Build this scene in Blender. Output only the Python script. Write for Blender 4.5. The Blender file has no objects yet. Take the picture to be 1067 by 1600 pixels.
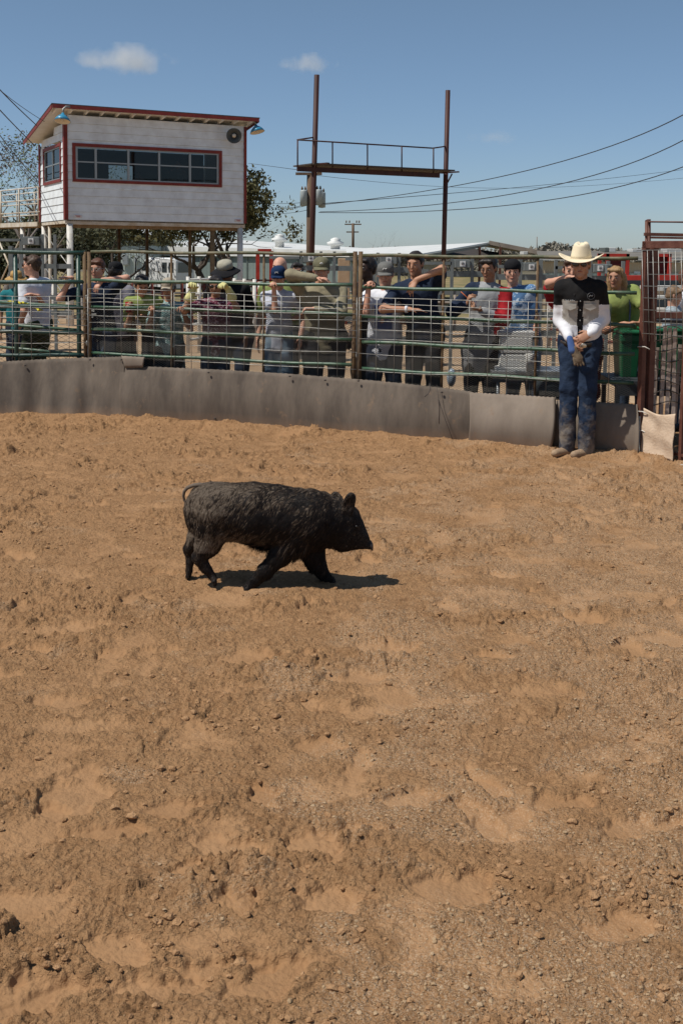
import bpy, math, random
import numpy as np
from mathutils import Vector, Matrix

# ------------------------------------------------------------------ camera, sky, sun, exposure
scn = bpy.context.scene
COL = scn.collection
F_PX, CX, CY = 1700.0, 533.5, 543.0          # focal length / optical axis in photograph pixels (1067 x 1600)
PITCH, ROLL, CAM_H = math.radians(4.9), 0.010, 1.80
cam_d = bpy.data.cameras.new('camera'); cam = bpy.data.objects.new('camera', cam_d); COL.objects.link(cam)
Fw = np.array([0, math.cos(PITCH), -math.sin(PITCH)]); U0 = np.array([0, math.sin(PITCH), math.cos(PITCH)]); R0 = np.array([1., 0, 0])
Rt = math.cos(ROLL)*R0 + math.sin(ROLL)*U0; Up = -math.sin(ROLL)*R0 + math.cos(ROLL)*U0
cam.matrix_world = Matrix(((Rt[0], Up[0], -Fw[0], 0), (Rt[1], Up[1], -Fw[1], 0), (Rt[2], Up[2], -Fw[2], CAM_H), (0, 0, 0, 1)))
cam_d.sensor_fit = 'VERTICAL'; cam_d.sensor_height = 24.0; cam_d.lens = F_PX/1600*24.0
cam_d.shift_y = -(800-CY)/1600.0
cam_d.clip_start = 0.05; cam_d.clip_end = 9000
scn.camera = cam
scn.render.resolution_x = 682; scn.render.resolution_y = 1024

SUN_EL = math.radians(59); SUN_H = np.array([-0.92, -0.38]); SUN_H = SUN_H/np.linalg.norm(SUN_H)
world = bpy.data.worlds.new("World"); scn.world = world; world.use_nodes = True
nt = world.node_tree; nt.nodes.clear()
wo = nt.nodes.new('ShaderNodeOutputWorld'); bg = nt.nodes.new('ShaderNodeBackground'); sk = nt.nodes.new('ShaderNodeTexSky')
sk.sky_type = 'NISHITA'; sk.sun_disc = False; sk.sun_elevation = SUN_EL
sk.sun_rotation = math.atan2(SUN_H[0], SUN_H[1]) % (2*math.pi)
sk.altitude = 300; sk.air_density = 1.0; sk.dust_density = 0.3; sk.ozone_density = 1.2
bg.inputs['Strength'].default_value = 0.066
gm_ = nt.nodes.new('ShaderNodeNewGeometry'); sp_ = nt.nodes.new('ShaderNodeSeparateXYZ'); nt.links.new(gm_.outputs['Incoming'], sp_.inputs[0])
ab_ = nt.nodes.new('ShaderNodeMath'); ab_.operation = 'ABSOLUTE'; nt.links.new(sp_.outputs[2], ab_.inputs[0])
rp_ = nt.nodes.new('ShaderNodeValToRGB'); rp_.color_ramp.elements[0].position = 0.0; rp_.color_ramp.elements[1].position = .30      # haze paling and greying the low sky
rp_.color_ramp.elements[0].color = (.70, .86, 1.18, 1); rp_.color_ramp.elements[1].color = (.99, 1.03, 1.0, 1); nt.links.new(ab_.outputs[0], rp_.inputs[0])
mx_ = nt.nodes.new('ShaderNodeMix'); mx_.data_type = 'RGBA'; mx_.blend_type = 'MULTIPLY'; mx_.inputs[0].default_value = 1
nt.links.new(sk.outputs[0], mx_.inputs[6]); nt.links.new(rp_.outputs[0], mx_.inputs[7])
nt.links.new(mx_.outputs[2], bg.inputs[0]); nt.links.new(bg.outputs[0], wo.inputs[0])
sd = bpy.data.lights.new('sun', 'SUN'); sd.energy = 3.9; sd.angle = math.radians(0.55); sd.color = (1.0, 0.95, 0.87)
so = bpy.data.objects.new('sun', sd); COL.objects.link(so)
tosun = Vector((SUN_H[0]*math.cos(SUN_EL), SUN_H[1]*math.cos(SUN_EL), math.sin(SUN_EL)))
so.rotation_euler = tosun.to_track_quat('Z', 'Y').to_euler(); so.location = (-5, 0, 12)
scn.view_settings.view_transform = 'Standard'; scn.view_settings.look = 'None'
scn.view_settings.exposure = 0.25; scn.view_settings.gamma = 1.0; scn.view_settings.use_curve_mapping = False
scn.cycles.max_bounces = 6; scn.cycles.transparent_max_bounces = 12; scn.cycles.use_denoising = True
scn.cycles.volume_bounces = 1

# ------------------------------------------------------------------ measuring helpers
def ray(px, py):
    d = Fw + Rt*((px-CX)/F_PX) + Up*((CY-py)/F_PX)
    return d
def P(px, py, Y):                       # point at depth Y seen at a pixel of the photograph
    d = ray(px, py); return np.array([0, 0, CAM_H]) + d*(Y/d[1])
def G(px, py, z=0.0):                   # point at height z seen at a pixel
    d = ray(px, py); return np.array([0, 0, CAM_H]) + d*((z-CAM_H)/d[2])
def onplane(px, py, o, n):
    d = ray(px, py); c = np.array([0, 0, CAM_H]); return c + d*(np.dot(np.array(o)-c, n)/np.dot(d, n))
def A(*v): return np.array(v, float)
def nrm(v): v = np.array(v, float); return v/max(1e-9, np.linalg.norm(v))

# ------------------------------------------------------------------ noise
def _hash(ix, iy, iz, seed):
    h = (ix.astype(np.int64)*374761393 + iy.astype(np.int64)*668265263 + iz.astype(np.int64)*2147483647 + seed*974634777) & 0xffffffff
    h = ((h ^ (h >> 13))*1274126177) & 0xffffffff
    h = ((h ^ (h >> 16))*2246822519) & 0xffffffff
    return ((h ^ (h >> 15)) & 0xffffff).astype(np.float64)/float(0xffffff)
def vn2(x, y, seed=0):                  # gradient noise in 2D, about -1..1
    ix = np.floor(x); iy = np.floor(y); fx = x-ix; fy = y-iy
    u = fx*fx*fx*(fx*(fx*6-15)+10); v = fy*fy*fy*(fy*(fy*6-15)+10)
    z = np.zeros_like(ix)
    def g(a, b):
        t = _hash(ix+a, iy+b, z, seed)*2*math.pi
        return np.cos(t)*(fx-a) + np.sin(t)*(fy-b)
    n00, n10, n01, n11 = g(0, 0), g(1, 0), g(0, 1), g(1, 1)
    return 1.5*((n00*(1-u)+n10*u)*(1-v) + (n01*(1-u)+n11*u)*v)
def fbm2(x, y, o=4, seed=0, gain=.5):
    s = 0; a = 1; t = 0
    for i in range(o):
        s = s + a*vn2(x*2**i+7.3*i, y*2**i-3.1*i, seed+i*17); t += a; a *= gain
    return s/t
def vn3(p, seed=0):                     # value noise in 3D, -1..1
    i = np.floor(p); f = p-i; f = f*f*(3-2*f); r = 0
    for a in (0, 1):
        for b in (0, 1):
            for c in (0, 1):
                w = (f[:, 0] if a else 1-f[:, 0])*(f[:, 1] if b else 1-f[:, 1])*(f[:, 2] if c else 1-f[:, 2])
                r = r + w*_hash(i[:, 0]+a, i[:, 1]+b, i[:, 2]+c, seed)
    return r*2-1
def worley(x, y, seed=0):
    ix = np.floor(x); iy = np.floor(y); best = np.full(x.shape, 9.0); rid = np.zeros(x.shape); z = np.zeros_like(ix)
    for a in (-1, 0, 1):
        for b in (-1, 0, 1):
            jx = _hash(ix+a, iy+b, z, seed); jy = _hash(ix+a, iy+b, z+5, seed)
            d = (ix+a+jx-x)**2 + (iy+b+jy-y)**2
            m = d < best; best = np.where(m, d, best); rid = np.where(m, _hash(ix+a, iy+b, z+9, seed), rid)
    return np.sqrt(best), rid
def sstep(a, b, x): t = np.clip((x-a)/(b-a), 0, 1); return t*t*(3-2*t)

# ------------------------------------------------------------------ materials
MATS = {}
def mat(name, col, col2=None, scale=6.0, rough=.75, metal=0.0, bump=0.0, bscale=60.0, detail=4.0, spec=.35, mix=(.35, .65), stretch=(1, 1, 1), emit=None, gen=False, bdist=.01):
    if name in MATS: return MATS[name]
    m = bpy.data.materials.new(name); m.use_nodes = True; n = m.node_tree.nodes; l = m.node_tree.links
    b = n['Principled BSDF']; b.inputs['Roughness'].default_value = rough; b.inputs['Metallic'].default_value = metal
    b.inputs['Specular IOR Level'].default_value = spec
    tc = n.new('ShaderNodeTexCoord'); mp = n.new('ShaderNodeMapping'); mp.inputs['Scale'].default_value = stretch
    l.new(tc.outputs['Object'], mp.inputs[0])
    if col2 is not None:
        t = n.new('ShaderNodeTexNoise'); t.inputs['Scale'].default_value = scale; t.inputs['Detail'].default_value = detail; t.inputs['Roughness'].default_value = .6
        r = n.new('ShaderNodeValToRGB'); r.color_ramp.elements[0].position = mix[0]; r.color_ramp.elements[1].position = mix[1]
        r.color_ramp.elements[0].color = (*col, 1); r.color_ramp.elements[1].color = (*col2, 1)
        l.new(mp.outputs[0], t.inputs['Vector']); l.new(t.outputs[0], r.inputs[0]); l.new(r.outputs[0], b.inputs['Base Color'])
    else:
        b.inputs['Base Color'].default_value = (*col, 1)
    if bump > 0:
        t2 = n.new('ShaderNodeTexNoise'); t2.inputs['Scale'].default_value = bscale; t2.inputs['Detail'].default_value = 5
        bp = n.new('ShaderNodeBump'); bp.inputs['Strength'].default_value = bump; bp.inputs['Distance'].default_value = bdist
        l.new(mp.outputs[0], t2.inputs['Vector']); l.new(t2.outputs[0], bp.inputs['Height']); l.new(bp.outputs[0], b.inputs['Normal'])
    MATS[name] = m; return m

# ------------------------------------------------------------------ mesh building
def off_of(par):
    o = np.zeros(3)
    while par is not None:
        o += np.array(par.location); par = par.parent
    return o
def tag(o, label=None, cat=None, group=None, kind=None):
    if label: o['label'] = label
    if cat: o['category'] = cat
    if group: o['group'] = group
    if kind: o['kind'] = kind
    return o
def thing(name, loc, label, cat, group=None):
    o = bpy.data.objects.new(name, None); COL.objects.link(o); o.location = tuple(float(c) for c in loc); o.empty_display_size = .1
    return tag(o, label, cat, group)
def link(name, me, mats, par=None, smooth=False):
    me.name = name
    o = bpy.data.objects.new(name, me); COL.objects.link(o)
    if not isinstance(mats, (list, tuple)): mats = [mats]
    if len(me.materials) == 0:
        for m in mats: me.materials.append(m)
    if par is not None: o.parent = par
    if smooth: me.polygons.foreach_set('use_smooth', [True]*len(me.polygons))
    return o
class MB:
    def __init__(s): s.v = []; s.f = []; s.mi = []
    def add(s, vs, fs, mi=0):
        k = len(s.v); s.v.extend([tuple(map(float, p)) for p in vs]); s.f.extend([tuple(int(i)+k for i in f) for f in fs]); s.mi.extend([mi]*len(fs)); return s
    def obox(s, c, ax, hs, mi=0):        # oriented box: centre, three axes, half sizes
        c = np.array(c, float); vs = []
        for i in (-1, 1):
            for j in (-1, 1):
                for k in (-1, 1): vs.append(c + ax[0]*hs[0]*i + ax[1]*hs[1]*j + ax[2]*hs[2]*k)
        fs = [(0, 1, 3, 2), (4, 6, 7, 5), (0, 4, 5, 1), (2, 3, 7, 6), (0, 2, 6, 4), (1, 5, 7, 3)]
        if np.dot(np.cross(ax[0], ax[1]), ax[2]) < 0: fs = [f[::-1] for f in fs]
        return s.add(vs, fs, mi)
    def box(s, lo, hi, mi=0):
        lo = np.array(lo, float); hi = np.array(hi, float)
        return s.obox((lo+hi)/2, np.eye(3), np.abs(hi-lo)/2, mi)
    def beam(s, a, b, w, h, up=(0, 0, 1), mi=0):   # box between two points
        a = np.array(a, float); b = np.array(b, float); d = nrm(b-a); u = np.array(up, float)
        if abs(np.dot(d, u)) > .97: u = np.array([0, 1., 0])
        sx = nrm(np.cross(d, u)); uz = np.cross(sx, d)
        return s.obox((a+b)/2, [d, sx, uz], (np.linalg.norm(b-a)/2, w/2, h/2), mi)
    def tube(s, pts, r, n=8, caps=True, mi=0, flat=1.0):
        pts = [np.array(p, float) for p in pts]; m = len(pts)
        rs = [r]*m if np.isscalar(r) else list(r)
        prev = None; vs = []; fs = []
        for i, p in enumerate(pts):
            t = nrm(pts[min(i+1, m-1)]-pts[max(i-1, 0)])
            if prev is None:
                a = np.array([0, 0, 1.]) if abs(t[2]) < .9 else np.array([1., 0, 0]); x = nrm(np.cross(t, a))
            else: x = nrm(prev - t*np.dot(prev, t))
            y = np.cross(t, x); prev = x
            for k in range(n):
                an = 2*math.pi*k/n; vs.append(p + x*math.cos(an)*rs[i] + y*math.sin(an)*rs[i]*flat)
        for i in range(m-1):
            for k in range(n):
                k2 = (k+1) % n; fs.append((i*n+k, i*n+k2, (i+1)*n+k2, (i+1)*n+k))
        if caps: fs.append(tuple(range(n))[::-1]); fs.append(tuple(range((m-1)*n, m*n)))
        return s.add(vs, fs, mi)
    def loft(s, rings, mi=0, cap=True):            # rings: lists of equal-length point loops
        n = len(rings[0]); vs = [p for r in rings for p in r]; fs = []
        for i in range(len(rings)-1):
            for k in range(n):
                k2 = (k+1) % n; fs.append((i*n+k, i*n+k2, (i+1)*n+k2, (i+1)*n+k))
        if cap: fs.append(tuple(range(n))[::-1]); fs.append(tuple(range((len(rings)-1)*n, len(rings)*n)))
        return s.add(vs, fs, mi)
    def lathe(s, c, prof, n=16, axis=(0, 0, 1), mi=0):   # prof: (radius, height)
        ax = nrm(axis); a = np.array([0, 0, 1.]) if abs(ax[2]) < .9 else np.array([1., 0, 0]); x = nrm(np.cross(a, ax)); y = np.cross(ax, x); c = np.array(c, float)
        return s.loft([[c + ax*h + (x*math.cos(2*math.pi*k/n) + y*math.sin(2*math.pi*k/n))*max(r, 1e-4) for k in range(n)] for r, h in prof], mi)
    def ell(s, c, r, R=None, n=12, m=8, mi=0):
        c = np.array(c, float); R = np.eye(3) if R is None else np.array(R); rings = []
        for j in range(m+1):
            th = math.pi*(j/m); z = -math.cos(th); q = max(math.sin(th), 1e-3)
            rings.append([c + R @ np.array([r[0]*q*math.cos(2*math.pi*k/n), r[1]*q*math.sin(2*math.pi*k/n), r[2]*z]) for k in range(n)])
        return s.loft(rings, mi, cap=False)
    def quad(s, a, b, c, d, mi=0): return s.add([a, b, c, d], [(0, 1, 2, 3)], mi)
    def build(s, name, mats, par=None, smooth=False, bevel=0):
        me = bpy.data.meshes.new(name); o0 = off_of(par)
        v = np.array(s.v, float).reshape(-1, 3) - o0
        me.from_pydata(v.tolist(), [], s.f); me.update()
        o = link(name, me, mats, par, smooth)
        if isinstance(mats, (list, tuple)) and len(mats) > 1: me.polygons.foreach_set('material_index', s.mi)
        if bevel: bv = o.modifiers.new('b', 'BEVEL'); bv.width = bevel; bv.segments = 2; bv.limit_method = 'ANGLE'
        return o
def quadmesh(name, V, Fq, mats, par=None, mi=None, smooth=True):   # fast path for big arrays; Fq (n,4) or (n,3)
    me = bpy.data.meshes.new(name); o0 = off_of(par); V = V - o0; k = Fq.shape[1]
    me.vertices.add(len(V)); me.vertices.foreach_set('co', V.astype(np.float32).ravel())
    me.loops.add(Fq.size); me.loops.foreach_set('vertex_index', Fq.astype(np.int32).ravel())
    me.polygons.add(len(Fq)); me.polygons.foreach_set('loop_start', np.arange(0, Fq.size, k, dtype=np.int32))
    me.polygons.foreach_set('loop_total', np.full(len(Fq), k, dtype=np.int32))
    o = link(name, me, mats, par)
    if mi is not None: me.polygons.foreach_set('material_index', mi.astype(np.int32))
    me.polygons.foreach_set('use_smooth', np.full(len(Fq), smooth)); me.update(calc_edges=True); me.validate()
    return o

# ------------------------------------------------------------------ blended solids (for bodies): distance field -> one continuous surface
class Vox:
    def __init__(s, lo, hi, h):
        s.lo = np.array(lo, float); s.h = h; s.n = np.ceil((np.array(hi, float)-s.lo)/h).astype(int)+1
        s.D = np.full(tuple(s.n), .3, np.float32)
    def _win(s, mn, mx):
        i0 = np.maximum(0, np.floor((mn-s.lo)/s.h).astype(int)); i1 = np.minimum(s.n, np.ceil((mx-s.lo)/s.h).astype(int)+1)
        if np.any(i1 <= i0): return None
        sl = tuple(slice(a, b) for a, b in zip(i0, i1))
        g = [(s.lo[k]+s.h*np.arange(i0[k], i1[k])).astype(np.float32) for k in range(3)]
        return sl, g[0][:, None, None], g[1][None, :, None], g[2][None, None, :]
    def _put(s, sl, d, k, sub=False):
        a = s.D[sl]
        if sub: d = -d; s.D[sl] = np.maximum(a, d) if k <= 0 else -s._sm(-a, -d, k)
        else: s.D[sl] = np.minimum(a, d) if k <= 0 else s._sm(a, d, k)
    def _sm(s, a, b, k):
        h = np.clip(.5+.5*(b-a)/k, 0, 1); return b*(1-h)+a*h-k*h*(1-h)
    def cone(s, a, b, ra, rb, k=.02, flat=None, sub=False):
        a = np.array(a, float); b = np.array(b, float); R = max(ra, rb); pad = R+k+3*s.h
        w = s._win(np.minimum(a, b)-pad, np.maximum(a, b)+pad)
        if w is None: return s
        sl, X, Y, Z = w; ab = b-a; L = max(1e-9, float(ab @ ab))
        px, py, pz = X-a[0], Y-a[1], Z-a[2]
        t = np.clip((px*ab[0]+py*ab[1]+pz*ab[2])/L, 0, 1)
        qx, qy, qz = px-t*ab[0], py-t*ab[1], pz-t*ab[2]
        if flat is not None:
            n = nrm(flat[0]); f = 1/flat[1]; dd = (qx*n[0]+qy*n[1]+qz*n[2])*(f-1)
            qx, qy, qz = qx+dd*n[0], qy+dd*n[1], qz+dd*n[2]
        s._put(sl, np.sqrt(qx*qx+qy*qy+qz*qz)-(ra+t*(rb-ra)), k, sub); return s
    def ell(s, c, r, R=None, k=.02, sub=False):
        c = np.array(c, float); r = np.array(r, float); pad = r.max()+k+3*s.h; R = np.eye(3) if R is None else np.array(R)
        w = s._win(c-pad, c+pad)
        if w is None: return s
        sl, X, Y, Z = w; px, py, pz = X-c[0], Y-c[1], Z-c[2]
        u = [(px*R[0, i]+py*R[1, i]+pz*R[2, i])/r[i] for i in range(3)]
        q = np.sqrt(u[0]**2+u[1]**2+u[2]**2); s._put(sl, (q-1)*float(r.min())*.5+(q-1)*float(np.median(r))*.5, k, sub); return s
    def cut(s, p, n):                                       # remove everything on the side n points to
        g = [(s.lo[k]+s.h*np.arange(s.n[k])).astype(np.float32) for k in range(3)]
        s.D = np.maximum(s.D, (g[0][:, None, None]-p[0])*n[0]+(g[1][None, :, None]-p[1])*n[1]+(g[2][None, None, :]-p[2])*n[2]).astype(np.float32); return s
    def mesh(s):
        D = s.D; S = D < 0; n = s.n
        c = [S[i:n[0]-1+i, j:n[1]-1+j, k:n[2]-1+k] for i in (0, 1) for j in (0, 1) for k in (0, 1)]
        al = c[0] & c[1] & c[2] & c[3] & c[4] & c[5] & c[6] & c[7]; an = c[0] | c[1] | c[2] | c[3] | c[4] | c[5] | c[6] | c[7]
        I = np.argwhere(an & ~al); idx = np.full(tuple(n-1), -1, np.int64); idx[tuple(I.T)] = np.arange(len(I))
        co = [(i, j, k) for i in (0, 1) for j in (0, 1) for k in (0, 1)]
        dv = np.stack([D[I[:, 0]+i, I[:, 1]+j, I[:, 2]+k] for i, j, k in co], 1).astype(np.float64)
        acc = np.zeros((len(I), 3)); cnt = np.zeros(len(I))
        for a in range(8):
            for b in range(a+1, 8):
                ca, cb = np.array(co[a]), np.array(co[b])
                if np.abs(ca-cb).sum() != 1: continue
                m = (dv[:, a] < 0) != (dv[:, b] < 0); den = dv[:, a]-dv[:, b]; t = np.where(m, dv[:, a]/np.where(den == 0, 1, den), 0)
                acc += m[:, None]*(ca+t[:, None]*(cb-ca)); cnt += m
        V = s.lo + s.h*(I + acc/np.maximum(cnt, 1)[:, None])
        Q = []
        for ax in range(3):
            o = [k for k in range(3) if k != ax]
            A0 = [slice(None)]*3; A1 = [slice(None)]*3; A0[ax] = slice(0, n[ax]-1); A1[ax] = slice(1, n[ax])
            for q in o: A0[q] = slice(1, n[q]-1); A1[q] = slice(1, n[q]-1)
            s0 = S[tuple(A0)]; s1 = S[tuple(A1)]; E = np.argwhere(s0 != s1); sg = s0[tuple(E.T)]
            E = E.copy(); E[:, o[0]] += 1; E[:, o[1]] += 1
            def cell(d0, d1):
                F = E.copy(); F[:, o[0]] -= d0; F[:, o[1]] -= d1; return idx[tuple(F.T)]
            q4 = np.stack([cell(1, 1), cell(0, 1), cell(0, 0), cell(1, 0)], 1)
            flip = sg if ax != 1 else ~sg
            q4 = np.where(flip[:, None], q4, q4[:, ::-1]); Q.append(q4)
        Q = np.concatenate(Q); Q = Q[(Q >= 0).all(1)]
        return V, Q
def vnormals(V, Q):
    a = V[Q[:, 2]]-V[Q[:, 0]]; b = V[Q[:, 3 if Q.shape[1] == 4 else 1]]-V[Q[:, 1 if Q.shape[1] == 4 else 0]]; fn = np.cross(a, b)
    N = np.zeros_like(V)
    for k in range(Q.shape[1]): np.add.at(N, Q[:, k], fn)
    return N/np.maximum(1e-12, np.linalg.norm(N, axis=1))[:, None]
def relax(V, Q, it=1, w=.5):
    for _ in range(it):
        acc = np.zeros_like(V); cnt = np.zeros(len(V))
        for k in range(4):
            np.add.at(acc, Q[:, k], V[Q[:, (k+1) % 4]]+V[Q[:, (k-1) % 4]]); np.add.at(cnt, Q[:, k], 2)
        V = V*(1-w) + w*acc/np.maximum(cnt, 1)[:, None]
    return V
def rotx(a): c, s = math.cos(a), math.sin(a); return np.array([[1, 0, 0], [0, c, -s], [0, s, c]])
def roty(a): c, s = math.cos(a), math.sin(a); return np.array([[c, 0, s], [0, 1, 0], [-s, 0, c]])
def rotz(a): c, s = math.cos(a), math.sin(a); return np.array([[c, -s, 0], [s, c, 0], [0, 0, 1]])
# ------------------------------------------------------------------ arena dirt
rng = np.random.default_rng(5)
def build_dirt():
    Ys = [2.15]
    while Ys[-1] < 13.3: Ys.append(Ys[-1] + min(Ys[-1]**2/(1.8*1088)*1.35, .021))
    Ys = np.array(Ys); nu = 610; us = np.linspace(-1, 1, nu)
    Y = Ys[:, None]*np.ones(nu)[None]; X = us[None]*(Ys[:, None]*.36+.36)
    x = X.ravel(); y = Y.ravel()
    base = .022*fbm2(x/1.5, y/1.5, 3, 1)+.012*vn2(x/.42, y/.42, 4)
    wx = x+.05*vn2(x/.2, y/.2, 31); wy = y+.05*vn2(x/.2, y/.2, 32)
    m = fbm2(wx/.40, wy/.34, 5, 11, .65)
    m = .30+.70*sstep(-.40, -.05, m); heavy = sstep(-.05, .35, fbm2(wx/.9, wy/.7, 4, 13, .6))
    fine = fbm2(x/.09, y/.09, 4, 21, .6)
    clod = 0
    for sc, am, sd, th in ((.12, .030, 3, .82), (.062, .020, 5, .62), (.031, .012, 8, .35), (.0165, .0075, 9, .15), (.010, .0045, 15, .1)):
        F1, rid = worley(wx/sc, wy/sc, sd); hgt = np.clip(rid-th, 0, 1)/(1-th)
        clod = clod + am*np.clip(1-(F1/.62)**2, 0, 1)**.7*hgt*((.25+.9*heavy) if sc > .03 else (.55+.5*heavy))
    crumb = 0
    for sc, am, sd in ((.020, .0058, 101), (.012, .0034, 102)):
        F1, rid = worley(wx/sc+3*vn2(x/.05, y/.05, 9)*.1, wy/sc, sd); crumb = crumb + am*np.clip(1-(F1/.7)**2, 0, 1)*(.35+.65*rid)
    ridge = crumb*(.55+.6*heavy) + (.5-np.abs(fbm2(wx/.2, wy/.2, 3, 77)))*.012 + (.35-np.abs(fbm2(wx/.075, wy/.06, 3, 79)))*.016*(.4+heavy)
    # shoe and hoof prints: flat sunk floor, soil pushed up round it
    pr = np.zeros_like(x); sup = np.ones_like(x)
    r2 = np.random.default_rng(21)
    spots = [(G(120, 1240), .3, .15, 1.5), (G(275, 1262), .16, .07, .2), (G(640, 1250), .17, .09, .2), (G(205, 1490), .16, .09, 2.6), (G(60, 1560), .2, .12, .4), (G(720, 1390), .2, .13, .3), (G(250, 1545), .17, .09, .2),
             (G(490, 1320), .2, .09, 2.4), (G(30, 1420), .2, .14, .3), (G(520, 1415), .17, .1, .1), (G(495, 1165), .16, .1, .1), (G(390, 1030), .2, .13, .1), (G(880, 1255), .14, .1, .3), (G(1030, 1000), .22, .14, .1), (G(600, 1010), .24, .12, .1),
             (G(90, 1100), .2, .1, 0), (G(560, 1060), .2, .12, .2), (G(900, 970), .3, .12, 0), (G(130, 980), .2, .1, 0), (G(340, 1510), .18, .09, .15), (G(960, 1450), .18, .1, .5), (G(1000, 1290), .22, .1, .2)]
    for i in range(120):
        yy = 2.3+9.5*r2.random(); xx = (r2.random()*2-1)*(yy*.35+.3)
        k = r2.random()
        a, b = ((.13, .052) if k < .55 else (.065, .055) if k < .85 else (.15, .07))
        spots.append((A(xx, yy, 0), a*(.85+.3*r2.random()), b*(.85+.3*r2.random()), r2.random()*3.14))
    for q_, (c, a, b, th) in enumerate(spots):
        if q_ < 22: a, b = a*.72, b*.70
        w = (np.abs(x-c[0]) < a*1.8) & (np.abs(y-c[1]) < a*1.8); ii = np.nonzero(w)[0]
        if len(ii) == 0: continue
        dx = x[ii]-c[0]+.05*vn2(x[ii]/.10, y[ii]/.10, 61+q_)+.012*vn2(x[ii]/.025, y[ii]/.025, 62); dy = y[ii]-c[1]+.05*vn2(x[ii]/.10, y[ii]/.10, 261+q_)+.012*vn2(x[ii]/.025, y[ii]/.025, 63); ct, st = math.cos(th), math.sin(th)
        p = (dx*ct+dy*st)/a; q = (-dx*st+dy*ct)/b; q = q*(1+.3*(p+.2)**2) ; rr = np.sqrt(p*p+q*q)+.20*vn2(x[ii]/.11, y[ii]/.11, 3)+.05*vn2(x[ii]/.02, y[ii]/.02, 4)
        dep = .005+.011*((c[0]*7.7+c[1]*3.1) % 1.0)
        ins = 1-sstep(.78, 1.0, rr); rim = np.exp(-((rr-1.1)/.1)**2)
        pr[ii] += -dep*ins + .3*dep*rim*(.5+.5*np.sin(2*np.arctan2(q, p)+c[0]*9)) - .45*dep*ins*p
        sup[ii] *= 1-.78*(1-sstep(.70, 1.12, rr))
    mm = m*sup; pr = np.maximum(pr, -.026)+.0*pr
    z = base + pr + mm*((1.25+.13*np.clip(y-5, 0, 6))*clod+ridge+.006*fine) + (1-mm)*(.0022*fine+.002*vn2(x/.06, y/.16, 41))+.0016*fbm2(x/.018, y/.018, 2, 43)
    # fine powder heaped along the foot of the rubber wall
    fl = fence_y(x)
    z = z + .05*np.exp(-((y-(fl-.12))/.16)**2)*(1+.5*vn2(x/.25, y/.25, 51))
    z = np.where(y > fl+.05, z*.5, z)
    z = z*sstep(14.5, 11.0, y) if False else z
    pale = sstep(-.02, .25, fbm2(wx/.5, wy/.4, 4, 91, .62)+.33*(x/(.3*y))+.03-.05*np.clip(y-7, 0, 4))
    nr = len(Ys); I = np.arange(nr*nu).reshape(nr, nu)
    Q = np.stack([I[:-1, :-1], I[:-1, 1:], I[1:, 1:], I[1:, :-1]], -1).reshape(-1, 4)
    V = np.stack([x, y, z], 1)
    m_ = bpy.data.materials.new('arena_dirt'); m_.use_nodes = True; n = m_.node_tree.nodes; l = m_.node_tree.links; b = n['Principled BSDF']
    b.inputs['Roughness'].default_value = .95; b.inputs['Specular IOR Level'].default_value = .12
    tc = n.new('ShaderNodeTexCoord')
    at = n.new('ShaderNodeAttribute'); at.attribute_name = 'rough'; ap = n.new('ShaderNodeAttribute'); ap.attribute_name = 'pale'
    def noise(sc, det=5, ro=.6):
        t = n.new('ShaderNodeTexNoise'); t.inputs['Scale'].default_value = sc; t.inputs['Detail'].default_value = det; t.inputs['Roughness'].default_value = ro
        l.new(tc.outputs['Object'], t.inputs['Vector']); return t
    def ramp(src, p0, p1, c0=(0, 0, 0), c1=(1, 1, 1)):
        r = n.new('ShaderNodeValToRGB'); r.color_ramp.elements[0].position = p0; r.color_ramp.elements[1].position = p1
        r.color_ramp.elements[0].color = (*c0, 1); r.color_ramp.elements[1].color = (*c1, 1); l.new(src, r.inputs[0]); return r
    def mixc(f, a, bb, mode='MIX'):
        x_ = n.new('ShaderNodeMix'); x_.data_type = 'RGBA'; x_.blend_type = mode
        if hasattr(f, 'links') or hasattr(f, 'node'): l.new(f, x_.inputs[0])
        else: x_.inputs[0].default_value = f
        l.new(a, x_.inputs[6]); l.new(bb, x_.inputs[7]); return x_.outputs[2]
    smooth = ramp(noise(2.2, 5).outputs[0], .35, .68, DIRT_A, DIRT_B)
    broken = ramp(noise(30, 6, .75).outputs[0], .32, .7, DIRT_C, DIRT_D)
    ms0 = n.new('ShaderNodeMath'); ms0.operation = 'MULTIPLY'; l.new(at.outputs['Fac'], ms0.inputs[0]); ms0.inputs[1].default_value = .75; c1 = mixc(ms0.outputs[0], smooth.outputs[0], broken.outputs[0])
    crumb = ramp(noise(160, 4, .7).outputs[0], .5, .62)
    mu = n.new('ShaderNodeMath'); mu.operation = 'MULTIPLY'; l.new(crumb.outputs[0], mu.inputs[0]); l.new(ap.outputs['Fac'], mu.inputs[1])
    palec = ramp(noise(12).outputs[0], .3, .7, DIRT_P, DIRT_Q)
    c2 = mixc(mu.outputs[0], c1, palec.outputs[0])
    moist = ramp(noise(8, 9, .80).outputs[0], .54, .70); mm_ = n.new('ShaderNodeMath'); mm_.operation = 'MULTIPLY'; l.new(moist.outputs[0], mm_.inputs[0]); l.new(at.outputs['Fac'], mm_.inputs[1])
    dk = n.new('ShaderNodeRGB'); dk.outputs[0].default_value = (.170, .086, .038, 1); c2 = mixc(mm_.outputs[0], c2, dk.outputs[0])
    l.new(c2, b.inputs['Base Color'])
    nz = noise(230, 6, .8); bp = n.new('ShaderNodeBump'); bp.inputs['Strength'].default_value = .55; bp.inputs['Distance'].default_value = .004
    ms = n.new('ShaderNodeMath'); ms.operation = 'MULTIPLY_ADD'; l.new(at.outputs['Fac'], ms.inputs[0]); ms.inputs[1].default_value = .62; ms.inputs[2].default_value = .16
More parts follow.
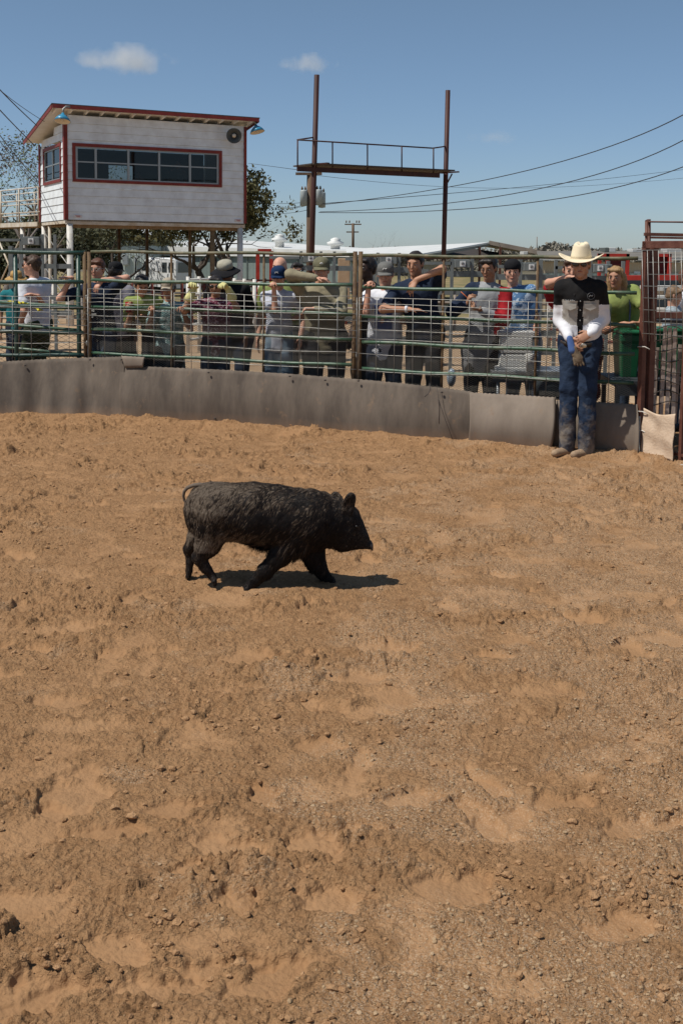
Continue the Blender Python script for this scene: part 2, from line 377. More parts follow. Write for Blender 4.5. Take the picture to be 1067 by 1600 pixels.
    l.new(ms.outputs[0], bp.inputs['Strength']); l.new(nz.outputs[0], bp.inputs['Height'])
    vo = n.new('ShaderNodeTexVoronoi'); vo.inputs['Scale'].default_value = 62; vo2 = n.new('ShaderNodeTexVoronoi'); vo2.inputs['Scale'].default_value = 150
    wpn = noise(25, 3); wpm = n.new('ShaderNodeVectorMath'); wpm.operation = 'MULTIPLY_ADD'; l.new(wpn.outputs['Color'], wpm.inputs[0]); wpm.inputs[1].default_value = (.03, .03, .03); l.new(tc.outputs['Object'], wpm.inputs[2])
    l.new(wpm.outputs[0], vo.inputs['Vector']); l.new(wpm.outputs[0], vo2.inputs['Vector'])
    va = n.new('ShaderNodeMath'); va.operation = 'MULTIPLY_ADD'; l.new(vo.outputs['Distance'], va.inputs[0]); va.inputs[1].default_value = -1.0; vb = n.new('ShaderNodeMath'); vb.operation = 'MULTIPLY'; l.new(vo2.outputs['Distance'], vb.inputs[0]); vb.inputs[1].default_value = -.45; l.new(vb.outputs[0], va.inputs[2])
    bpv = n.new('ShaderNodeBump'); bpv.inputs['Distance'].default_value = .012; l.new(ms.outputs[0], bpv.inputs['Strength']); l.new(va.outputs[0], bpv.inputs['Height']); l.new(bp.outputs[0], bpv.inputs['Normal'])
    nz2 = noise(60, 5, .7); bp2 = n.new('ShaderNodeBump'); bp2.inputs['Distance'].default_value = .014; l.new(ms.outputs[0], bp2.inputs['Strength'])
    l.new(nz2.outputs[0], bp2.inputs['Height']); l.new(bpv.outputs[0], bp2.inputs['Normal']); l.new(bp2.outputs[0], b.inputs['Normal'])
    o = quadmesh('arena_ground', V, Q, m_); tag(o, 'churned tan arena dirt with boot prints and clods', kind='structure')
    for nm, arr in (('rough', mm), ('pale', pale*(.35+.65*mm))):
        a_ = o.data.attributes.new(nm, 'FLOAT', 'POINT'); a_.data.foreach_set('value', arr.astype(np.float32))
    # loose crumbs: small lumps lying on the broken soil
    t = (1+5**.5)/2
    ico = np.array([(-1, t, 0), (1, t, 0), (-1, -t, 0), (1, -t, 0), (0, -1, t), (0, 1, t), (0, -1, -t), (0, 1, -t), (t, 0, -1), (t, 0, 1), (-t, 0, -1), (-t, 0, 1)])/1.9
    icf = np.array([(0, 11, 5), (0, 5, 1), (0, 1, 7), (0, 7, 10), (0, 10, 11), (1, 5, 9), (5, 11, 4), (11, 10, 2), (10, 7, 6), (7, 1, 8), (3, 9, 4), (3, 4, 2), (3, 2, 6), (3, 6, 8), (3, 8, 9), (4, 9, 5), (2, 4, 11), (6, 2, 10), (8, 6, 7), (9, 8, 1)])
    def scatter(name, N, w, smin, smax, material, label, pw=2.4):
        w = w/w.sum(); pick = rng.choice(len(x), N, p=w); cx, cy, cz = x[pick], y[pick], z[pick]
        sz = smin*(smax/smin)**(rng.random(N)**pw); V_ = np.empty((N, 12, 3))
        jit = .75+.5*rng.random((N, 12, 1)); V_[:] = ico[None]*jit
        an = rng.random(N)*6.283; c_, s_ = np.cos(an)[:, None], np.sin(an)[:, None]
        xx = V_[:, :, 0]*c_-V_[:, :, 1]*s_; yy = V_[:, :, 0]*s_+V_[:, :, 1]*c_
        V_[:, :, 0] = xx*(.8+.6*rng.random(N))[:, None]; V_[:, :, 1] = yy; V_[:, :, 2] *= .75
        V_ = V_*sz[:, None, None]; V_[:, :, 0] += (cx+rng.normal(0, .004, N))[:, None]; V_[:, :, 1] += (cy+rng.normal(0, .004, N))[:, None]; V_[:, :, 2] += (cz+sz*.18)[:, None]
        F_ = (icf[None]+12*np.arange(N)[:, None, None]).reshape(-1, 3)
        oo = quadmesh(name, V_.reshape(-1, 3), F_, material, smooth=False); tag(oo, label, kind='stuff'); return oo
    area = np.repeat((Ys**2), nu)*(y < fl-.1)
    okp = (np.abs(x) < y*.35+.3)
    scatter('dirt_clods', 12500, area**.35*mm**2*okp*(.10+sstep(.02, .4, fbm2(x/.35, y/.35, 3, 63)))*(y < 11.4), .002, .015, mat('clod_brown', DIRT_C, DIRT_D, 40, .95, bump=.8, bscale=200), 'loose brown dirt clods strewn over the arena', 3.2)
    scatter('pale_crumbs', 9000, area**.3*(pale**2+.02)*mm*okp*(y < 7.5), .0018, .007, mat('clod_pale', (.31, .205, .11), (.40, .285, .175), 40, .95), 'small pale dry crumbs lying on the arena dirt', 3)
    return o
DIRT_A = (.285, .160, .078); DIRT_B = (.338, .198, .102)
DIRT_C = (.278, .149, .068); DIRT_D = (.425, .250, .126)
DIRT_P = (.41, .285, .180); DIRT_Q = (.50, .370, .255)
# foot of the rubber wall, measured along the bottom edge in the photograph
FL = [G(-330, 652), G(0, 652), G(193, 656), G(350, 665), G(600, 685), G(725, 692), G(865, 703), G(1000, 716), G(1300, 745)]
FLX = [p[0] for p in FL]; FLY = [p[1] for p in FL]
def fence_y(x): return np.interp(x, FLX, FLY)
build_dirt()

# wide ground round the arena, dropping gently away towards the yard behind
def zfar(x, y): return -.13 - .67*sstep(22, 60, y) - .004*np.clip(y-60, 0, 300)
gy = np.concatenate([np.linspace(-30, 10, 12), np.linspace(10.5, 40, 60), np.linspace(42, 120, 40), np.geomspace(125, 4000, 30)])
gx = np.concatenate([-np.geomspace(40, 3000, 20)[::-1], np.linspace(-38, 38, 90), np.geomspace(40, 3000, 20)])
XX, YY = np.meshgrid(gx, gy); ZZ = zfar(XX, YY)+.02*vn2(XX/1.3, YY/1.3, 3)*(YY > 13)
I = np.arange(XX.size).reshape(XX.shape); Q = np.stack([I[:-1, :-1], I[:-1, 1:], I[1:, 1:], I[1:, :-1]], -1).reshape(-1, 4)
gm = mat('yard_dirt', (.30, .20, .12), (.42, .30, .19), 1.1, .95, bump=.6, bscale=14, spec=.1)
fy = np.repeat((gy[:-1]+gy[1:])/2, len(gx)-1)
grass = mat('dry_grass', (.12, .12, .05), (.30, .22, .12), .6, .95, bump=.6, bscale=8, spec=.1)
go = quadmesh('ground', np.stack([XX.ravel(), YY.ravel(), ZZ.ravel()], 1), Q, [gm, grass], mi=(fy > 36).astype(int))
tag(go, 'dusty yard with dry grass beyond the arena', kind='structure')
# ------------------------------------------------------------------ common materials
green = mat('green_pipe', (.040, .095, .055), (.15, .17, .12), 9, .42, bump=.15, bscale=60, mix=(.48, .78), spec=.5)
dgreen = mat('dark_green_pipe', (.020, .058, .044), (.07, .10, .08), 9, .42, bump=.15, bscale=60, mix=(.5, .8), spec=.5)
rust = mat('rusty_brown_post', (.075, .042, .022), (.15, .095, .045), 14, .75, bump=.3, bscale=90)
oxide = mat('red_oxide_steel', (.085, .027, .017), (.14, .058, .038), 11, .6, bump=.2, bscale=70)
worng = mat('worn_olive_pipe', (.075, .085, .045), (.18, .15, .09), 12, .55, bump=.15, bscale=60, mix=(.4, .65)); zinc = mat('galvanised_wire', (.34, .34, .32), (.22, .21, .19), 30, .45, metal=.5)
zincd = mat('weathered_mesh_wire', (.085, .08, .07), (.14, .125, .105), 30, .6, metal=.2)
whitep = mat('white_pipe', (.62, .60, .55), (.42, .38, .32), 5, .55, bump=.2, bscale=50, mix=(.45, .75))
grey = mat('grey_chute_paint', (.115, .13, .13), (.17, .185, .18), 5, .5, bump=.1)

def line_at(a, b, t): return np.array(a)+(np.array(b)-np.array(a))*t
# ------------------------------------------------------------------ ring fence made of pipe panels
NA = G(133, 652); NA[1] += .16                       # foot of the double posts on the image's left
NB = G(556, 682); NB[1] += .16
NC = G(1001, 716); NC[1] += .10
FENCE_TOP = 1.80
def ztop(px, py, p):                                  # height over the ground at point p seen at image row py
    d = ray(px, py); return CAM_H + d[2]*(p[1]/d[1])
def panel(a, b, rails, rail_mat, posts, label, r=.0175, endposts=True, pm=None):
    a = np.array(a); b = np.array(b); t = thing('pipe_fence', (a[0], a[1], 0), label, 'fence', 'pipe panels of the arena fence')
    d = nrm(b-a); L = np.linalg.norm((b-a)[:2])
    for i, z in enumerate(rails):
        m = MB(); n = 14; pts = []
        for k in range(n+1):
            q = a+(b-a)*k/n; pts.append((q[0], q[1]+.004*math.sin(k*1.7+i), z+.006*math.sin(k*.9+i*2)))
        m.tube(pts, r, 10); m.build('rail', worng if (i == 0 and rail_mat is green) else rail_mat, t, True)
    for s_, mt, rr, zz in posts:
        q = a+(b-a)*s_; m = MB(); m.tube([(q[0], q[1]+.012, 0), (q[0], q[1]+.012, zz)], rr, 10); m.build('post', mt, t, True)
    return t
RA = [1.79, 1.465, 1.19, .915, .66]; RB = [1.80, 1.49, 1.205, .955, .69]; RC = [1.79, 1.475, 1.19, .93, .66]
dx = nrm(NB-NA)
LE = NA+A(-3.2, .06, 0)
pa = panel(LE, NA-dx*.03, RA, dgreen, [(.76, dgreen, .024, 1.76), (.015, dgreen, .024, 1.79), (.978, dgreen, .024, 1.79)], 'dark green pipe gate panel at the left end of the arena fence', r=.0225)
pb = panel(NA+dx*.06, NB-dx*.05, RB, green, [(.325, rust, .0125, 1.80), (.68, rust, .0125, 1.80)], 'green pipe panel between the two pairs of rusty posts')
dc = nrm(NC-NB)
pc = panel(NB+dc*.06, NC-dc*.06, RC, green, [(.315, rust, .0125, 1.80), (.66, rust, .0125, 1.79)], 'green pipe panel between the middle posts and the brown gate')
for base, dd, lab in ((NA, dx, 'left'), (NB, dx, 'middle')):
    for k, s_ in enumerate((-.026, .032)):
        q = base+dd*s_; m = MB(); m.tube([(q[0], q[1], -.05), (q[0], q[1], 1.83 if lab == 'middle' else 1.80)], .0215, 12)
        o = m.build('fence_post', rust, None, True)
        tag(o, f"rusty brown fence post, {'first' if k == 0 else 'second'} of the {'pair beside the dark green gate panel' if lab == 'left' else 'pair in the middle of the fence'}", 'post', 'rusty posts joining the fence panels')
    for z, w_ in ((1.3, 'upper'), (.8, 'lower')):
        m = MB(); m.ell(base+A(0, -.03, z), (.012, .01, .03)); o = m.build('hinge_pin', zinc, None, True); tag(o, f'small {w_} hinge pin between the paired rusty posts of the {lab} pair', 'hinge pin')
# a second green gate swung open behind the left panel
g0 = P(126, 486, NA[1]+.12); g0 = A(g0[0], NA[1]+.12, 0); g1 = g0+nrm(A(-.93, .62, 0))*3.0
t = thing('swung_gate', (g0[0], g0[1], 0), 'weathered green pipe gate swung back behind the dark green panel', 'gate')
for z in (1.19, .93, .66): m = MB(); m.tube([A(g0[0], g0[1], z), A(g1[0], g1[1], z+.02)], .019, 10); m.build('rail', green, t, True)
m = MB(); m.tube([A(g1[0], g1[1], .4), A(g1[0], g1[1], 1.25)], .024, 10); m.build('post', green, t, True)
# yellow rope knotted round that gate
m = MB(); rY = random.Random(3)
for (xa, ya, xb, yb_, n_, lab_) in ((14, 470, 45, 475, 14, 'longest bright yellow tape length wound on the weathered gate rail'), (49, 480, 66, 485, 8, 'short yellow tape end hanging below the gate rail by the dark trousers'), (112, 482, 119, 481, 4, 'tiny yellow tape knot near the left rusty posts')):
    m = MB(); pts = []
    for k in range(n_+1):
        s_ = k/n_; q = P(xa+(xb-xa)*s_, ya+(yb_-ya)*s_, 12.35-.3*s_); pts.append(q+A(0, 0, rY.uniform(-.014, .014)))
    m.tube(pts, .017, 6, flat=.35); o = m.build('yellow_tape', mat('yellow_rope', (.62, .55, .05), (.42, .36, .03), 40, .7), None, True); tag(o, lab_, 'tape')

# welded wire panels wired to the face of the fence
def wires(par, a, b, zs, n, off, ztops, zb, r=.0032, mt=zinc, jit=.006, tilt=0.0):
    a = np.array(a)+off; b = np.array(b)+off; rr = random.Random(int(a[0]*100))
    for z in zs:
        m = MB(); k0 = rr.uniform(-jit, jit)*2; m.tube([line_at(a, b, k/8)+A(0, 0, z+k0*math.sin(k)) for k in range(9)], r, 5); m.build('wire', mt, par, True)
    for k in range(n+1):
        q = line_at(a, b, k/n); x_ = rr.uniform(-jit, jit); m = MB()
        m.tube([A(q[0]+x_, q[1]-.004, zb), A(q[0]+rr.uniform(-jit, jit)+tilt, q[1]-.004, ztops)], r, 5); m.build('wire_stay', mt, par, True)
WZ = [1.375, 1.31, 1.255, 1.205, 1.14, 1.055, .965, .82, .655]
for (a, b, n, lab, zs, zt) in ((LE+A(1.55, 0, 0), NA+dx*.02, 8, 'on the dark green gate panel', [1.31, 1.255, 1.19, 1.135, 1.07, 1.0, .92, .80], 1.31), (NA+dx*.03, NA+(NB-NA)*.335, 5, 'beside the bespectacled boy', [1.40, 1.35, 1.295, 1.25, 1.18, 1.11, 1.03, .90], 1.40),
                     (NA+(NB-NA)*.345, NB+dx*.0, 10, 'in front of the woman in yellow gloves', WZ, 1.375), (NB+dc*.02, NC-dc*.3, 13, 'across the panel right of the middle posts', WZ, 1.375)):
    w = thing('wire_panel', (a[0], a[1], .5), 'welded stock wire sheet tied ' + lab, 'wire panel', 'welded wire sheets tied to the fence')
    wires(w, a, b, zs, n, A(0, -.045, 0), zt, .45)
# expanded metal screen behind the lower rails
def screen(a, b, z0, z1, label, pitch=.020, off=.035, w=.0036):
    a = np.array(a)+A(0, off, 0); b = np.array(b)+A(0, off, 0); L = np.linalg.norm((b-a)[:2]); d = nrm(A(b[0]-a[0], b[1]-a[1], 0)); nn = nrm(np.cross(d, A(0, 0, 1))); m = MB(); H = z1-z0; sl = 1.0
    run = H*2.0
    for sg in (1, -1):
        k = -run
        while k < L+run:
            x0, x1 = (k, k+run) if sg > 0 else (k, k-run)
            t0, t1 = 0.0, 1.0
            lo, hi = sorted(((0-x0)/(x1-x0), (L-x0)/(x1-x0))); t0 = max(0, lo); t1 = min(1, hi)
            if t1-t0 > .01:
                p = a+d*(x0+(x1-x0)*t0)+A(0, 0, z0+H*t0); q = a+d*(x0+(x1-x0)*t1)+A(0, 0, z0+H*t1)
                u = nrm(q-p); s_ = np.cross(u, nn)*w*.5
                m.add([p-s_-nn*.001, p+s_-nn*.001, p+nn*.0015, q-s_-nn*.001, q+s_-nn*.001, q+nn*.0015], [(0, 1, 4, 3), (1, 2, 5, 4), (2, 0, 3, 5)])
            k += pitch*2
    o = m.build('expanded_metal_screen', zincd); tag(o, label, 'mesh screen', 'expanded metal screens behind the rails'); return o
screen(NA+dx*.05, NB-dx*.05, .05, 1.19, 'fine diamond mesh screen behind the left green panel')
screen(NB+dc*.05, NC-dc*.08, .05, 1.17, 'fine diamond mesh screen behind the right green panel')
screen(LE+A(1.7, .1, 0), NA-dx*.05, .05, .95, 'fine diamond mesh screen behind the dark green gate panel', pitch=.05)

# ------------------------------------------------------------------ rubber conveyor belting along the foot of the fence
def belt_mat(name, c1, c2, sc=2.5):
    m = bpy.data.materials.new(name); m.use_nodes = True; n = m.node_tree.nodes; l = m.node_tree.links; b = n['Principled BSDF']
    b.inputs['Roughness'].default_value = .78; b.inputs['Specular IOR Level'].default_value = .35
    tc = n.new('ShaderNodeTexCoord')
    def nz(scale, stretch, det=5):
        mp = n.new('ShaderNodeMapping'); mp.inputs['Scale'].default_value = stretch; t = n.new('ShaderNodeTexNoise'); t.inputs['Scale'].default_value = scale; t.inputs['Detail'].default_value = det; t.inputs['Roughness'].default_value = .65
        l.new(tc.outputs['Object'], mp.inputs[0]); l.new(mp.outputs[0], t.inputs[0]); return t
    a = nz(sc, (2.2, 2.2, .55)); r = n.new('ShaderNodeValToRGB'); r.color_ramp.elements[0].position = .32; r.color_ramp.elements[1].position = .70
    r.color_ramp.elements[0].color = (*c1, 1); r.color_ramp.elements[1].color = (*c2, 1); l.new(a.outputs[0], r.inputs[0])
    # dried mud spots and dust
    s2 = nz(9, (1, 1, .8), 6); r2 = n.new('ShaderNodeValToRGB'); r2.color_ramp.elements[0].position = .60; r2.color_ramp.elements[1].position = .74
    x = n.new('ShaderNodeMix'); x.data_type = 'RGBA'; l.new(s2.outputs[0], r2.inputs[0]); l.new(r2.outputs[0], x.inputs[0]); l.new(r.outputs[0], x.inputs[6]); x.inputs[7].default_value = (.23, .155, .10, 1)
    # sand splashed against the bottom hand's breadth
    sx = n.new('ShaderNodeSeparateXYZ'); l.new(tc.outputs['Object'], sx.inputs[0]); mr = n.new('ShaderNodeMapRange'); mr.inputs[1].default_value = .15; mr.inputs[2].default_value = .0; l.new(sx.outputs[2], mr.inputs[0])
    n3 = nz(14, (1, 1, 1)); mu = n.new('ShaderNodeMath'); mu.operation = 'MULTIPLY'; l.new(mr.outputs[0], mu.inputs[0]); l.new(n3.outputs[0], mu.inputs[1])
    x2 = n.new('ShaderNodeMix'); x2.data_type = 'RGBA'; l.new(mu.outputs[0], x2.inputs[0]); l.new(x.outputs[2], x2.inputs[6]); x2.inputs[7].default_value = (.33, .20, .115, 1)
    l.new(x2.outputs[2], b.inputs['Base Color'])
    wv = n.new('ShaderNodeTexWave'); wv.wave_type = 'BANDS'; wv.bands_direction = 'X'; wv.inputs['Scale'].default_value = 45; wv.inputs['Distortion'].default_value = .4; l.new(tc.outputs['Object'], wv.inputs[0])
    wz = n.new('ShaderNodeTexWave'); wz.wave_type = 'BANDS'; wz.bands_direction = 'Z'; wz.inputs['Scale'].default_value = 45; l.new(tc.outputs['Object'], wz.inputs[0])
    ad = n.new('ShaderNodeMath'); ad.operation = 'ADD'; l.new(wv.outputs[1], ad.inputs[0]); l.new(wz.outputs[1], ad.inputs[1])
    fine = nz(120, (1, 1, 1)); a2 = n.new('ShaderNodeMath'); a2.operation = 'ADD'; l.new(ad.outputs[0], a2.inputs[0]); l.new(fine.outputs[0], a2.inputs[1])
    bp = n.new('ShaderNodeBump'); bp.inputs['Strength'].default_value = .35; bp.inputs['Distance'].default_value = .004; l.new(a2.outputs[0], bp.inputs['Height']); l.new(bp.outputs[0], b.inputs['Normal'])
    return m
beltA = belt_mat('belting_dark', (.082, .064, .050), (.170, .135, .104)); beltB = belt_mat('belting_grey', (.165, .13, .10), (.26, .21, .165), 1.6)
def belt(name, tops, bots, ytop, ybot, mt, label, wave=.012, bulge=.05, thick=.011, nx=80, nz=16, seed=0, curlr=0.0, curll=0.0, vw=1.0, ragged=.004):
    # tops / bots: photograph pixels along the two edges; ytop / ybot: depth of the edges
    tx = [p[0] for p in tops]; V = []
    for i in range(nx+1):
        u = i/nx; px = tx[0]+(tx[-1]-tx[0])*u
        pt = np.interp(px, tx, [p[1] for p in tops]); bx = [p[0] for p in bots]; pxb = bx[0]+(bx[-1]-bx[0])*u; pb = np.interp(pxb, bx, [p[1] for p in bots])
        T = P(px, pt, ytop(px)); B = P(pxb, pb, ybot(pxb)); row = []
        for j in range(nz+1):
            s_ = j/nz; q = T+(B-T)*s_
            w = wave*(math.sin(px*.062*vw+seed)+.6*math.sin(px*.131*vw+seed*2+s_)+.5*math.sin(px*.027*vw+2*seed))*(.35+.65*s_)
            c = curlr*max(0, (u-.955)/.045)**2*(.4+.6*s_) + curll*max(0, (.045-u)/.045)**2
            row.append(q+A(0, -bulge*math.sin(math.pi*s_)*.9 - w + c, ragged*math.sin(px*.9+seed)*(1 if j in (0, nz) else 0)))
        V.append(row)
    V = np.array(V); n1, n2 = V.shape[:2]; fr = V.reshape(-1, 3); bk = fr+A(0, thick, 0); VV = np.concatenate([fr, bk]); I = np.arange(n1*n2).reshape(n1, n2); N = n1*n2; F = []
    for i in range(n1-1):
        for j in range(n2-1): F.append((I[i, j], I[i, j+1], I[i+1, j+1], I[i+1, j])); F.append((N+I[i, j], N+I[i+1, j], N+I[i+1, j+1], N+I[i, j+1]))
    for i in range(n1-1):
        F.append((I[i, 0], I[i+1, 0], N+I[i+1, 0], N+I[i, 0])); F.append((I[i+1, n2-1], I[i, n2-1], N+I[i, n2-1], N+I[i+1, n2-1]))
    for j in range(n2-1):
        F.append((I[0, j+1], I[0, j], N+I[0, j], N+I[0, j+1])); F.append((I[n1-1, j], I[n1-1, j+1], N+I[n1-1, j+1], N+I[n1-1, j]))
    o = quadmesh(name, VV, np.array(F), mt); tag(o, label, 'rubber belt', 'lengths of rubber belting along the fence foot'); return o
def yb(px): return float(np.interp(px, [-330, 0, 193, 350, 600, 725, 865, 1000], [q[1] for q in FL[:8]]))
def yl(px):
    if px < 133: return NA[1]-.07
    if px < 556: return float(NA[1]+(NB[1]-NA[1])*(px-133)/423)-.07
    return float(NB[1]+(NC[1]-NB[1])*(px-556)/445)-.07
belt('rubber_belt', [(-120, 567), (0, 565), (60, 562), (130, 559), (196, 557)], [(-120, 652), (0, 653), (197, 658)], yl, lambda p: yb(p)-.02, beltA, 'dark brown rubber belt length under the dark green gate panel', wave=.032, bulge=.02, seed=1, vw=1.15, nx=110)
belt('rubber_belt', [(188, 571), (350, 578), (450, 584), (600, 596), (690, 606), (737, 612)], [(188, 659), (350, 668), (600, 688), (725, 697), (737, 697)], lambda p: yl(p)-.035, lambda p: yb(p)-.07, beltA, 'longest dark rubber belt length, below the middle of the fence', wave=.006, bulge=.05, seed=2, nx=140, curlr=-.02, curll=.01)
belt('rubber_belt', [(733, 613), (800, 617), (869, 621)], [(731, 697), (760, 700), (800, 702), (830, 707), (864, 707)], lambda p: yl(p)-.05, lambda p: yb(p)-.16, beltB, 'short pale grey rubber belt length, curled at its right edge beside the cowboy', wave=.004, bulge=.10, seed=4, nx=60, curlr=.10)
belt('rubber_belt', [(862, 626), (930, 628), (994, 632)], [(862, 704), (930, 708), (994, 712)], lambda p: yl(p)-.0, lambda p: yb(p)-.04, beltB, 'rubber belt length behind the cowboy, in his shadow', wave=.004, bulge=.06, seed=6, nx=60, curlr=-.05)
belt('rubber_flap', [(190, 556), (226, 558)], [(196, 575), (224, 574)], lambda p: yl(p)-.06, lambda p: yl(p)-.065, beltB, 'frayed flap of belting folded over where two belt lengths meet', wave=.003, bulge=.01, nx=12, nz=4)
# bolts and mud lumps on the belts, and a loose black strap end hanging on the middle belt
boltm = mat('bolt_head', (.05, .04, .035), None, rough=.6)
for px_, py_ in ((190, 562), (326, 582), (560, 595), (508, 594), (40, 571), (453, 588), (141, 562), (690, 613), (224, 650), (336, 654), (130, 650)):
    top = yl(px_)-.045-(.04 if px_ > 192 else 0); Yb = top if py_ < 630 else yb(px_)-.09
    m = MB(); m.ell(P(px_, py_, Yb), (.013, .012, .009), n=8, m=5); o = m.build('bolt', boltm, None, True); tag(o, 'dark bolt head ' + ('low' if py_ > 630 else 'high') + {190: ' at the belt joint under the folded flap', 326: ' on the longest belt below the woman in yellow gloves', 560: ' on the longest belt just right of the middle posts', 508: ' on the longest belt left of the middle posts', 40: ' on the left belt under the straw hat', 453: ' on the longest belt below the bald man', 141: ' on the left belt by the left rusty posts', 690: ' on the longest belt near the hanging strap', 224: ' on the longest belt near its left end', 336: ' on the longest belt near the sand, a third along', 130: ' on the left belt near the sand'}[px_], 'bolt')
m = MB(); m.tube([P(a_, b_, yl(680)-.125-.02*k) for k, (a_, b_) in enumerate(((671, 599), (672, 608), (669, 615), (663, 620)))], .0045, 6)
o = m.build('black_strap', boltm, None, True); tag(o, 'short dark strap end hanging over the middle rubber belt', 'strap')
m = MB(); m.tube([P(a_, b_, c_) for a_, b_, c_ in ((682, 601, yl(682)-.10), (685, 625, yl(685)-.15), (695, 655, yb(695)-.17), (705, 682, yb(705)-.14), (709, 695, yb(709)-.10))], .0026, 5)
o = m.build('thin_cord', boltm, None, True); tag(o, 'thin dark cord lying down the face of the middle belt', 'cord')

# ------------------------------------------------------------------ brown steel gate on the right
GY = NC[1]-.06; gp = P(1000, 640, GY); gx_, gy_ = gp[0], GY
tg = thing('steel_gate', (gx_, gy_, 0), 'red brown steel tube gate with grey wire mesh and a tan cloth at its foot', 'gate')
gd = nrm(A(.30, -.55, 0)); ztg = ztop(999, 377, A(gx_, gy_, 0))
gn = nrm(np.cross(gd, A(0, 0, 1)))
def gpt(s_, z, o=0.0): return A(gx_, gy_, z)+gd*s_+gn*o
gl = 1.5
m = MB(); m.beam(gpt(0.0, 0.0), gpt(0, ztg), .05, .05, up=gd); m.build('gate_post', oxide, tg, bevel=.004)
m = MB(); m.beam(gpt(-.02, ztg-.03), gpt(gl, ztg-.03), .05, .065); m.build('top_rail', oxide, tg, bevel=.004)
m = MB(); m.beam(gpt(.045, .10, -.03), gpt(gl, .10, -.03), .025, .025); m.build('bottom_rail', oxide, tg)
m = MB(); m.beam(A(gx_+.085, gy_+.05, .0), A(gx_+.085, gy_+.05, ztg-.04), .065, .06, up=gd); m.build('gate_upright', oxide, tg, bevel=.004)
m = MB(); m.beam(gpt(.47, .05, -.03), gpt(.47, 1.1, -.03), .03, .03, up=gd); m.build('gate_brace', oxide, tg)
m = MB()
for i in range(8):
    z = 1.86-.105*i+.0*i; m = MB(); m.tube([gpt(.02+(.025*i if i < 3 else 0)-.10*(i == 0), z-.02*0, .03), gpt(1.4, z+.02, .03)], .0034, 5); m.build('wire', zinc, tg, True)
for i in range(21):
    m = MB(); m.tube([gpt(.05+.066*i, 1.06, .036), gpt(-.01+.066*i, 1.86, .036)], .0032, 5); m.build('wire_stay', zinc, tg, True)
for z in (.25, .42, 1.0): m = MB(); m.tube([gpt(-.03, z, .03), gpt(.08, z+.01, .05), gpt(.12, z-.01, .03)], .005, 5); m.build('tie_wire', whitep, tg, True)
m = MB(); m.tube([gpt(.02, .38, .03), gpt(.03, .03, .03), gpt(.13, .01, .03), gpt(.9, .05, .04)], .008, 6); m.build('wire_edge', zinc, tg, True)
# tan cloth tied across the bottom of the gate
V = []; nxx, nzz = 40, 26
for i in range(nxx+1):
    for j in range(nzz+1):
        u, v = i/nxx, j/nzz; s_ = .068+.375*u-.05*max(0, (.15-v))*6*(1-u)*.3; z = (.46-.03*math.sin(u*3.1)+.0*u)*(v)+(.035+.05*u*0)*(1-v)+.015*math.sin(u*9)*(1-v)
        V.append(gpt(s_-.02*(1-v)**3*(1-u), z, .035+.008*math.sin(u*7+v*4)+.005*math.sin(v*13+u*3)))
V = np.array(V); I = np.arange(len(V)).reshape(nxx+1, nzz+1); Q = np.stack([I[:-1, :-1], I[1:, :-1], I[1:, 1:], I[:-1, 1:]], -1).reshape(-1, 4)
o = quadmesh('tan_cloth', V, Q, mat('tan_cloth', (.50, .37, .26), (.63, .49, .36), 7, .95, bump=.5, bscale=60)); tag(o, 'tan canvas cloth tied to the bottom of the brown gate', 'cloth')
sm = o.modifiers.new('s', 'SOLIDIFY'); sm.thickness = .006

# slatted snow fence behind the gate
slm = mat('grey_lath', (.34, .26, .215), (.46, .37, .31), 8, .9, bump=.4, bscale=60, stretch=(1, 1, .2))
s0 = P(1010, 560, GY+.35); s0 = A(s0[0], GY+.35, 0); ts = thing('slat_fence', s0, 'roll of weathered wooden lath and wire behind the brown gate', 'slat fence')
rr = random.Random(4)
for layer in (0, 1):
    for k in range(14):
        x0 = s0[0]+.02+.062*k+(.02 if layer else 0)+rr.uniform(-.006, .006); y0 = s0[1]+.06*layer; tl = rr.uniform(-.02, .02) if not (layer and k > 3) else rr.uniform(.02, .07)
        zb, zt = (.30, 1.16+rr.uniform(-.02, .02)) if not layer else (.25, (.86 if k > 4 else 1.0)+rr.uniform(-.04, .04))
        m = MB(); m.beam((x0, y0, zb), (x0+tl, y0-.01, zt), .032, .008, up=(0, 1, 0)) if False else m.obox(((2*x0+tl)/2, y0, (zb+zt)/2), [nrm(A(tl, 0, zt-zb)), nrm(np.cross(nrm(A(tl, 0, zt-zb)), A(0, 1, 0))), A(0, 1, 0)], ((zt-zb)/2, .017, .004))
        m.build('slat', slm, ts)
for k in range(8):
    z = .42+.1*k; m = MB(); m.tube([A(s0[0]-.02+.05*i, s0[1]-.012+.008*math.sin(i*3.1), z+.035*math.sin(i*.28+.5)-.02*math.sin(i*.9+k)) for i in range(20)], .005, 5); m.build('binding_wire', boltm, ts, True)
# brown rail and dark shelf the slats hang from, and the raised walkway railing above the gate
tr = thing('rail_frame', (s0[0], GY+.5, 0), 'brown rail and post frame with a raised hand rail behind the gate', 'railing')
m = MB(); m.beam(P(1003, 492, GY+.45), P(1150, 494, GY+.45), .05, .06); m.build('cross_rail', oxide, tr, bevel=.004)
m = MB(); m.beam(P(1003, 502, GY+.5), P(1150, 504, GY+.5), .12, .03); m.build('shelf', boltm, tr)
yh = GY+.8
m = MB(); m.tube([P(1009, 640, yh), P(1009.5, 346, yh)], .016, 8); m.build('post', oxide, tr, True)
m = MB(); m.tube([P(1014, 640, yh+.1), P(1013.5, 344, yh+.1)], .016, 8); m.build('post', oxide, tr, True)
m = MB(); m.beam(P(1009.5, 346, yh), P(1013.5, 344, yh+.1), .03, .02); m.build('post_cap', oxide, tr)
m = MB(); m.tube([P(1010, 346.5, yh), P(1150, 348, yh-.0)], .009, 6); m.build('hand_rail', oxide, tr, True)
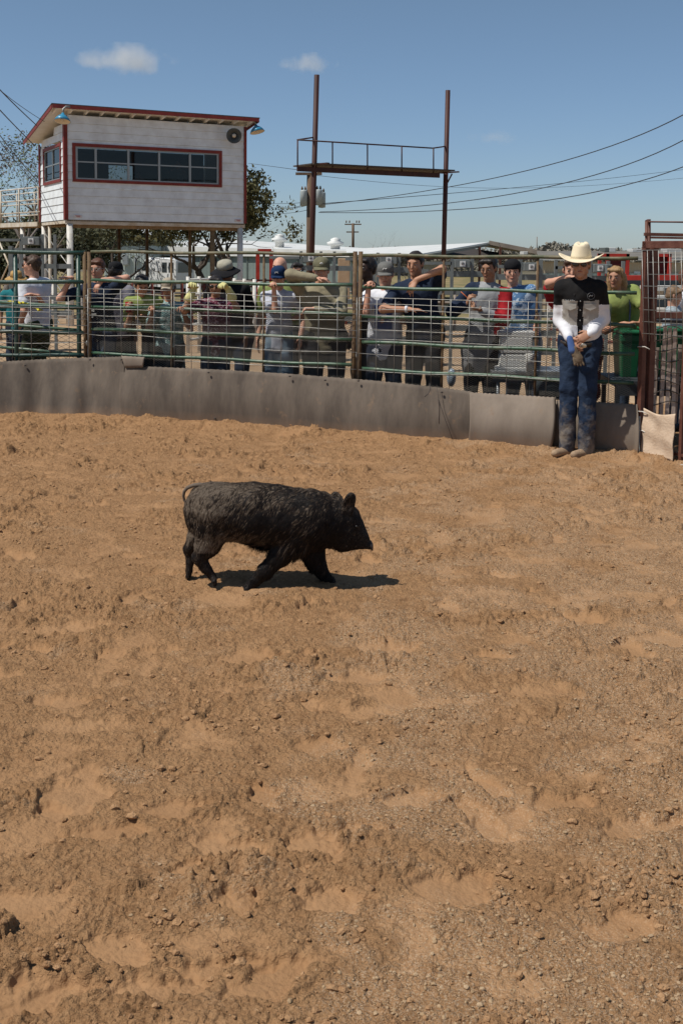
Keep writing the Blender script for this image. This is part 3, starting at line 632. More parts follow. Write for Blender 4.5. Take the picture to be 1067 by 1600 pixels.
m = MB(); m.beam(P(1006, 366, yh), P(1150, 369, yh-.0), .05, .03); m.build('deck_edge', oxide, tr)
m = MB(); m.beam(P(1010, 371, yh+.3), P(1150, 373.5, yh+.3), .05, .02); m.build('deck_edge', oxide, tr)
# ------------------------------------------------------------------ announcer's booth on stilts
wpaint = mat('white_weathered_board', (.73, .775, .79), (.58, .60, .60), 3.2, .6, bump=.35, bscale=30, stretch=(1, 1, 1), mix=(.38, .74))
wtrim = mat('cream_board', (.58, .54, .46), (.42, .34, .24), 4, .65, bump=.2, bscale=40)
redp = mat('red_trim', (.21, .030, .020), (.15, .020, .015), 6, .55, bump=.15)
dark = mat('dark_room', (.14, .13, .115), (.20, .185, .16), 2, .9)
alum = mat('aluminium_frame', (.32, .33, .32), None, rough=.4, metal=.6)
shing = mat('asphalt_shingle', (.035, .045, .035), (.08, .085, .07), 25, .9, bump=.5, bscale=120)
tanbeam = mat('tan_beam', (.26, .17, .085), (.17, .11, .055), 5, .8, bump=.3)
def glass_mat(name, tint, mixf):
    m = bpy.data.materials.new(name); m.use_nodes = True; n = m.node_tree.nodes; l = m.node_tree.links; n.clear()
    o = n.new('ShaderNodeOutputMaterial'); g = n.new('ShaderNodeBsdfGlossy'); g.inputs['Roughness'].default_value = .03; t = n.new('ShaderNodeBsdfTransparent'); t.inputs[0].default_value = (*tint, 1)
    fr = n.new('ShaderNodeFresnel'); fr.inputs[0].default_value = 1.45; ad = n.new('ShaderNodeMath'); ad.operation = 'ADD'; ad.inputs[1].default_value = mixf; mx = n.new('ShaderNodeMixShader')
    l.new(fr.outputs[0], ad.inputs[0]); l.new(ad.outputs[0], mx.inputs[0]); l.new(t.outputs[0], mx.inputs[1]); l.new(g.outputs[0], mx.inputs[2]); l.new(mx.outputs[0], o.inputs[0]); return m
glass = glass_mat('window_glass', (.50, .51, .50), .0)
BD = 29.2
O = P(104.5, 343, BD)
Ubv = nrm(A(math.sin(math.radians(63.2)), math.cos(math.radians(63.2)), 0)); Vbv = A(-Ubv[1], Ubv[0], 0); Z1 = A(0, 0, 1)
def solve_len(px, o, d):                                 # distance along d from o until image column px
    lo, hi = 0.0, 40.0
    def col(s_):
        q = o+d*s_-A(0, 0, CAM_H); return CX+F_PX*np.dot(q, Rt)/np.dot(q, Fw)
    sg = 1 if col(1) > col(0) else -1
    for _ in range(60):
        mid = (lo+hi)/2
        if (col(mid)-px)*sg < 0: lo = mid
        else: hi = mid
    return lo
LB = solve_len(383, O, Ubv); WB = 3.3
soff = mat('white_soffit', (.80, .79, .76), (.70, .68, .63), 4, .6)
HF, HB = 2.76, 2.24
def bp(u, v, w): return O+Ubv*u+Vbv*v+Z1*w
tb = thing('announcer_booth', (O[0], O[1], 0), 'white board announcer booth with red trim, raised on stilts', 'booth')
def fuv(px, py):
    q = onplane(px, py, O, -Vbv)-O; return float(q @ Ubv), float(q[2])
def suv(px, py):
    q = onplane(px, py, O, Ubv)-O; return float(q @ Vbv), float(q[2])
WU0, WW1 = fuv(118, 229); WU1, WW0 = fuv(342, 288); WW1 = (WW1+fuv(342, 240)[1])/2; WW0 = (WW0+fuv(118, 280)[1])/2
SV0, SW0 = suv(96.5, 280); SV1, SW1 = suv(70.5, 236); SW1 = (suv(96.5, 229.5)[1]+suv(70.5, 236)[1])/2; SW0 = (suv(96.5, 280.5)[1]+suv(70.5, 285)[1])/2; SV1 = min(SV1, WB-.3)
nb = 13; bh = HF/nb
def board(face, a0, a1, w0, w1, w1b=None):
    m = MB(); th = .018; w1b = w1 if w1b is None else w1b
    def q(a, w, out): return bp(a, -out, w) if face == 'f' else bp(-out, a, w)
    # lap siding: thick foot, thin head
    pts = [q(a0, w0, .0), q(a0, w0, th+.006), q(a0, w1, .006), q(a0, w1, 0), q(a1, w0, .0), q(a1, w0, th+.006), q(a1, w1b, .006), q(a1, w1b, 0)]
    m.add(pts, [(0, 1, 2, 3), (7, 6, 5, 4), (1, 5, 6, 2), (0, 4, 5, 1), (3, 2, 6, 7), (4, 0, 3, 7)]); o = m.build('board', wpaint, tb)
    return o
for i in range(nb):
    w0, w1 = i*bh+.001, (i+1)*bh-.003
    if w1 > WW0+.02 and w0 < WW1-.02:
        board('f', 0, WU0, w0, w1); board('f', WU1, LB, w0, w1)
        if w0 < WW0: board('f', WU0, WU1, w0, WW0)
        if w1 > WW1: board('f', WU0, WU1, WW1, w1)
    else: board('f', 0, LB, w0, w1)
    # side wall, its top following the roof slope
    def topw(v): return HF-(HF-HB)*v/WB
    vmax = WB if w1 < HB else max(.02, (HF-w1)/(HF-HB)*WB)
    if w1 > SW0+.02 and w0 < SW1-.02:
        board('s', 0, SV0, w0, w1); board('s', SV1, WB, w0, w1)
    elif w0 < HB+.12: board('s', 0, min(WB, vmax+.3) if w0 < HB else vmax, w0, w1)
    else: board('s', 0, vmax, w0, w1)
# far wall, back wall and floor
m = MB()
m.obox(bp(LB-.03, WB/2, HF/2-.1), [Ubv, Vbv, Z1], (.03, WB/2, HF/2-.1)); m.build('end_wall', wpaint, tb)
bw0, bw1 = 2.0, 2.75
m = MB(); hb = HB-.05
m.obox(bp(bw0/2, WB-.03, hb/2), [Ubv, Vbv, Z1], (bw0/2, .03, hb/2)); m.obox(bp((bw1+LB-.1)/2, WB-.03, hb/2), [Ubv, Vbv, Z1], ((LB-.1-bw1)/2, .03, hb/2))
m.obox(bp((bw0+bw1)/2, WB-.03, .5), [Ubv, Vbv, Z1], ((bw1-bw0)/2-.001, .03, .5)); m.obox(bp((bw0+bw1)/2, WB-.03, (1.75+hb)/2), [Ubv, Vbv, Z1], ((bw1-bw0)/2-.001, .03, (hb-1.75)/2))
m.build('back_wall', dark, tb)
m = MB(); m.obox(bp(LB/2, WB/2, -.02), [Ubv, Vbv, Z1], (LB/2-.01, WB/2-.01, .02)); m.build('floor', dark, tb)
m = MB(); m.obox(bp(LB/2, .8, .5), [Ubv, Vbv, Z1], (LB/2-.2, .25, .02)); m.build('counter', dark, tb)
# corner boards, window surround, floor beam
for (u, v, a, b_, h) in ((-.035, -.045, .075, .02, HF-.02), (LB-.05, -.045, .08, .02, HF-.02)):
    m = MB(); m.obox(bp(u+a/2, v+b_/2, h/2), [Ubv, Vbv, Z1], (a/2, b_/2, h/2)); m.build('corner_board', redp, tb)
m = MB(); m.obox(bp(-.042, .05, HF/2-.02), [Ubv, Vbv, Z1], (.012, .08, HF/2-.02)); m.build('corner_board', redp, tb)
m = MB(); m.obox(bp(-.042, WB-.05, HB/2-.0), [Ubv, Vbv, Z1], (.012, .07, HB/2)); m.build('corner_board', redp, tb)
m = MB(); m.obox(bp(LB/2, .06, -.07), [Ubv, Vbv, Z1], (LB/2, .05, .055)); m.build('floor_beam', wtrim, tb)
m = MB(); m.obox(bp(LB/2, .16, -.17), [Ubv, Vbv, Z1], (LB/2-.05, .05, .045)); m.build('floor_beam', tanbeam, tb)
m = MB(); m.obox(bp(.03, WB/2, -.06), [Ubv, Vbv, Z1], (.04, WB/2-.12, .04)); m.build('floor_beam', wtrim, tb)
def window(face, a0, a1, w0, w1, divs, midrail, nm='window'):
    tr_ = .085
    def bx(m, A0, A1, W0, W1, o0, o1):
        if face == 'f': m.obox(bp((A0+A1)/2, -(o0+o1)/2, (W0+W1)/2), [Ubv, Vbv, Z1], ((A1-A0)/2, (o1-o0)/2, (W1-W0)/2))
        else: m.obox(bp(-(o0+o1)/2, (A0+A1)/2, (W0+W1)/2), [Ubv, Vbv, Z1], ((o1-o0)/2, (A1-A0)/2, (W1-W0)/2))
    m = MB(); bx(m, a0-tr_, a1+tr_, w1, w1+tr_, -.01, .045); bx(m, a0-tr_, a1+tr_, w0-tr_*.9, w0, -.01, .047); bx(m, a0-tr_, a0, w0, w1, -.01, .044); bx(m, a1, a1+tr_, w0, w1, -.01, .044)
    fr = m.build(nm, redp, tb)
    m = MB(); bx(m, a0, a1, w1-.035, w1, -.03, .012); bx(m, a0, a1, w0, w0+.035, -.03, .012); m.build('frame', alum, fr)
    for d in divs: m = MB(); bx(m, d-.03, d+.03, w0+.035, w1-.035, -.03, .014); m.build('mullion', alum, fr)
    ds = sorted(divs); edges = list(zip(ds[:-1], ds[1:]))
    for k, (e0, e1) in enumerate(edges):
        m = MB(); bx(m, e0+.03, e1-.03, midrail-.017, midrail+.017, -.03, .006); m.build('sash_rail', alum, fr)
        m = MB(); bx(m, e0+.03, e1-.03, w0+.035, midrail-.017, -.016, -.010); m.build('pane', glass, fr)
        m = MB(); bx(m, e0+.03, e1-.03, midrail+.017, w1-.035, -.022, -.016); m.build('pane', glass, fr)
fd = [fuv(x_, 255)[0] for x_ in (150, 201, 249, 297)]
window('f', WU0, WU1, WW0, WW1, [WU0+.03]+fd+[WU1-.03], (WW0+WW1)/2+.03)
window('s', SV0, SV1, SW0, SW1, [SV0+.03, (SV0+SV1)/2, SV1-.03], (SW0+SW1)/2)
# roof: sloping down to the back, deep overhang at the front
ov_f, ov_l, ov_r, ov_b = .34, .40, .28, .35; sl = (HF-HB)/WB
def rf(u, v, dz=0): return bp(u, v, HF+.02-sl*v+dz)
Ld = nrm(Vbv-Z1*sl); Nn = nrm(np.cross(Ubv, Ld)); Nn = Nn if Nn[2] > 0 else -Nn
cu = (LB+ov_r-ov_l)/2; cv = (WB+ov_b-ov_f)/2
m = MB(); m.obox(rf(cu, cv, .12), [Ubv, Ld, Nn], ((LB+ov_l+ov_r)/2, (WB+ov_f+ov_b)/2, .015)); m.build('roof_deck', soff, tb)
m = MB(); m.obox(rf(cu, cv, .148), [Ubv, Ld, Nn], ((LB+ov_l+ov_r)/2+.03, (WB+ov_f+ov_b)/2+.03, .011)); m.build('roof', shing, tb)
k = -ov_l+.1
while k < LB+ov_r:
    m = MB(); m.obox(rf(k, -ov_f/2+.1, .06), [Ubv, Ld, Nn], (.02, ov_f/2+.08, .044)); m.build('rafter', soff, tb); k += .42
m = MB(); m.obox(rf(cu, -ov_f-.01, .085), [Ubv, Ld, Nn], ((LB+ov_l+ov_r)/2, .012, .048)); m.build('fascia', redp, tb)
for u_ in (-ov_l-.012, LB+ov_r+.012): m = MB(); m.obox(rf(u_, cv, .085), [Ubv, Ld, Nn], (.012, (WB+ov_f+ov_b)/2, .05)); m.build('fascia', redp, tb)
# small notices low on the front
for px_ in (121.5, 371.5):
    u, w = fuv(px_, 338 if px_ < 200 else 344.5)
    m = MB(); m.obox(bp(u, -.03, w), [Ubv, Vbv, Z1], (.11, .004, .035)); s_ = m.build('notice', mat('notice_white', (.62, .58, .56), None), tb)
    m = MB()
    for k, ww in enumerate((.018, -.002, -.018)): m.obox(bp(u+.01*k, -.0355, w+ww), [Ubv, Vbv, Z1], (.07-.012*k, .001, .005))
    m.build('lettering', mat('notice_red', (.45, .12, .10), None), s_)
# stilts
pipe = whitep
def post_px(px, top, yv, r=.06, mt=pipe, nm='stilt'):
    q = P(px, 345, yv); m = MB(); m.tube([A(q[0], yv, -.9), A(q[0], yv, top)], r, 10); m.build(nm, mt, tb, True)
zt_ = O[2]-.12
cf = bp(.06, .06, 0); post_px(109.5, zt_, cf[1], .085)
q = bp(.06, WB-.1, 0)
for u, v, r_, mt in ((.06, WB-.12, .08, pipe), (.06, WB-.9, .05, wtrim), (LB-.12, .08, .085, pipe), (LB*.82, .2, .07, tanbeam), (LB-.6, WB-.2, .05, tanbeam), (LB*.45, WB-.1, .05, rust), (LB*.62, WB-.1, .05, rust)):
    q = bp(u, v, 0); m = MB(); m.tube([A(q[0], q[1], -.9), A(q[0], q[1], zt_)], r_, 10); m.build('stilt', mt, tb, True)
for k in range(3):
    z1_, z0_ = zt_-.2-1.0*k, zt_-1.1-1.0*k; a_, b_ = bp(.06, .12, 0), bp(.06, WB-.2, 0)
    m = MB(); m.tube([A(a_[0], a_[1], z0_), A(b_[0], b_[1], z1_)], .018, 6); m.tube([A(a_[0], a_[1], z1_), A(b_[0], b_[1], z0_)], .018, 6); m.build('cross_brace', zinc, tb, True)
# walkway behind with railing
wk = thing('walkway', bp(0, WB, -1), 'white railed walkway running off behind the announcer booth', 'walkway')
wl = 7.5
wdir = nrm(A(-.62, .78, 0)); w0p = bp(-.05, WB-.1, 0)
def wp(s_, z, o=0): return w0p+wdir*s_+Z1*z+np.cross(wdir, Z1)*o
for o_ in (0, 1.1):
    for z in (1.02, .66, .30): m = MB(); m.tube([wp(0, z, o_), wp(wl, z-.0, o_)], .022, 6); m.build('rail', wtrim if z < 1 else pipe, wk, True)
    for k in range(6): m = MB(); m.tube([wp(.1+1.45*k, 0, o_), wp(.1+1.45*k, 1.02, o_)], .025, 6); m.build('baluster', wtrim, wk, True)
m = MB(); m.beam(wp(0, -.06, .55), wp(wl, -.06, .55), 1.2, .1); m.build('deck', tanbeam, wk)
m = MB(); m.beam(wp(0, -.06, -.08), wp(wl, -.06, -.08), .04, .13); m.build('deck_edge', wtrim, wk)
for s_, o_ in ((1.3, 0), (3.6, 0), (3.9, 1.0), (6.4, 0), (6.0, 1.0)):
    m = MB(); a_ = wp(s_, -.1, o_); m.tube([A(a_[0], a_[1], -.9), a_], .075, 10); m.build('stilt', pipe, wk, True)
m = MB(); m.tube([wp(3.6, -.2), wp(1.0, -2.6)], .03, 6); m.tube([wp(1.3, -.3), wp(3.6, -2.2)], .025, 6); m.build('cross_brace', wtrim, wk, True)
# blue barn lamps and the horn loudspeaker
bluem = mat('blue_lamp_enamel', (.035, .26, .42), (.03, .20, .34), 6, .35, spec=.6); lin = mat('lamp_white_inside', (.66, .58, .46), None, rough=.5)
def barn_lamp(px, py, Y, ax, s_, label):
    c = P(px, py, Y); t_ = thing('barn_lamp', c, label, 'lamp', 'blue enamel lamps at the booth eaves'); ax = nrm(ax)
    m = MB(); m.lathe(c, [(.03, .20), (.05, .15), (.10, .12), (.17, .05), (.215, -.03), (.205, -.03), (.16, .04), (.09, .10), (.02, .13)], 20, axis=ax); o = m.build('lamp_shade', [bluem, lin], t_, True)
    me = o.data; n_ = len(me.polygons); me.polygons.foreach_set('material_index', [0 if i < 5*20 else 1 for i in range(n_)])
    m = MB(); m.ell(c+ax*.02, (.05, .05, .06)); m.build('bulb', mat('bulb', (.55, .5, .42), None, rough=.3), t_, True)
    m = MB(); m.tube([c+ax*.18, c+ax*.30, c+ax*.36+s_*.08, c+ax*.34+s_*.2], .028, 8); m.build('bracket', zinc, t_, True); return t_
q = fuv(98, 190)
barn_lamp(98, 188, BD-.9, A(.02, .25, 1), A(.7, .6, .2), 'blue enamel lamp under the left eave of the booth')
barn_lamp(402, 205, BD+2.2, A(-.25, .15, 1), A(-1, .2, .1), 'blue enamel lamp hanging off the right eave of the booth')
c = P(366, 212, bp(LB-.35, 0, 0)[1]-.35); t_ = thing('horn_speaker', c, 'round grey horn loudspeaker on the booth front beside the right eave', 'loudspeaker'); ax = nrm(A(.05, -1, -.12))
hm = mat('grey_horn', (.07, .075, .07), (.045, .048, .045), 6, .5)
m = MB(); m.lathe(c, [(.02, -.28), (.05, -.25), (.07, -.12), (.12, -.03), (.20, .03), (.215, .04), (.205, .045), (.12, -.01), (.06, -.08), (.01, -.1)], 22, axis=ax); m.build('horn', hm, t_, True)
m = MB(); m.lathe(c, [(.012, -.09), (.05, -.06), (.06, -.02), (.01, 0)], 12, axis=ax); m.build('driver', lin, t_, True)
m = MB(); m.tube([c-ax*.1, c-ax*.3+A(0, 0, .12), c-ax*.42+A(0, 0, .14)], .02, 6); m.build('bracket', zinc, t_, True)

# ------------------------------------------------------------------ tall rusty pole frame with a catwalk
PY1, PY2 = 24.5, 26.6
poleox = mat('dark_oxide_pole', (.032, .010, .009), (.06, .019, .014), 4, .6, stretch=(1, 1, .3))
a0 = P(487.5, 392, PY1); a1 = P(495, 117, PY1); b0 = P(693, 398, PY2); b1 = P(699.5, 141, PY2)
tf = thing('pole_frame', (a0[0], PY1, 0), 'two tall red brown poles carrying a railed catwalk against the sky', 'pole frame')
def ext(lo, hi, z): d = (hi-lo)/(hi[2]-lo[2]); return lo+d*(z-lo[2])
m = MB(); m.tube([ext(a0, a1, -.2), a1], .058, 12); m.build('pole', poleox, tf, True)
m = MB(); m.tube([ext(b0, b1, -.2), b1], .058, 12); m.build('pole', poleox, tf, True)
cw = [P(464.5, 264, PY1-.45), P(686, 274.5, PY2-.5)]; cb = [P(484, 259, PY1+.45), P(697, 269, PY2+.4)]
m = MB(); m.beam(cw[0], cw[1], .05, .10); m.build('catwalk_beam', poleox, tf)
m = MB(); m.beam(cb[0], cb[1], .05, .08); m.build('catwalk_beam', poleox, tf)
m = MB(); m.beam((cw[0]+cb[0])/2+A(0, 0, .055), (cw[1]+cb[1])/2+A(0, 0, .055), .95, .03); m.build('catwalk_deck', mat('dark_steel', (.04, .035, .03), (.07, .05, .04), 8, .8), tf)
for (p_, q_, rr_) in (((464.5, 218.5, PY1-.45), (676, 231.5, PY2-.5), .018), ((464.5, 218.5, PY1-.45), (491, 214.5, PY1), .018), ((676, 231.5, PY2-.5), (697, 228.5, PY2), .018)):
    m = MB(); m.tube([P(*p_), P(*q_)], rr_, 6); m.build('hand_rail', poleox, tf, True)
for pxs, pt, pbm in ((465, 219, 264), (519.5, 222, 262), (574, 225.5, 266), (627.5, 228.5, 270), (677, 231.5, 273)):
    f_ = (pxs-464.5)/222; Yk = PY1-.45+(PY2-.5-PY1+.45)*f_; m = MB(); m.tube([P(pxs, pt, Yk), P(pxs, pbm, Yk)], .018, 6); m.build('baluster', poleox, tf, True)
m = MB(); m.beam(P(488, 257, PY1-.1), P(513, 255, PY1-.5), .08, .03); m.build('outrigger', poleox, tf)
m = MB(); m.beam(P(692, 270, PY2-.1), P(717, 268.5, PY2-.2), .08, .03); m.build('outrigger', poleox, tf)
m = MB(); m.tube([P(698, 287, PY2), P(706, 271.5, PY2-.1)], .018, 6); m.build('brace', poleox, tf, True)

# ------------------------------------------------------------------ utility poles and wires
woodp = mat('pole_wood', (.10, .062, .038), (.16, .105, .07), 10, .9, bump=.4, stretch=(1, 1, .15))
UY = 42.0; tu = thing('utility_pole', (P(484, 390, UY)[0], UY, 0), 'wooden utility pole with three transformer cans beside the rusty poles', 'utility pole')
q = P(484, 390, UY); m = MB(); m.tube([A(q[0], UY, -.7), P(485, 271, UY)], .14, 10); m.build('pole', woodp, tu, True)
m = MB(); m.beam(P(462, 271.5, UY-.1), P(503, 271.5, UY-.1), .1, .1); m.build('crossarm', woodp, tu)
canm = mat('transformer_grey', (.36, .40, .40), None, rough=.5)
for px_, py_, dy in ((474.5, 309, -.1), (498, 308, 0.05), (503, 312, .5)):
    c = P(px_, py_, UY+dy); m = MB(); m.lathe(c, [(.02, -.32), (.14, -.30), (.14, .24), (.13, .28), (.05, .30)], 14); o = m.build('transformer', canm, tu, True)
    m = MB(); m.lathe(c+A(-.06, 0, .29), [(.03, 0), (.045, .05), (.03, .09), (.02, .14)], 8); m.lathe(c+A(.06, 0, .29), [(.03, 0), (.045, .05), (.03, .09), (.02, .14)], 8); m.build('bushing', rust, o, True)
for px_ in (466, 478, 492, 501): m = MB(); m.lathe(P(px_, 270, UY-.1)+A(0, 0, .05), [(.02, 0), (.05, .04), (.03, .12), (.02, .16)], 8); m.build('insulator', canm, tu, True)
FY = 130.0; t2 = thing('utility_pole', (P(551, 390, FY)[0], FY, -.9), 'small distant utility pole with two crossarms above the shed roof', 'utility pole')
m = MB(); m.tube([P(551.5, 395, FY), P(551.5, 349, FY)], .16, 8); m.build('pole', woodp, t2, True)
m = MB(); m.beam(P(538.5, 350.5, FY), P(564.5, 350.5, FY), .12, .14); m.build('crossarm', woodp, t2)
m = MB(); m.beam(P(541, 362.5, FY), P(560.5, 362.5, FY), .12, .14); m.build('crossarm', woodp, t2)
for px_ in (541, 546, 557, 561): m = MB(); m.lathe(P(px_, 349, FY)+A(0, 0, .05), [(.05, 0), (.1, .1), (.06, .3)], 6); m.build('insulator', woodp, t2, True)
wirem = mat('power_cable', (.035, .035, .037), None, rough=.6)
def wire(pts, label, r=.014, n=24, sag=0):
    Q0 = [P(*p) for p in pts]; out = []
    if len(Q0) == 2:
        for k in range(n+1): s_ = k/n; out.append(Q0[0]+(Q0[1]-Q0[0])*s_-Z1*sag*4*s_*(1-s_))
    else:
        a_, b_, c_ = Q0
        for k in range(n+1): s_ = k/n; out.append(a_*(1-s_)*(1-2*s_)+b_*4*s_*(1-s_)+c_*s_*(2*s_-1))
    m = MB(); m.tube(out, r*.75, 5, caps=False); o = m.build('power_line', wirem, None, True); tag(o, label, 'power line', 'overhead power and service lines'); return o
wire([(503, 320, UY), (800, 272, 30), (1090, 166, 22)], 'uppermost cable rising to the right edge from the transformer pole', .016)
wire([(500, 331, UY), (800, 303, 31), (1090, 206, 23)], 'middle cable rising to the right from the transformer pole', .016)
wire([(498, 332, UY), (800, 320, 32), (1090, 251, 24)], 'lowest cable rising to the right from the transformer pole', .016)
wire([(486, 273, UY), (800, 294, 60), (1090, 276, 60)], 'thin faint wire crossing the sky behind the rusty poles', .011)
wire([(388, 255, 60), (470, 266, UY)], 'thin wire from behind the booth roof to the crossarm', .014)
wire([(-20, 117, 20), (14, 154, 23), (58, 196, 28)], 'thick cable dropping behind the booth roof edge from the upper left corner', .016)
wire([(-20, 122, 20), (25, 160, 23), (70, 190, 28)], 'twisted pale cable nearest the booth roof at upper left', .009)
wire([(-20, 148, 20), (10, 182, 23), (55, 228, 29.5)], 'second thick cable slanting down to the booth side wall', .016)
wire([(-10, 196, 24), (25, 243, 29), (64, 288, 34)], 'third cable slanting down behind the booth side window', .016)
wire([(-10, 205, 24), (25, 252, 29), (64, 296, 34)], 'lowest cable slanting down behind the booth side window', .014)
wire([(-10, 221, 60), (64, 222, 60)], 'faint level wire left of the booth', .018)
for i, (y0, y1, y2) in enumerate(((322, 325, 318), (316, 318, 315), (330, 327, 321), (336, 334, 328))):
    wire([(388, y0, 70), (440, y1, 56), (480, y2, UY)], ['service wire low beside the oak, first from top', 'service wire low beside the oak, uppermost faint one', 'service wire low beside the oak, third down', 'service wire low beside the oak, lowest one'][i], .014)
wire([(505, 318, UY), (900, 284, 80), (1090, 262, 100)], 'faint nearly level wire leaving the transformer pole rightward', .02)

# ------------------------------------------------------------------ buildings behind
tin = mat('white_tin_roof', (.70, .70, .67), (.60, .60, .57), 1, .45, bump=.05)
gwall = mat('grey_green_siding', (.16, .20, .19), (.20, .24, .225), .7, .6); pwall = mat('pale_green_siding', (.44, .50, .47), (.38, .44, .41), .6, .6)
def rib(m_, scale, dist=.03):
    n = m_.node_tree.nodes; l = m_.node_tree.links; tc = n.new('ShaderNodeTexCoord'); w = n.new('ShaderNodeTexWave'); w.bands_direction = 'X'; w.inputs['Scale'].default_value = scale
    b = n.new('ShaderNodeBump'); b.inputs['Distance'].default_value = dist; b.inputs['Strength'].default_value = .6; l.new(tc.outputs['Object'], w.inputs[0]); l.new(w.outputs[1], b.inputs['Height']); l.new(b.outputs[0], n['Principled BSDF'].inputs['Normal'])
rib(gwall, 1.2); rib(pwall, 1.6)
def slab(name, mt, par, p_, q_, z0, z1, th=.15):        # upright wall between two ground points
    m = MB(); a_ = A(p_[0], p_[1], (z0+z1)/2); b_ = A(q_[0], q_[1], (z0+z1)/2); m.beam(a_, b_, th, z1-z0); return m.build(name, mt, par)
zg = -1.0
# long grey green shed
S0 = P(238, 384, 84); S1 = P(560, 391, 72)
ws = thing('metal_shed', (S0[0], S0[1], zg), 'long grey green metal shed with white roof edge behind the yard', 'shed')
slab('wall', gwall, ws, S0, S1, zg, S0[2]-.35)
m = MB(); back = A(3.0, 14, 1.0)
m.add([S0+A(0, -.4, 0), S1+A(0, -.4, -.05), S1+back+A(0, 0, -.9), S0+back+A(0, 0, -.2), S0+A(0, -.4, -.75), S1+A(0, -.4, -.45)], [(0, 1, 2, 3), (4, 5, 1, 0)]); m.build('roof', tin, ws)
for px0, px1, mt, z1 in ((455, 474, mat('mint_door', (.20, .52, .40), None), -.2), (308, 322, mat('pale_panel', (.35, .37, .36), None), 0.2), (345, 352, mat('pale_panel2', (.30, .33, .32), None), 0.2)):
    f0, f1 = (px0-238)/322, (px1-238)/322; a_ = line_at(S0, S1, f0)-A(0, .25, 0); b_ = line_at(S0, S1, f1)-A(0, .25, 0); slab('door', mt, ws, a_, b_, zg, z1+.7, .06)
for px_, Yv, zv in ((437, 80, 378), (524, 77, 384)):
    c = P(px_, zv, Yv+6); m = MB(); m.lathe(c, [(.35, -.5), (.35, .0), (.6, .05), (.65, .25), (.35, .38), (.4, .5), (.1, .62)], 12); o = m.build('roof_vent', tin, ws, True)
for f in np.linspace(.03, .97, 13):
    m = MB(); a_ = line_at(S0, S1, f)-A(0, .14, 0); m.beam(A(a_[0], a_[1], zg), A(a_[0], a_[1], S0[2]-.4), .1, .1); m.build('wall_post', gwall, ws)
# pale green house end at left with windows and a door
H0 = P(163, 374, 78); H1 = P(236, 374, 78); wh = thing('pale_house', (H0[0], 78, zg), 'pale green metal building with two windows and a door, seen under the booth', 'building')
pk = (H0+H1)/2+A(-.6, 0, 1.0)
m = MB(); m.add([A(H0[0], 78, zg), A(H1[0], 78, zg), H1, pk, H0], [(0, 1, 2, 3, 4)]); m.add([A(H1[0], 78, zg), A(H1[0], 88, zg), H1+A(0, 10, 0), H1], [(0, 1, 2, 3)]); m.build('wall', pwall, wh)
m = MB(); m.add([H1+A(.2, -.4, 0), H1+A(.2, 11, 0), pk+A(0, 11, .1), pk+A(0, -.4, .1), H0+A(-.2, -.4, 0), H0+A(-.2, 11, 0)], [(0, 1, 2, 3), (3, 2, 5, 4)]); m.build('roof', tin, wh)
wdk = mat('dim_window', (.17, .19, .21), None, rough=.3, spec=.6)
for x0, x1, y0, y1, nm in ((174, 181.5, 402, 414, 'window'), (191, 201, 397, 414.5, 'door'), (210, 214.5, 401, 412, 'window')):
    a_ = P(x0, y1, 77.9); b_ = P(x1, y0, 77.9); m = MB(); m.box((a_[0], 77.86, a_[2]), (b_[0], 77.93, b_[2])); f_ = m.build(nm, mat('window_trim', (.55, .58, .56), None), wh)
    m = MB(); m.box((a_[0]+.06, 77.83, a_[2]+.06), (b_[0]-.06, 77.856, b_[2]-.06)); m.build('pane', wdk if nm == 'window' else mat('grey_door', (.30, .33, .34), None), f_)
# white roofed open barn
B0 = P(541, 393.5, 66); R0_ = P(541, 389, 76); R1_ = P(764, 378.5, 62); E0 = P(645, 398.5, 52); E1 = P(872, 400.5, 58)
wb_ = thing('open_barn', (E0[0], E0[1], zg), 'white roofed open barn with a dark gable end behind the young men', 'barn')
zE = E0[2]; 
m = MB(); m.add([A(P(541, 398, 66)[0], 66, P(541, 398, 66)[2]), E0, R1_, R0_], [(0, 1, 2, 3)]); m.add([R1_, R1_+A(0, 0, -.10), E0+A(0, 0, -.10), E0], [(0, 1, 2, 3)]); m.build('roof', tin, wb_)
m = MB(); m.add([R1_+A(.05, .1, .0), E1+A(0, .1, .1), E1+A(1, 12, .1), R1_+A(0, 12, 0)], [(0, 1, 2, 3)]); m.beam(R1_+A(0, -.1, -.02), E1+A(0, -.1, 0), .1, .22); m.build('roof', mat('dull_roof', (.12, .10, .085), (.18, .15, .12), 1, .7), wb_)
m = MB(); m.beam(E0+A(.1, -.05, -.12), R1_+A(0, -.05, -.14), .12, .14); m.build('barge_board', mat('grey_board', (.24, .25, .23), None), wb_)
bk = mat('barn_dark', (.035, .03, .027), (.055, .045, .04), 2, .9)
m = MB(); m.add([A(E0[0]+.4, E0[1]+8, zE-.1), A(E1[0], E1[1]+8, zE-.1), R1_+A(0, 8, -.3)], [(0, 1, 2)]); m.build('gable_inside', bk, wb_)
for px_ in (749, 781):
    m = MB(); c = P(px_, 400, 60); m.beam(A(c[0], 60, zg), A(c[0], 60, P(px_, 384+abs(px_-764)*.12, 60)[2]), .12, .12); m.build('barn_post', oxide, wb_)
m = MB(); m.beam(E0+A(.3, .1, -.12), E1+A(0, 0, -.1), .14, .16); m.build('tie_beam', oxide, wb_)
c0, c1 = P(637, 440, 64), P(690, 440, 64); slab('wall', mat('white_siding', (.66, .67, .65), None), wb_, c0, c1, zg, zE-.35)
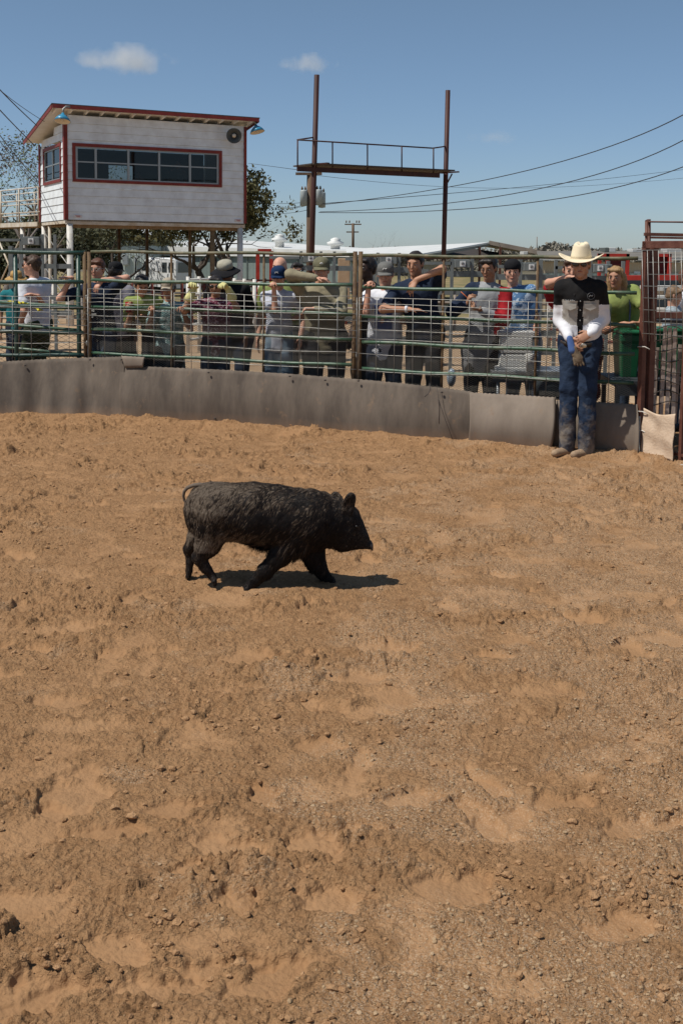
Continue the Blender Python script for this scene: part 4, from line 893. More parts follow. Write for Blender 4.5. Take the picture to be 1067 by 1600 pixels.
# low beige building on the right
Y_ = 46.0; L0, L1 = P(838, 404, Y_), P(1120, 404, Y_); wl_ = thing('beige_building', (L0[0], Y_, -.9), 'low beige building with white eave and brown roof at the right', 'building')
beige = mat('beige_siding', (.46, .36, .24), (.50, .40, .27), .8, .8); rib(beige, 2.0)
slab('wall', beige, wl_, L0, L1, -.9, L0[2]-.12)
m = MB(); m.beam(L0+A(0, -.25, .0), L1+A(0, -.25, .0), .06, .14); m.build('eave_board', tin, wl_)
m = MB(); q0, q1 = P(838, 392.5, Y_+5), P(1120, 391, Y_+5); m.add([L0+A(0, -.3, .05), L1+A(0, -.3, .05), q1, q0], [(0, 1, 2, 3)]); m.build('roof', mat('brown_roof', (.13, .12, .105), (.18, .165, .14), .8, .85), wl_)
for x0, x1 in ((990, 999),): a_, b_ = P(x0, 424, Y_-.12), P(x1, 434, Y_-.12); m = MB(); m.box((a_[0], Y_-.14, b_[2]), (b_[0], Y_-.08, a_[2])); m.build('window', tin, wl_)
m = MB(); m.beam(P(838, 432, Y_-.2), P(1120, 432, Y_-.2), .05, .25); m.build('base_band', gwall, wl_)
for x0, x1, y0, y1, mt in ((941, 948, 387, 393, 'dark_ac'), (948, 958, 387, 393, 'pale_ac'), (984, 998, 389, 393, 'pale_ac'), (1037, 1060, 389, 393, 'pale_ac'), (815, 822, 393, 397, 'pale_ac')):
    a_, b_ = P(x0, y1+1, Y_+4), P(x1, y0, Y_+4); m = MB(); m.box((a_[0], Y_+3.6, a_[2]), (b_[0], Y_+4.6, b_[2])); m.build('rooftop_unit', mat(mt, (.10, .11, .10) if mt[0] == 'd' else (.5, .5, .48), None), wl_, bevel=.02)

# ------------------------------------------------------------------ white van
VY = 66.0; vanw = mat('van_white', (.72, .73, .73), None, rough=.3, spec=.6); tire = mat('tyre_black', (.02, .02, .02), None, rough=.8); vgl = mat('van_glass', (.05, .06, .065), None, rough=.12, spec=.8)
c = P(257, 412, VY); zb = zfar(np.array([0.]), np.array([VY]))[0]
tv = thing('parked_van', (c[0], VY, zb), 'white panel van parked behind the pens, seen under the booth', 'van')
vs = nrm(A(math.cos(-.55), math.sin(-.55), 0)); vn = A(-vs[1], vs[0], 0)           # length axis (to the rear, image right), side axis
LV, WV, HV = 3.25, 1.7, P(257, 402.5, VY)[2]-zb
prof = [(-.5, .28), (-.5, .52), (-.44, .60), (-.36, .64), (-.25, .97), (-.18, 1.0), (.47, 1.0), (.495, .93), (.5, .55), (.5, .22)]
m = MB(); rings = []
for s_, k in ((-.5, .93), (-.44, 1), (.44, 1), (.5, .93)):
    rings.append([c*A(1, 1, 0)+A(0, 0, zb)+vs*(p_[0]*LV)+vn*(s_*WV)+Z1*(HV*(.25+(p_[1]-.25)*(k if p_[1] > .6 else 1))) for p_ in prof])
m.loft(rings); m.build('body', vanw, tv)
def vpt(x_, s_, z_): return A(c[0], VY, zb)+vs*(x_*LV)+vn*(s_*WV)+Z1*(z_*HV)
for (x0, x1, z0, z1, sk_) in ((-.33, -.22, .66, .90, .07), (.17, .29, .62, .88, 0), (.33, .45, .62, .88, 0)):
    m = MB(); m.add([vpt(x0, -.505, z0), vpt(x1, -.505, z0), vpt(x1, -.50, z1), vpt(x0+sk_, -.50, z1)], [(0, 1, 2, 3)]); m.build('window', vgl, tv)
m = MB(); m.add([vpt(-.365, -.44, .65), vpt(-.365, .44, .65), vpt(-.26, .40, .94), vpt(-.26, -.40, .94)], [(3, 2, 1, 0)]); m.build('windscreen', vgl, tv)
m = MB(); m.add([vpt(.503, .4, .62), vpt(.503, -.4, .62), vpt(.50, -.38, .88), vpt(.50, .38, .88)], [(3, 2, 1, 0)]); m.build('rear_window', vgl, tv)
for x_ in (-.33, .32):
    for s_ in (-.45, .45):
        m = MB(); m.lathe(vpt(x_, s_, .17), [(.05, -.11), (.33, -.11), (.35, -.05), (.35, .05), (.33, .11), (.05, .11)], 18, axis=vn); w_ = m.build('wheel', tire, tv, True); m = MB(); m.lathe(vpt(x_, s_*1.1, .17), [(.01, -.06), (.17, -.05), (.19, .05), (.01, .05)], 14, axis=vn); m.build('rim', alum, w_, True)
m = MB(); m.obox(vpt(-.37, -.56, .66), [vs, vn, Z1], (.08, .06, .10)); m.build('wing_mirror', vgl, tv, bevel=.02)
m = MB(); m.obox(vpt(0, -.51, .35), [vs, vn, Z1], (LV*.32, .012, .03)); m.build('side_moulding', grey, tv)

# ------------------------------------------------------------------ red chutes, pens, bleachers on the right
redc = mat('bright_red_steel', (.42, .035, .022), (.30, .022, .015), 4, .5); dred = mat('dark_red_sheet', (.07, .008, .008), (.11, .014, .012), 5, .55)
def chute_red(x0, x1, y0, y1, Yc, label):
    a_, b_ = P(x0, y1, Yc), P(x1, y0, Yc); t_ = thing('red_chute', (a_[0], Yc, 0), label, 'bucking chute', 'red steel chutes beside the beige building')
    m = MB(); m.box((a_[0], Yc+.35, a_[2]), (b_[0], Yc+.4, b_[2])); m.build('sheet_gate', dred, t_)
    w = b_[0]-a_[0]
    for x_, r_ in ((a_[0]-.05, .07), (a_[0]-.22, .06), (b_[0]+.02, .07)):
        m = MB(); m.box((x_-r_/2, Yc+.2, -.3), (x_+r_/2, Yc+.3, b_[2]+.05)); m.build('upright', redc, t_)
    m = MB(); m.box((a_[0]-.25, Yc+.2, b_[2]-.02), (b_[0]+.05, Yc+.34, b_[2]+.05)); m.build('header', redc, t_)
    m = MB(); m.box((a_[0]-.25, Yc+.15, a_[2]-.22), (b_[0]+.9, Yc+.34, a_[2])); m.build('plank_walk', redc, t_)
    for k in range(4): z_ = a_[2]+(b_[2]-a_[2])*(k+.5)/4; m = MB(); m.box((a_[0], Yc+.32, z_-.02), (b_[0], Yc+.348, z_+.02)); m.build('gate_rib', dred, t_)
    return t_
chute_red(955, 983, 400, 436, 24, 'red steel chute with dark sheet gate just right of the cowboy')
chute_red(1027, 1049, 400, 436, 24, 'red steel chute with dark sheet gate seen through the brown gate mesh')
m = MB(); a_, b_ = P(975, 436, 23.8), P(1120, 436, 23.8); m.beam(a_, b_, .3, .16); o = m.build('red_beam', redc); tag(o, 'long red steel beam joining the two red chutes', 'beam')
blm = mat('bleacher_aluminium', (.66, .64, .58), (.56, .54, .49), 3, .5); bdk = mat('bleacher_dark', (.03, .04, .045), None, rough=.7)
tbk = thing('bleacher', (P(1003, 460, 17)[0], 17, 0), 'pale aluminium bleacher planks behind the brown gate', 'bleachers')
for k, (y_, h_, dp) in enumerate(((450, 8, 17.8), (464, 5, 17.4), (484, 6, 16.8), (457, 9, 17.9))):
    a_, b_ = P(1002, y_, dp), P(1130, y_+1, dp); m = MB(); m.beam(a_, b_, .25 if k < 3 else .03, h_*dp/F_PX); m.build('plank', blm, tbk)
for y_, h_, dp in ((443, 10, 18.1), (474, 12, 17.2), (496, 14, 16.9)):
    a_, b_ = P(948, y_, dp), P(1130, y_, dp); m = MB(); m.beam(a_, b_, .04, h_*dp/F_PX); m.build('riser', bdk, tbk)
for px_ in (1005, 1040): a_ = P(px_, 450, 17.6); m = MB(); m.beam(A(a_[0], 17.6, -.1), a_, .06, .06); m.build('leg', bdk, tbk)
# grey livestock chute panels with little white signs
signm = mat('sign_white', (.70, .70, .68), None); inkm = mat('sign_ink', (.10, .10, .11), None)
def grey_chute(px, py, Yc, wpx, label, railpx=(-55, 45), nr=5, sgn=True):
    c = P(px, py, Yc); s_ = Yc/F_PX; t_ = thing('livestock_chute', (c[0], Yc, 0), label, 'livestock chute', 'grey steel livestock chutes with white signs')
    w = wpx*s_; h = 13*s_
    m = MB(); m.box((c[0]-w/2, Yc-.05, c[2]-h/2), (c[0]+w/2, Yc+.25, c[2]+h/2)); m.build('header_box', grey, t_, bevel=.01)
    if sgn:
        m = MB(); m.box((c[0]-4.2*s_, Yc-.065, c[2]-4.2*s_), (c[0]+4.2*s_, Yc-.052, c[2]+4.2*s_)); g_ = m.build('sign', signm, t_)
        m = MB()
        for k in (-1, 0, 1): m.tube([(c[0]+(k*1.6-.7)*s_, Yc-.07, c[2]+1.2*s_), (c[0]+k*1.6*s_, Yc-.07, c[2]-1.8*s_), (c[0]+(k*1.6+.7)*s_, Yc-.07, c[2]+1.2*s_)], .35*s_, 4)
        m.box((c[0]-2*s_, Yc-.072, c[2]+2*s_), (c[0]+2*s_, Yc-.068, c[2]+2.7*s_)); m.build('lettering', inkm, g_)
    for x_ in (-w/2-.04, w/2+.04, w/2+.28):
        m = MB(); m.box((c[0]+x_-.026, Yc, -.1), (c[0]+x_+.026, Yc+.05, c[2]+h/2+.05)); m.build('upright', grey, t_)
    for k in range(nr):
        z_ = c[2]-h/2-.1-k*.30; m = MB(); m.box((c[0]+railpx[0]*s_, Yc+.02, z_-.045), (c[0]+railpx[1]*s_, Yc+.07, z_+.045)); m.build('rail', grey, t_)
    m = MB(); m.box((c[0]+railpx[0]*s_-.02, Yc, .0), (c[0]+railpx[0]*s_+.06, Yc+.08, c[2]-.1)); m.build('upright', grey, t_)
    m = MB(); z_ = c[2]+h/2-.02; m.box((c[0]-w/2-.6, Yc, z_-.07), (c[0]-w/2-.05, Yc+.05, z_-.02)); m.build('latch_arm', grey, t_)
    return t_
grey_chute(50, 376.5, 21, 26, 'grey livestock chute with white sign above the man in the white shirt', (-35, 60))
grey_chute(486, 403.5, 19.5, 24, 'grey livestock chute with white sign left of the man in the khaki cap', (-20, 75))
grey_chute(607, 406, 18.8, 26, 'grey livestock chute with white sign above the grey cap, right of the middle posts', (-25, 55))
grey_chute(722, 412, 18.0, 24, 'grey livestock chute with white sign left of the man in the baseball shirt', (-58, 50))
grey_chute(829, 417, 17.4, 24, 'grey livestock chute with white sign right of the boy in the blue shirt', (-60, 40))
grey_chute(936, 419, 17.4, 20, 'grey livestock chute with white sign just right of the cowboy hat', (-50, 12))
t_ = thing('control_box', P(951, 420, 17.0), 'small grey box with a dark slot on a post near the cowboy', 'box'); a_, b_ = P(947, 428, 17), P(956, 413, 17)
m = MB(); m.box((a_[0], 17, a_[2]), (b_[0], 17.12, b_[2])); m.build('case', grey, t_, bevel=.008); m = MB(); m.box((a_[0]+.025, 16.985, a_[2]+.03), (b_[0]-.025, 17.0, b_[2]-.03)); m.build('slot', bdk, t_)
# red and white pipe pens in the middle distance
def pen(px0, px1, Y0, Y1, ztopm, n, mtp, mtr, label, nr=4, r=.03, lowz=.25, posts_to=None):
    a_, b_ = P(px0, 420, Y0), P(px1, 420, Y1); a_ = A(a_[0], Y0, 0); b_ = A(b_[0], Y1, 0); zgr = float(zfar(np.array([0.]), np.array([(Y0+Y1)/2]))[0]); t_ = thing('pipe_pen', (a_[0], a_[1], zgr), label, 'pipe pen', 'pipe pens in the yard behind the crowd')
    for k in range(n+1):
        q = line_at(a_, b_, k/n); m = MB(); m.tube([A(q[0], q[1], zgr), A(q[0], q[1], ztopm+.06)], r*1.3, 7); m.build('post', mtp, t_, True)
    for k in range(nr):
        z_ = zgr+lowz+(ztopm-zgr-lowz)*k/(nr-1); m = MB(); m.tube([A(a_[0], a_[1], z_), A(b_[0], b_[1], z_)], r, 6); m.build('rail', mtr, t_, True)
    return t_
rpen = mat('rust_red_pen', (.22, .055, .035), (.15, .05, .035), 3, .7); gpen = mat('dull_grey_pipe', (.20, .17, .15), (.28, .24, .20), 3, .7)
pen(190, 300, 26, 27, 1.05, 7, rpen, gpen, 'red posted pen with grey rails in front of the white van', 5)
pen(294, 345, 21, 22, 1.28, 3, whitep, whitep, 'white pipe pen panel beside the woman in yellow gloves', 5, .028)
pen(352, 398, 23, 22, 1.22, 3, whitep, gpen, 'white posted pen panel behind the floppy hat', 5)
pen(300, 470, 34, 35, .95, 9, rpen, rpen, 'rust red pen rails below the long shed', 6)
pen(470, 640, 33, 30, .95, 9, rpen, gpen, 'rust and grey pen rails behind the middle fence posts', 5)
pen(370, 480, 25, 24, 1.1, 3, whitep, rpen, 'white posted pen with red rails behind the bald man', 5)
pen(640, 860, 30, 29, .75, 6, gpen, gpen, 'white posted pen rails behind the two boys', 4)
pen(40, 150, 30, 29, .95, 5, whitep, gpen, 'pale pipe pen rails under the walkway', 4)
pen(860, 1100, 22, 21, .75, 6, gpen, rpen, 'red railed pen below the red chutes', 4)
pen(-60, 60, 24, 23, 1.1, 4, gpen, gpen, 'grey pipe pen rails at the left edge', 5)
# red door frame by the shed
m = MB()
a_, b_ = P(403, 392, 60), P(424, 392, 60)
for q in (a_, b_): m.beam(A(q[0], 60, -.8), A(q[0], 60, q[2]), .2, .2)
m.beam(a_, b_, .2, .22); o = m.build('red_doorway', redc); tag(o, 'red steel door frame standing before the long shed', 'door frame')
# brown crates seen past the khaki cap
m = MB(); a_, b_ = P(528, 416, 30), P(547, 404, 30); m.box((a_[0], 30, a_[2]-.9), (b_[0], 30.6, b_[2])); o = m.build('brown_crate', mat('crate_brown', (.33, .22, .13), (.42, .30, .19), 3, .8), None, bevel=.02); tag(o, 'brown crate stacked in the yard right of the khaki cap', 'crate')

# ------------------------------------------------------------------ cooler, table, green bins behind the fence
cw_ = mat('cooler_white', (.66, .66, .63), (.58, .57, .53), 3, .45)
tc_ = thing('drink_cooler', P(806, 575, 10.75)*A(1, 1, 0)+A(0, 0, .25), 'white lidded drink cooler standing on a second cooler behind the fence', 'cooler'); YY_ = 10.75
for x0, x1, y0, y1, nm in ((779, 836, 518, 527, 'lid'), (782, 832, 527, 553, 'upper_body'), (780, 828, 554, 574, 'lower_body'), (773, 830, 573, 579, 'base')):
    a_, b_ = P(x0, y1, YY_), P(x1, y0, YY_); m = MB(); m.box((a_[0], YY_, a_[2]+.003), (b_[0], YY_+.36, b_[2])); m.build(nm, cw_, tc_, bevel=.012)
m = MB(); q = P(827, 566, YY_-.1); m.lathe(q, [(.03, -.09), (.045, .08), (.04, .085), (.001, .08)], 14); o = m.build('white_cup', cw_, None, True); tag(o, 'white foam cup standing beside the drink cooler', 'cup')
alm = mat('bench_metal', (.42, .44, .45), (.30, .32, .33), 5, .35, metal=.6)
tt = thing('metal_table', P(850, 575, 10.9)*A(1, 1, 0), 'low grey metal table carrying the white cooler', 'table')
a_, b_ = P(768, 579, 10.68), P(905, 582, 10.68); m = MB(); m.box((a_[0], 10.68, a_[2]-.04), (b_[0], 11.2, a_[2]-.002)); m.build('table_top', alm, tt, bevel=.006)
m = MB(); m.box((a_[0]+.02, 10.70, a_[2]-.12), (b_[0]-.02, 10.73, a_[2]-.045)); m.build('skirt', mat('dark_skirt', (.06, .07, .08), None), tt)
for x_ in (a_[0]+.08, (a_[0]+b_[0])/2, b_[0]-.08):
    for y_ in (10.78, 11.1): m = MB(); m.tube([(x_, y_, 0), (x_, y_, a_[2]-.05)], .018, 8); m.build('leg', alm, tt, True)
m = MB(); q = P(870, 592, 10.5); m.lathe(q-A(0, 0, .18), [(.10, 0), (.19, .0), (.21, .10), (.2, .2), (.02, .2)], 18); o = m.build('black_tub', bdk, None, True); tag(o, 'dark round tub standing under the metal table edge', 'tub')
gbin = mat('green_bin', (.008, .095, .038), (.012, .12, .05), 4, .45)
def green_bin(x0, x1, y0, Yb, label):
    a_, b_ = P(x0, y0, Yb), P(x1, y0, Yb); t_ = thing('green_tub', ((a_[0]+b_[0])/2, Yb, 0), label, 'tub', 'green tubs on the dark bench behind the fence'); cx_ = (a_[0]+b_[0])/2; w = (b_[0]-a_[0])/2; zt = a_[2]
    m = MB(); m.loft([[(cx_+sx*w*k, Yb+.2+sy*.19*k, z_) for sx, sy in ((-1, -1), (1, -1), (1, 1), (-1, 1))] for z_, k in ((zt-.42, .76), (zt-.11, .93), (zt-.09, .93), (zt-.06, 1.0), (zt, 1.0))]); m.build('body', gbin, t_, bevel=.012)
    m = MB(); m.box((cx_-w*1.02, Yb-.01, zt+.002), (cx_+w*1.02, Yb+.42, zt+.04)); m.build('lid', gbin, t_, bevel=.015)
green_bin(971, 1003, 523, 10.38, 'green lidded tub between the lime shirted woman and the brown gate')
green_bin(1012, 1052, 520, 10.44, 'green lidded tub behind the wooden laths, nearer the gate post')
green_bin(1056, 1100, 520, 10.44, 'green lidded tub behind the wooden laths, at the right edge')
bq = P(946, 592, 10.5); tdb = thing('dark_bench', (bq[0], 10.5, 0), 'dark bench low behind the fence by the gate, green tub on it', 'bench'); bdm = mat('bench_dark', (.035, .04, .045), None, rough=.5)
m = MB(); m.box((bq[0], 10.18, .585), (bq[0]+1.5, 10.85, .645)); m.build('bench_top', bdm, tdb, bevel=.008)
m = MB(); m.box((bq[0]+.02, 10.16, .50), (bq[0]+1.5, 10.178, .635)); m.build('apron', bdm, tdb)
for x_ in (.05, .75, 1.45):
    for y_ in (10.25, 10.78): m = MB(); m.box((bq[0]+x_-.02, y_-.02, 0), (bq[0]+x_+.02, y_+.02, .584)); m.build('leg', bdm, tdb)
m = MB(); m.lathe(P(1033, 575, 11.5)-A(0, 0, .06), [(.03, 0), (.04, .02), (.04, .12), (.015, .15), (.015, .17)], 12); o = m.build('water_bottle', mat('blue_plastic', (.35, .5, .62), None, rough=.2), None, True); tag(o, 'pale blue water bottle seen through the wooden laths', 'bottle')
m = MB(); m.ell(P(705, 590, 11.6), (.05, .05, .1)); o = m.build('plastic_jug', mat('clear_blue_jug', (.30, .38, .46), None, rough=.25), None, True); tag(o, 'small bluish plastic jug on the ground behind the right panel', 'jug')

# ------------------------------------------------------------------ trees
bark = mat('oak_bark', (.055, .042, .034), (.10, .08, .065), 6, .95, bump=.6, bscale=30)
barkg = mat('pale_bark', (.14, .12, .105), (.20, .17, .15), 6, .95, bump=.4, bscale=30)
def leafmat(name, a, b): return mat(name, a, b, 1.6, .75, mix=(.3, .7), spec=.2)
def tree(base, h, spread, seed, label, lm, bm=bark, leaf=.10, nleaf=9000, levels=5, lean=(0, 0), trunk_r=.3, cut=.30, leaf_lo=2, zmin=-9, cat='tree', name='oak_tree', up=.35, grp='trees around the yard', clump=.5, first=.3):
    rr = random.Random(seed); t_ = thing(name, base, label, cat, grp); m = MB(); tips = []
    def grow(p, d, L, r, lv):
        n = 4 if lv < 3 else 3; pts = [p]; rs = [r]; q = p.copy(); dd = d.copy()
        for i in range(n):
            dd = nrm(dd+A(rr.gauss(0, .20), rr.gauss(0, .20), rr.gauss(.02, .16)+.03)); q = q+dd*L/n; pts.append(q.copy()); rs.append(r*(1-.45*(i+1)/n))
        m.tube(pts, rs, 6 if lv < 2 else 4 if lv < 4 else 3, caps=False)
        if lv >= leaf_lo:
            for q_ in pts[1:]: tips.append((q_, lv))
        if lv >= levels: return
        nc = rr.choice((2, 3)) if lv else 4
        for k in range(nc):
            an = rr.uniform(0, 6.283); tl = rr.uniform(.45, 1.05) if lv else rr.uniform(.5, 1.1)
            s_ = nrm(np.cross(dd, A(math.cos(an), math.sin(an), .3))); nd = nrm(dd*math.cos(tl)+s_*math.sin(tl)+A(0, 0, up*.4)); nd = nrm(nd*A(spread, spread, 1))
            st = pts[-1] if k < 2 else pts[rr.choice((-2, -1))]
            grow(st, nd, L*rr.uniform(.62, .85), rs[-1]*rr.uniform(.55, .8), lv+1)
    grow(A(*base), nrm(A(lean[0], lean[1], 1)), h*first, trunk_r, 0)
    m.build('trunk', bm, t_, True)
    if nleaf and tips:
        g = np.random.default_rng(seed); T_ = np.array([q_ for q_, lv in tips]); pk = g.integers(0, len(T_), nleaf); keep = g.random(len(T_)) > cut; pk = pk[keep[pk]]; N_ = len(pk)
        c_ = T_[pk]+g.normal(0, clump, (N_, 3))*A(1, 1, .7); c_ = c_[c_[:, 2] > zmin]; N_ = len(c_); a_ = g.normal(0, 1, (N_, 3)); a_ /= np.linalg.norm(a_, axis=1)[:, None]; b_ = np.cross(a_, g.normal(0, 1, (N_, 3))); b_ /= np.linalg.norm(b_, axis=1)[:, None]
        s_ = leaf*(.6+.8*g.random(N_))[:, None]; V_ = np.stack([c_-a_*s_, c_+b_*s_*.45, c_+a_*s_, c_-b_*s_*.45], 1).reshape(-1, 3); F_ = np.arange(N_*4).reshape(-1, 4)
        o_ = quadmesh('crown', V_, F_, lm, t_, smooth=False); o_['kind'] = 'stuff'
    return t_
olive = leafmat('olive_leaf', (.06, .062, .024), (.145, .125, .055)); spring = leafmat('spring_leaf', (.10, .13, .04), (.20, .22, .08)); dull = leafmat('dull_leaf', (.045, .052, .028), (.09, .09, .05)); twig = leafmat('brown_twig', (.10, .08, .065), (.16, .13, .11))
zt2 = -.8
q = P(356, 430, 43); tree((q[0], 43, zt2), 6.6, 1.25, 11, 'dark gnarled oak standing behind the right end of the booth', olive, leaf=.095, nleaf=17000, zmin=2.3, levels=6, lean=(.35, 0), trunk_r=.30, clump=.16, cut=.25, first=.33)
q = P(335, 430, 48); tree((q[0], 48, zt2), 6.0, 1.2, 5, 'dark oak trunk seen beneath the booth floor', olive, leaf=.09, nleaf=11000, zmin=2.3, levels=6, lean=(.2, 0), trunk_r=.26, clump=.16, first=.34)
q = P(150, 430, 47); tree((q[0], 47, zt2), 5.6, 1.5, 23, 'spreading oak under the booth with long low branches', dull, leaf=.09, nleaf=7000, zmin=2.1, levels=6, lean=(.25, 0), trunk_r=.26, clump=.2, first=.30, up=.1)
q = P(60, 430, 52); tree((q[0], 52, zt2), 10, 1.1, 8, 'greening tree behind the walkway beside the booth', spring, leaf=.065, nleaf=3000, levels=6, lean=(-.05, 0), trunk_r=.25, clump=.35)
q = P(10, 430, 55); tree((q[0], 55, zt2), 9.5, 1.1, 31, 'bare twiggy tree at the left edge', twig, barkg, leaf=.07, nleaf=2500, levels=7, trunk_r=.25, clump=.2, cut=.1)
q = P(-40, 430, 50); tree((q[0], 50, zt2), 9, 1.1, 37, 'bare tree just beyond the left edge', twig, barkg, leaf=.07, nleaf=2500, levels=7, trunk_r=.22, clump=.2)
q = P(110, 430, 60); tree((q[0], 60, zt2), 6.4, 1.4, 41, 'dusky evergreen mass under the booth at left', dull, leaf=.15, nleaf=16000, zmin=.9, levels=6, trunk_r=.25, clump=.5, cut=.05, first=.22)
q = P(215, 430, 62); tree((q[0], 66, zt2), 5.6, 1.5, 43, 'dusky low tree behind the pale house roof', dull, leaf=.11, nleaf=4000, zmin=2.2, levels=6, trunk_r=.22, clump=.35, first=.25)
q = P(20, 430, 64); tree((q[0], 64, zt2), 6.5, 1.4, 47, 'dark thicket tree below the walkway', dull, leaf=.15, nleaf=14000, levels=6, trunk_r=.2, clump=.5, cut=.05, first=.22)
for px_, Yt, h_, sd_, lb in ((500, 92, 4.0, 3, 'bare tree above the shed roof right of the tall pole'), (596, 150, 7.2, 9, 'larger bare tree on the skyline between the tall poles'), (640, 72, 3.3, 15, 'thin bare sapling in front of the barn roof'), (473, 150, 5.2, 19, 'small bare tree on the skyline left of the distant pole')):
    q = P(px_, 398, Yt); tree((q[0], Yt, -1.2), h_, 1.1, sd_, lb, twig, barkg, nleaf=0, levels=6, trunk_r=h_*.02, name='bare_tree', up=.6)
# wooded skyline at the right: many low crowns
g = np.random.default_rng(3); Cs = []; 
def ridge_px(px): return float(np.interp(px, [560, 690, 770, 815, 840, 862, 885, 915, 960, 990, 1020, 1050, 1100], [389, 389, 388, 390, 386, 380, 384, 390, 389, 391, 388, 383, 386]))
for k in range(150):
    px_ = g.uniform(430, 1130); Yt = g.uniform(150, 190); top = ridge_px(px_)+g.normal(0, 1.2) if px_ > 560 else 388+g.normal(0, 1)
    if g.random() < .45: top += g.uniform(1, 6)
    q = P(px_, top, Yt); r_ = g.uniform(1.0, 1.9); zc = q[2]-r_*.7
    N_ = 230; v_ = g.normal(0, 1, (N_, 3)); v_ /= np.linalg.norm(v_, axis=1)[:, None]; c_ = A(q[0], Yt, zc)+v_*A(r_*1.2, r_*1.2, r_*.8)*g.random((N_, 1))**.4; Cs.append(c_)
    Cs.append(A(q[0], Yt+1, 0)+g.normal(0, 1, (60, 3))*A(1.6, 1, 0)+A(0, 0, 1)*g.uniform(-2, zc, (60, 1)))
c_ = np.concatenate(Cs); N_ = len(c_); a_ = g.normal(0, 1, (N_, 3)); a_ /= np.linalg.norm(a_, axis=1)[:, None]; b_ = np.cross(a_, g.normal(0, 1, (N_, 3))); b_ /= np.linalg.norm(b_, axis=1)[:, None]; s_ = .30*(.5+g.random(N_))[:, None]
o = quadmesh('skyline_woods', np.stack([c_-a_*s_, c_+b_*s_*.5, c_+a_*s_, c_-b_*s_*.5], 1).reshape(-1, 3), np.arange(N_*4).reshape(-1, 4), leafmat('far_woods', (.17, .155, .12), (.27, .245, .20)), smooth=False)
tag(o, 'low brown green woods along the far skyline', kind='stuff')
gx2 = np.linspace(-160, 160, 80); rows = []
for yy, zz in ((120, -2.0), (150, -.5), (180, 1.2), (215, 2.2), (260, 1.5)): rows.append([(x_, yy, zz+.5*math.sin(x_*.05)+(.8 if x_ > 20 else 0)-1.2) for x_ in gx2])
V_ = np.array(rows).reshape(-1, 3); I = np.arange(len(V_)).reshape(5, 80); Q = np.stack([I[:-1, :-1], I[:-1, 1:], I[1:, 1:], I[1:, :-1]], -1).reshape(-1, 4)
o = quadmesh('hills', V_, Q, mat('far_scrub', (.085, .08, .05), (.14, .12, .085), .3, .95)); tag(o, 'low scrubby rise on the horizon', kind='structure')
# thin masts on the skyline
for px_, y0, Yt, lb in ((838.5, 370, 170, 'thin lattice mast on the skyline left of the cowboy hat'), (672, 383, 120, 'short dark stub on the barn ridge')):
    m = MB(); m.tube([P(px_, 398, Yt), P(px_, y0, Yt)], .08, 5); o = m.build('mast', gpen, None, True); tag(o, lb, 'mast')

def cloud(px, py, w, h, dens, label, seed):
    Yc = 1500.0; c = P(px, py, Yc); k = Yc/F_PX; m = MB(); m.ell((0, 0, 0), (w*k*.5, w*k*.35, h*k*.5), None, 24, 12); me_o = m.build('cloud', bpy.data.materials.new('cloud_vapour'), None, True); me_o.location = tuple(c); tag(me_o, label, 'cloud', 'small fair weather clouds')
    mt = me_o.data.materials[0]; mt.use_nodes = True; n = mt.node_tree.nodes; l = mt.node_tree.links; n.clear(); o = n.new('ShaderNodeOutputMaterial'); pv = n.new('ShaderNodeVolumePrincipled'); pv.inputs['Color'].default_value = (1, 1, 1, 1); pv.inputs['Anisotropy'].default_value = .2
    tc = n.new('ShaderNodeTexCoord'); mp = n.new('ShaderNodeMapping'); mp.inputs['Scale'].default_value = (1/(w*k*.5), 1/(w*k*.35), 1/(h*k*.5)); l.new(tc.outputs['Object'], mp.inputs[0])
    ln = n.new('ShaderNodeVectorMath'); ln.operation = 'LENGTH'; l.new(mp.outputs[0], ln.inputs[0])
    tz = n.new('ShaderNodeTexNoise'); tz.noise_dimensions = '4D'; tz.inputs['W'].default_value = seed; tz.inputs['Scale'].default_value = 2.2/(w*k*.5); tz.inputs['Detail'].default_value = 5; tz.inputs['Roughness'].default_value = .55; l.new(tc.outputs['Object'], tz.inputs['Vector'])
    a = n.new('ShaderNodeMath'); a.operation = 'MULTIPLY_ADD'; l.new(tz.outputs[0], a.inputs[0]); a.inputs[1].default_value = 2.6; a.inputs[2].default_value = -.55
    b = n.new('ShaderNodeMath'); b.operation = 'SUBTRACT'; l.new(a.outputs[0], b.inputs[0]); l.new(ln.outputs['Value'], b.inputs[1]); b.use_clamp = True
    d = n.new('ShaderNodeMath'); d.operation = 'MULTIPLY'; l.new(b.outputs[0], d.inputs[0]); d.inputs[1].default_value = dens; l.new(d.outputs[0], pv.inputs['Density']); l.new(pv.outputs[0], o.inputs['Volume'])
cloud(200, 93, 170, 50, .038, 'larger of the two small white clouds, above the announcer booth', 1.3)
cloud(480, 100, 100, 36, .036, 'smaller white cloud beside the top of the taller rusty pole', 4.1)
cloud(770, 215, 110, 26, .010, 'barely visible wisp of cloud right of the second rusty pole', 7.7)
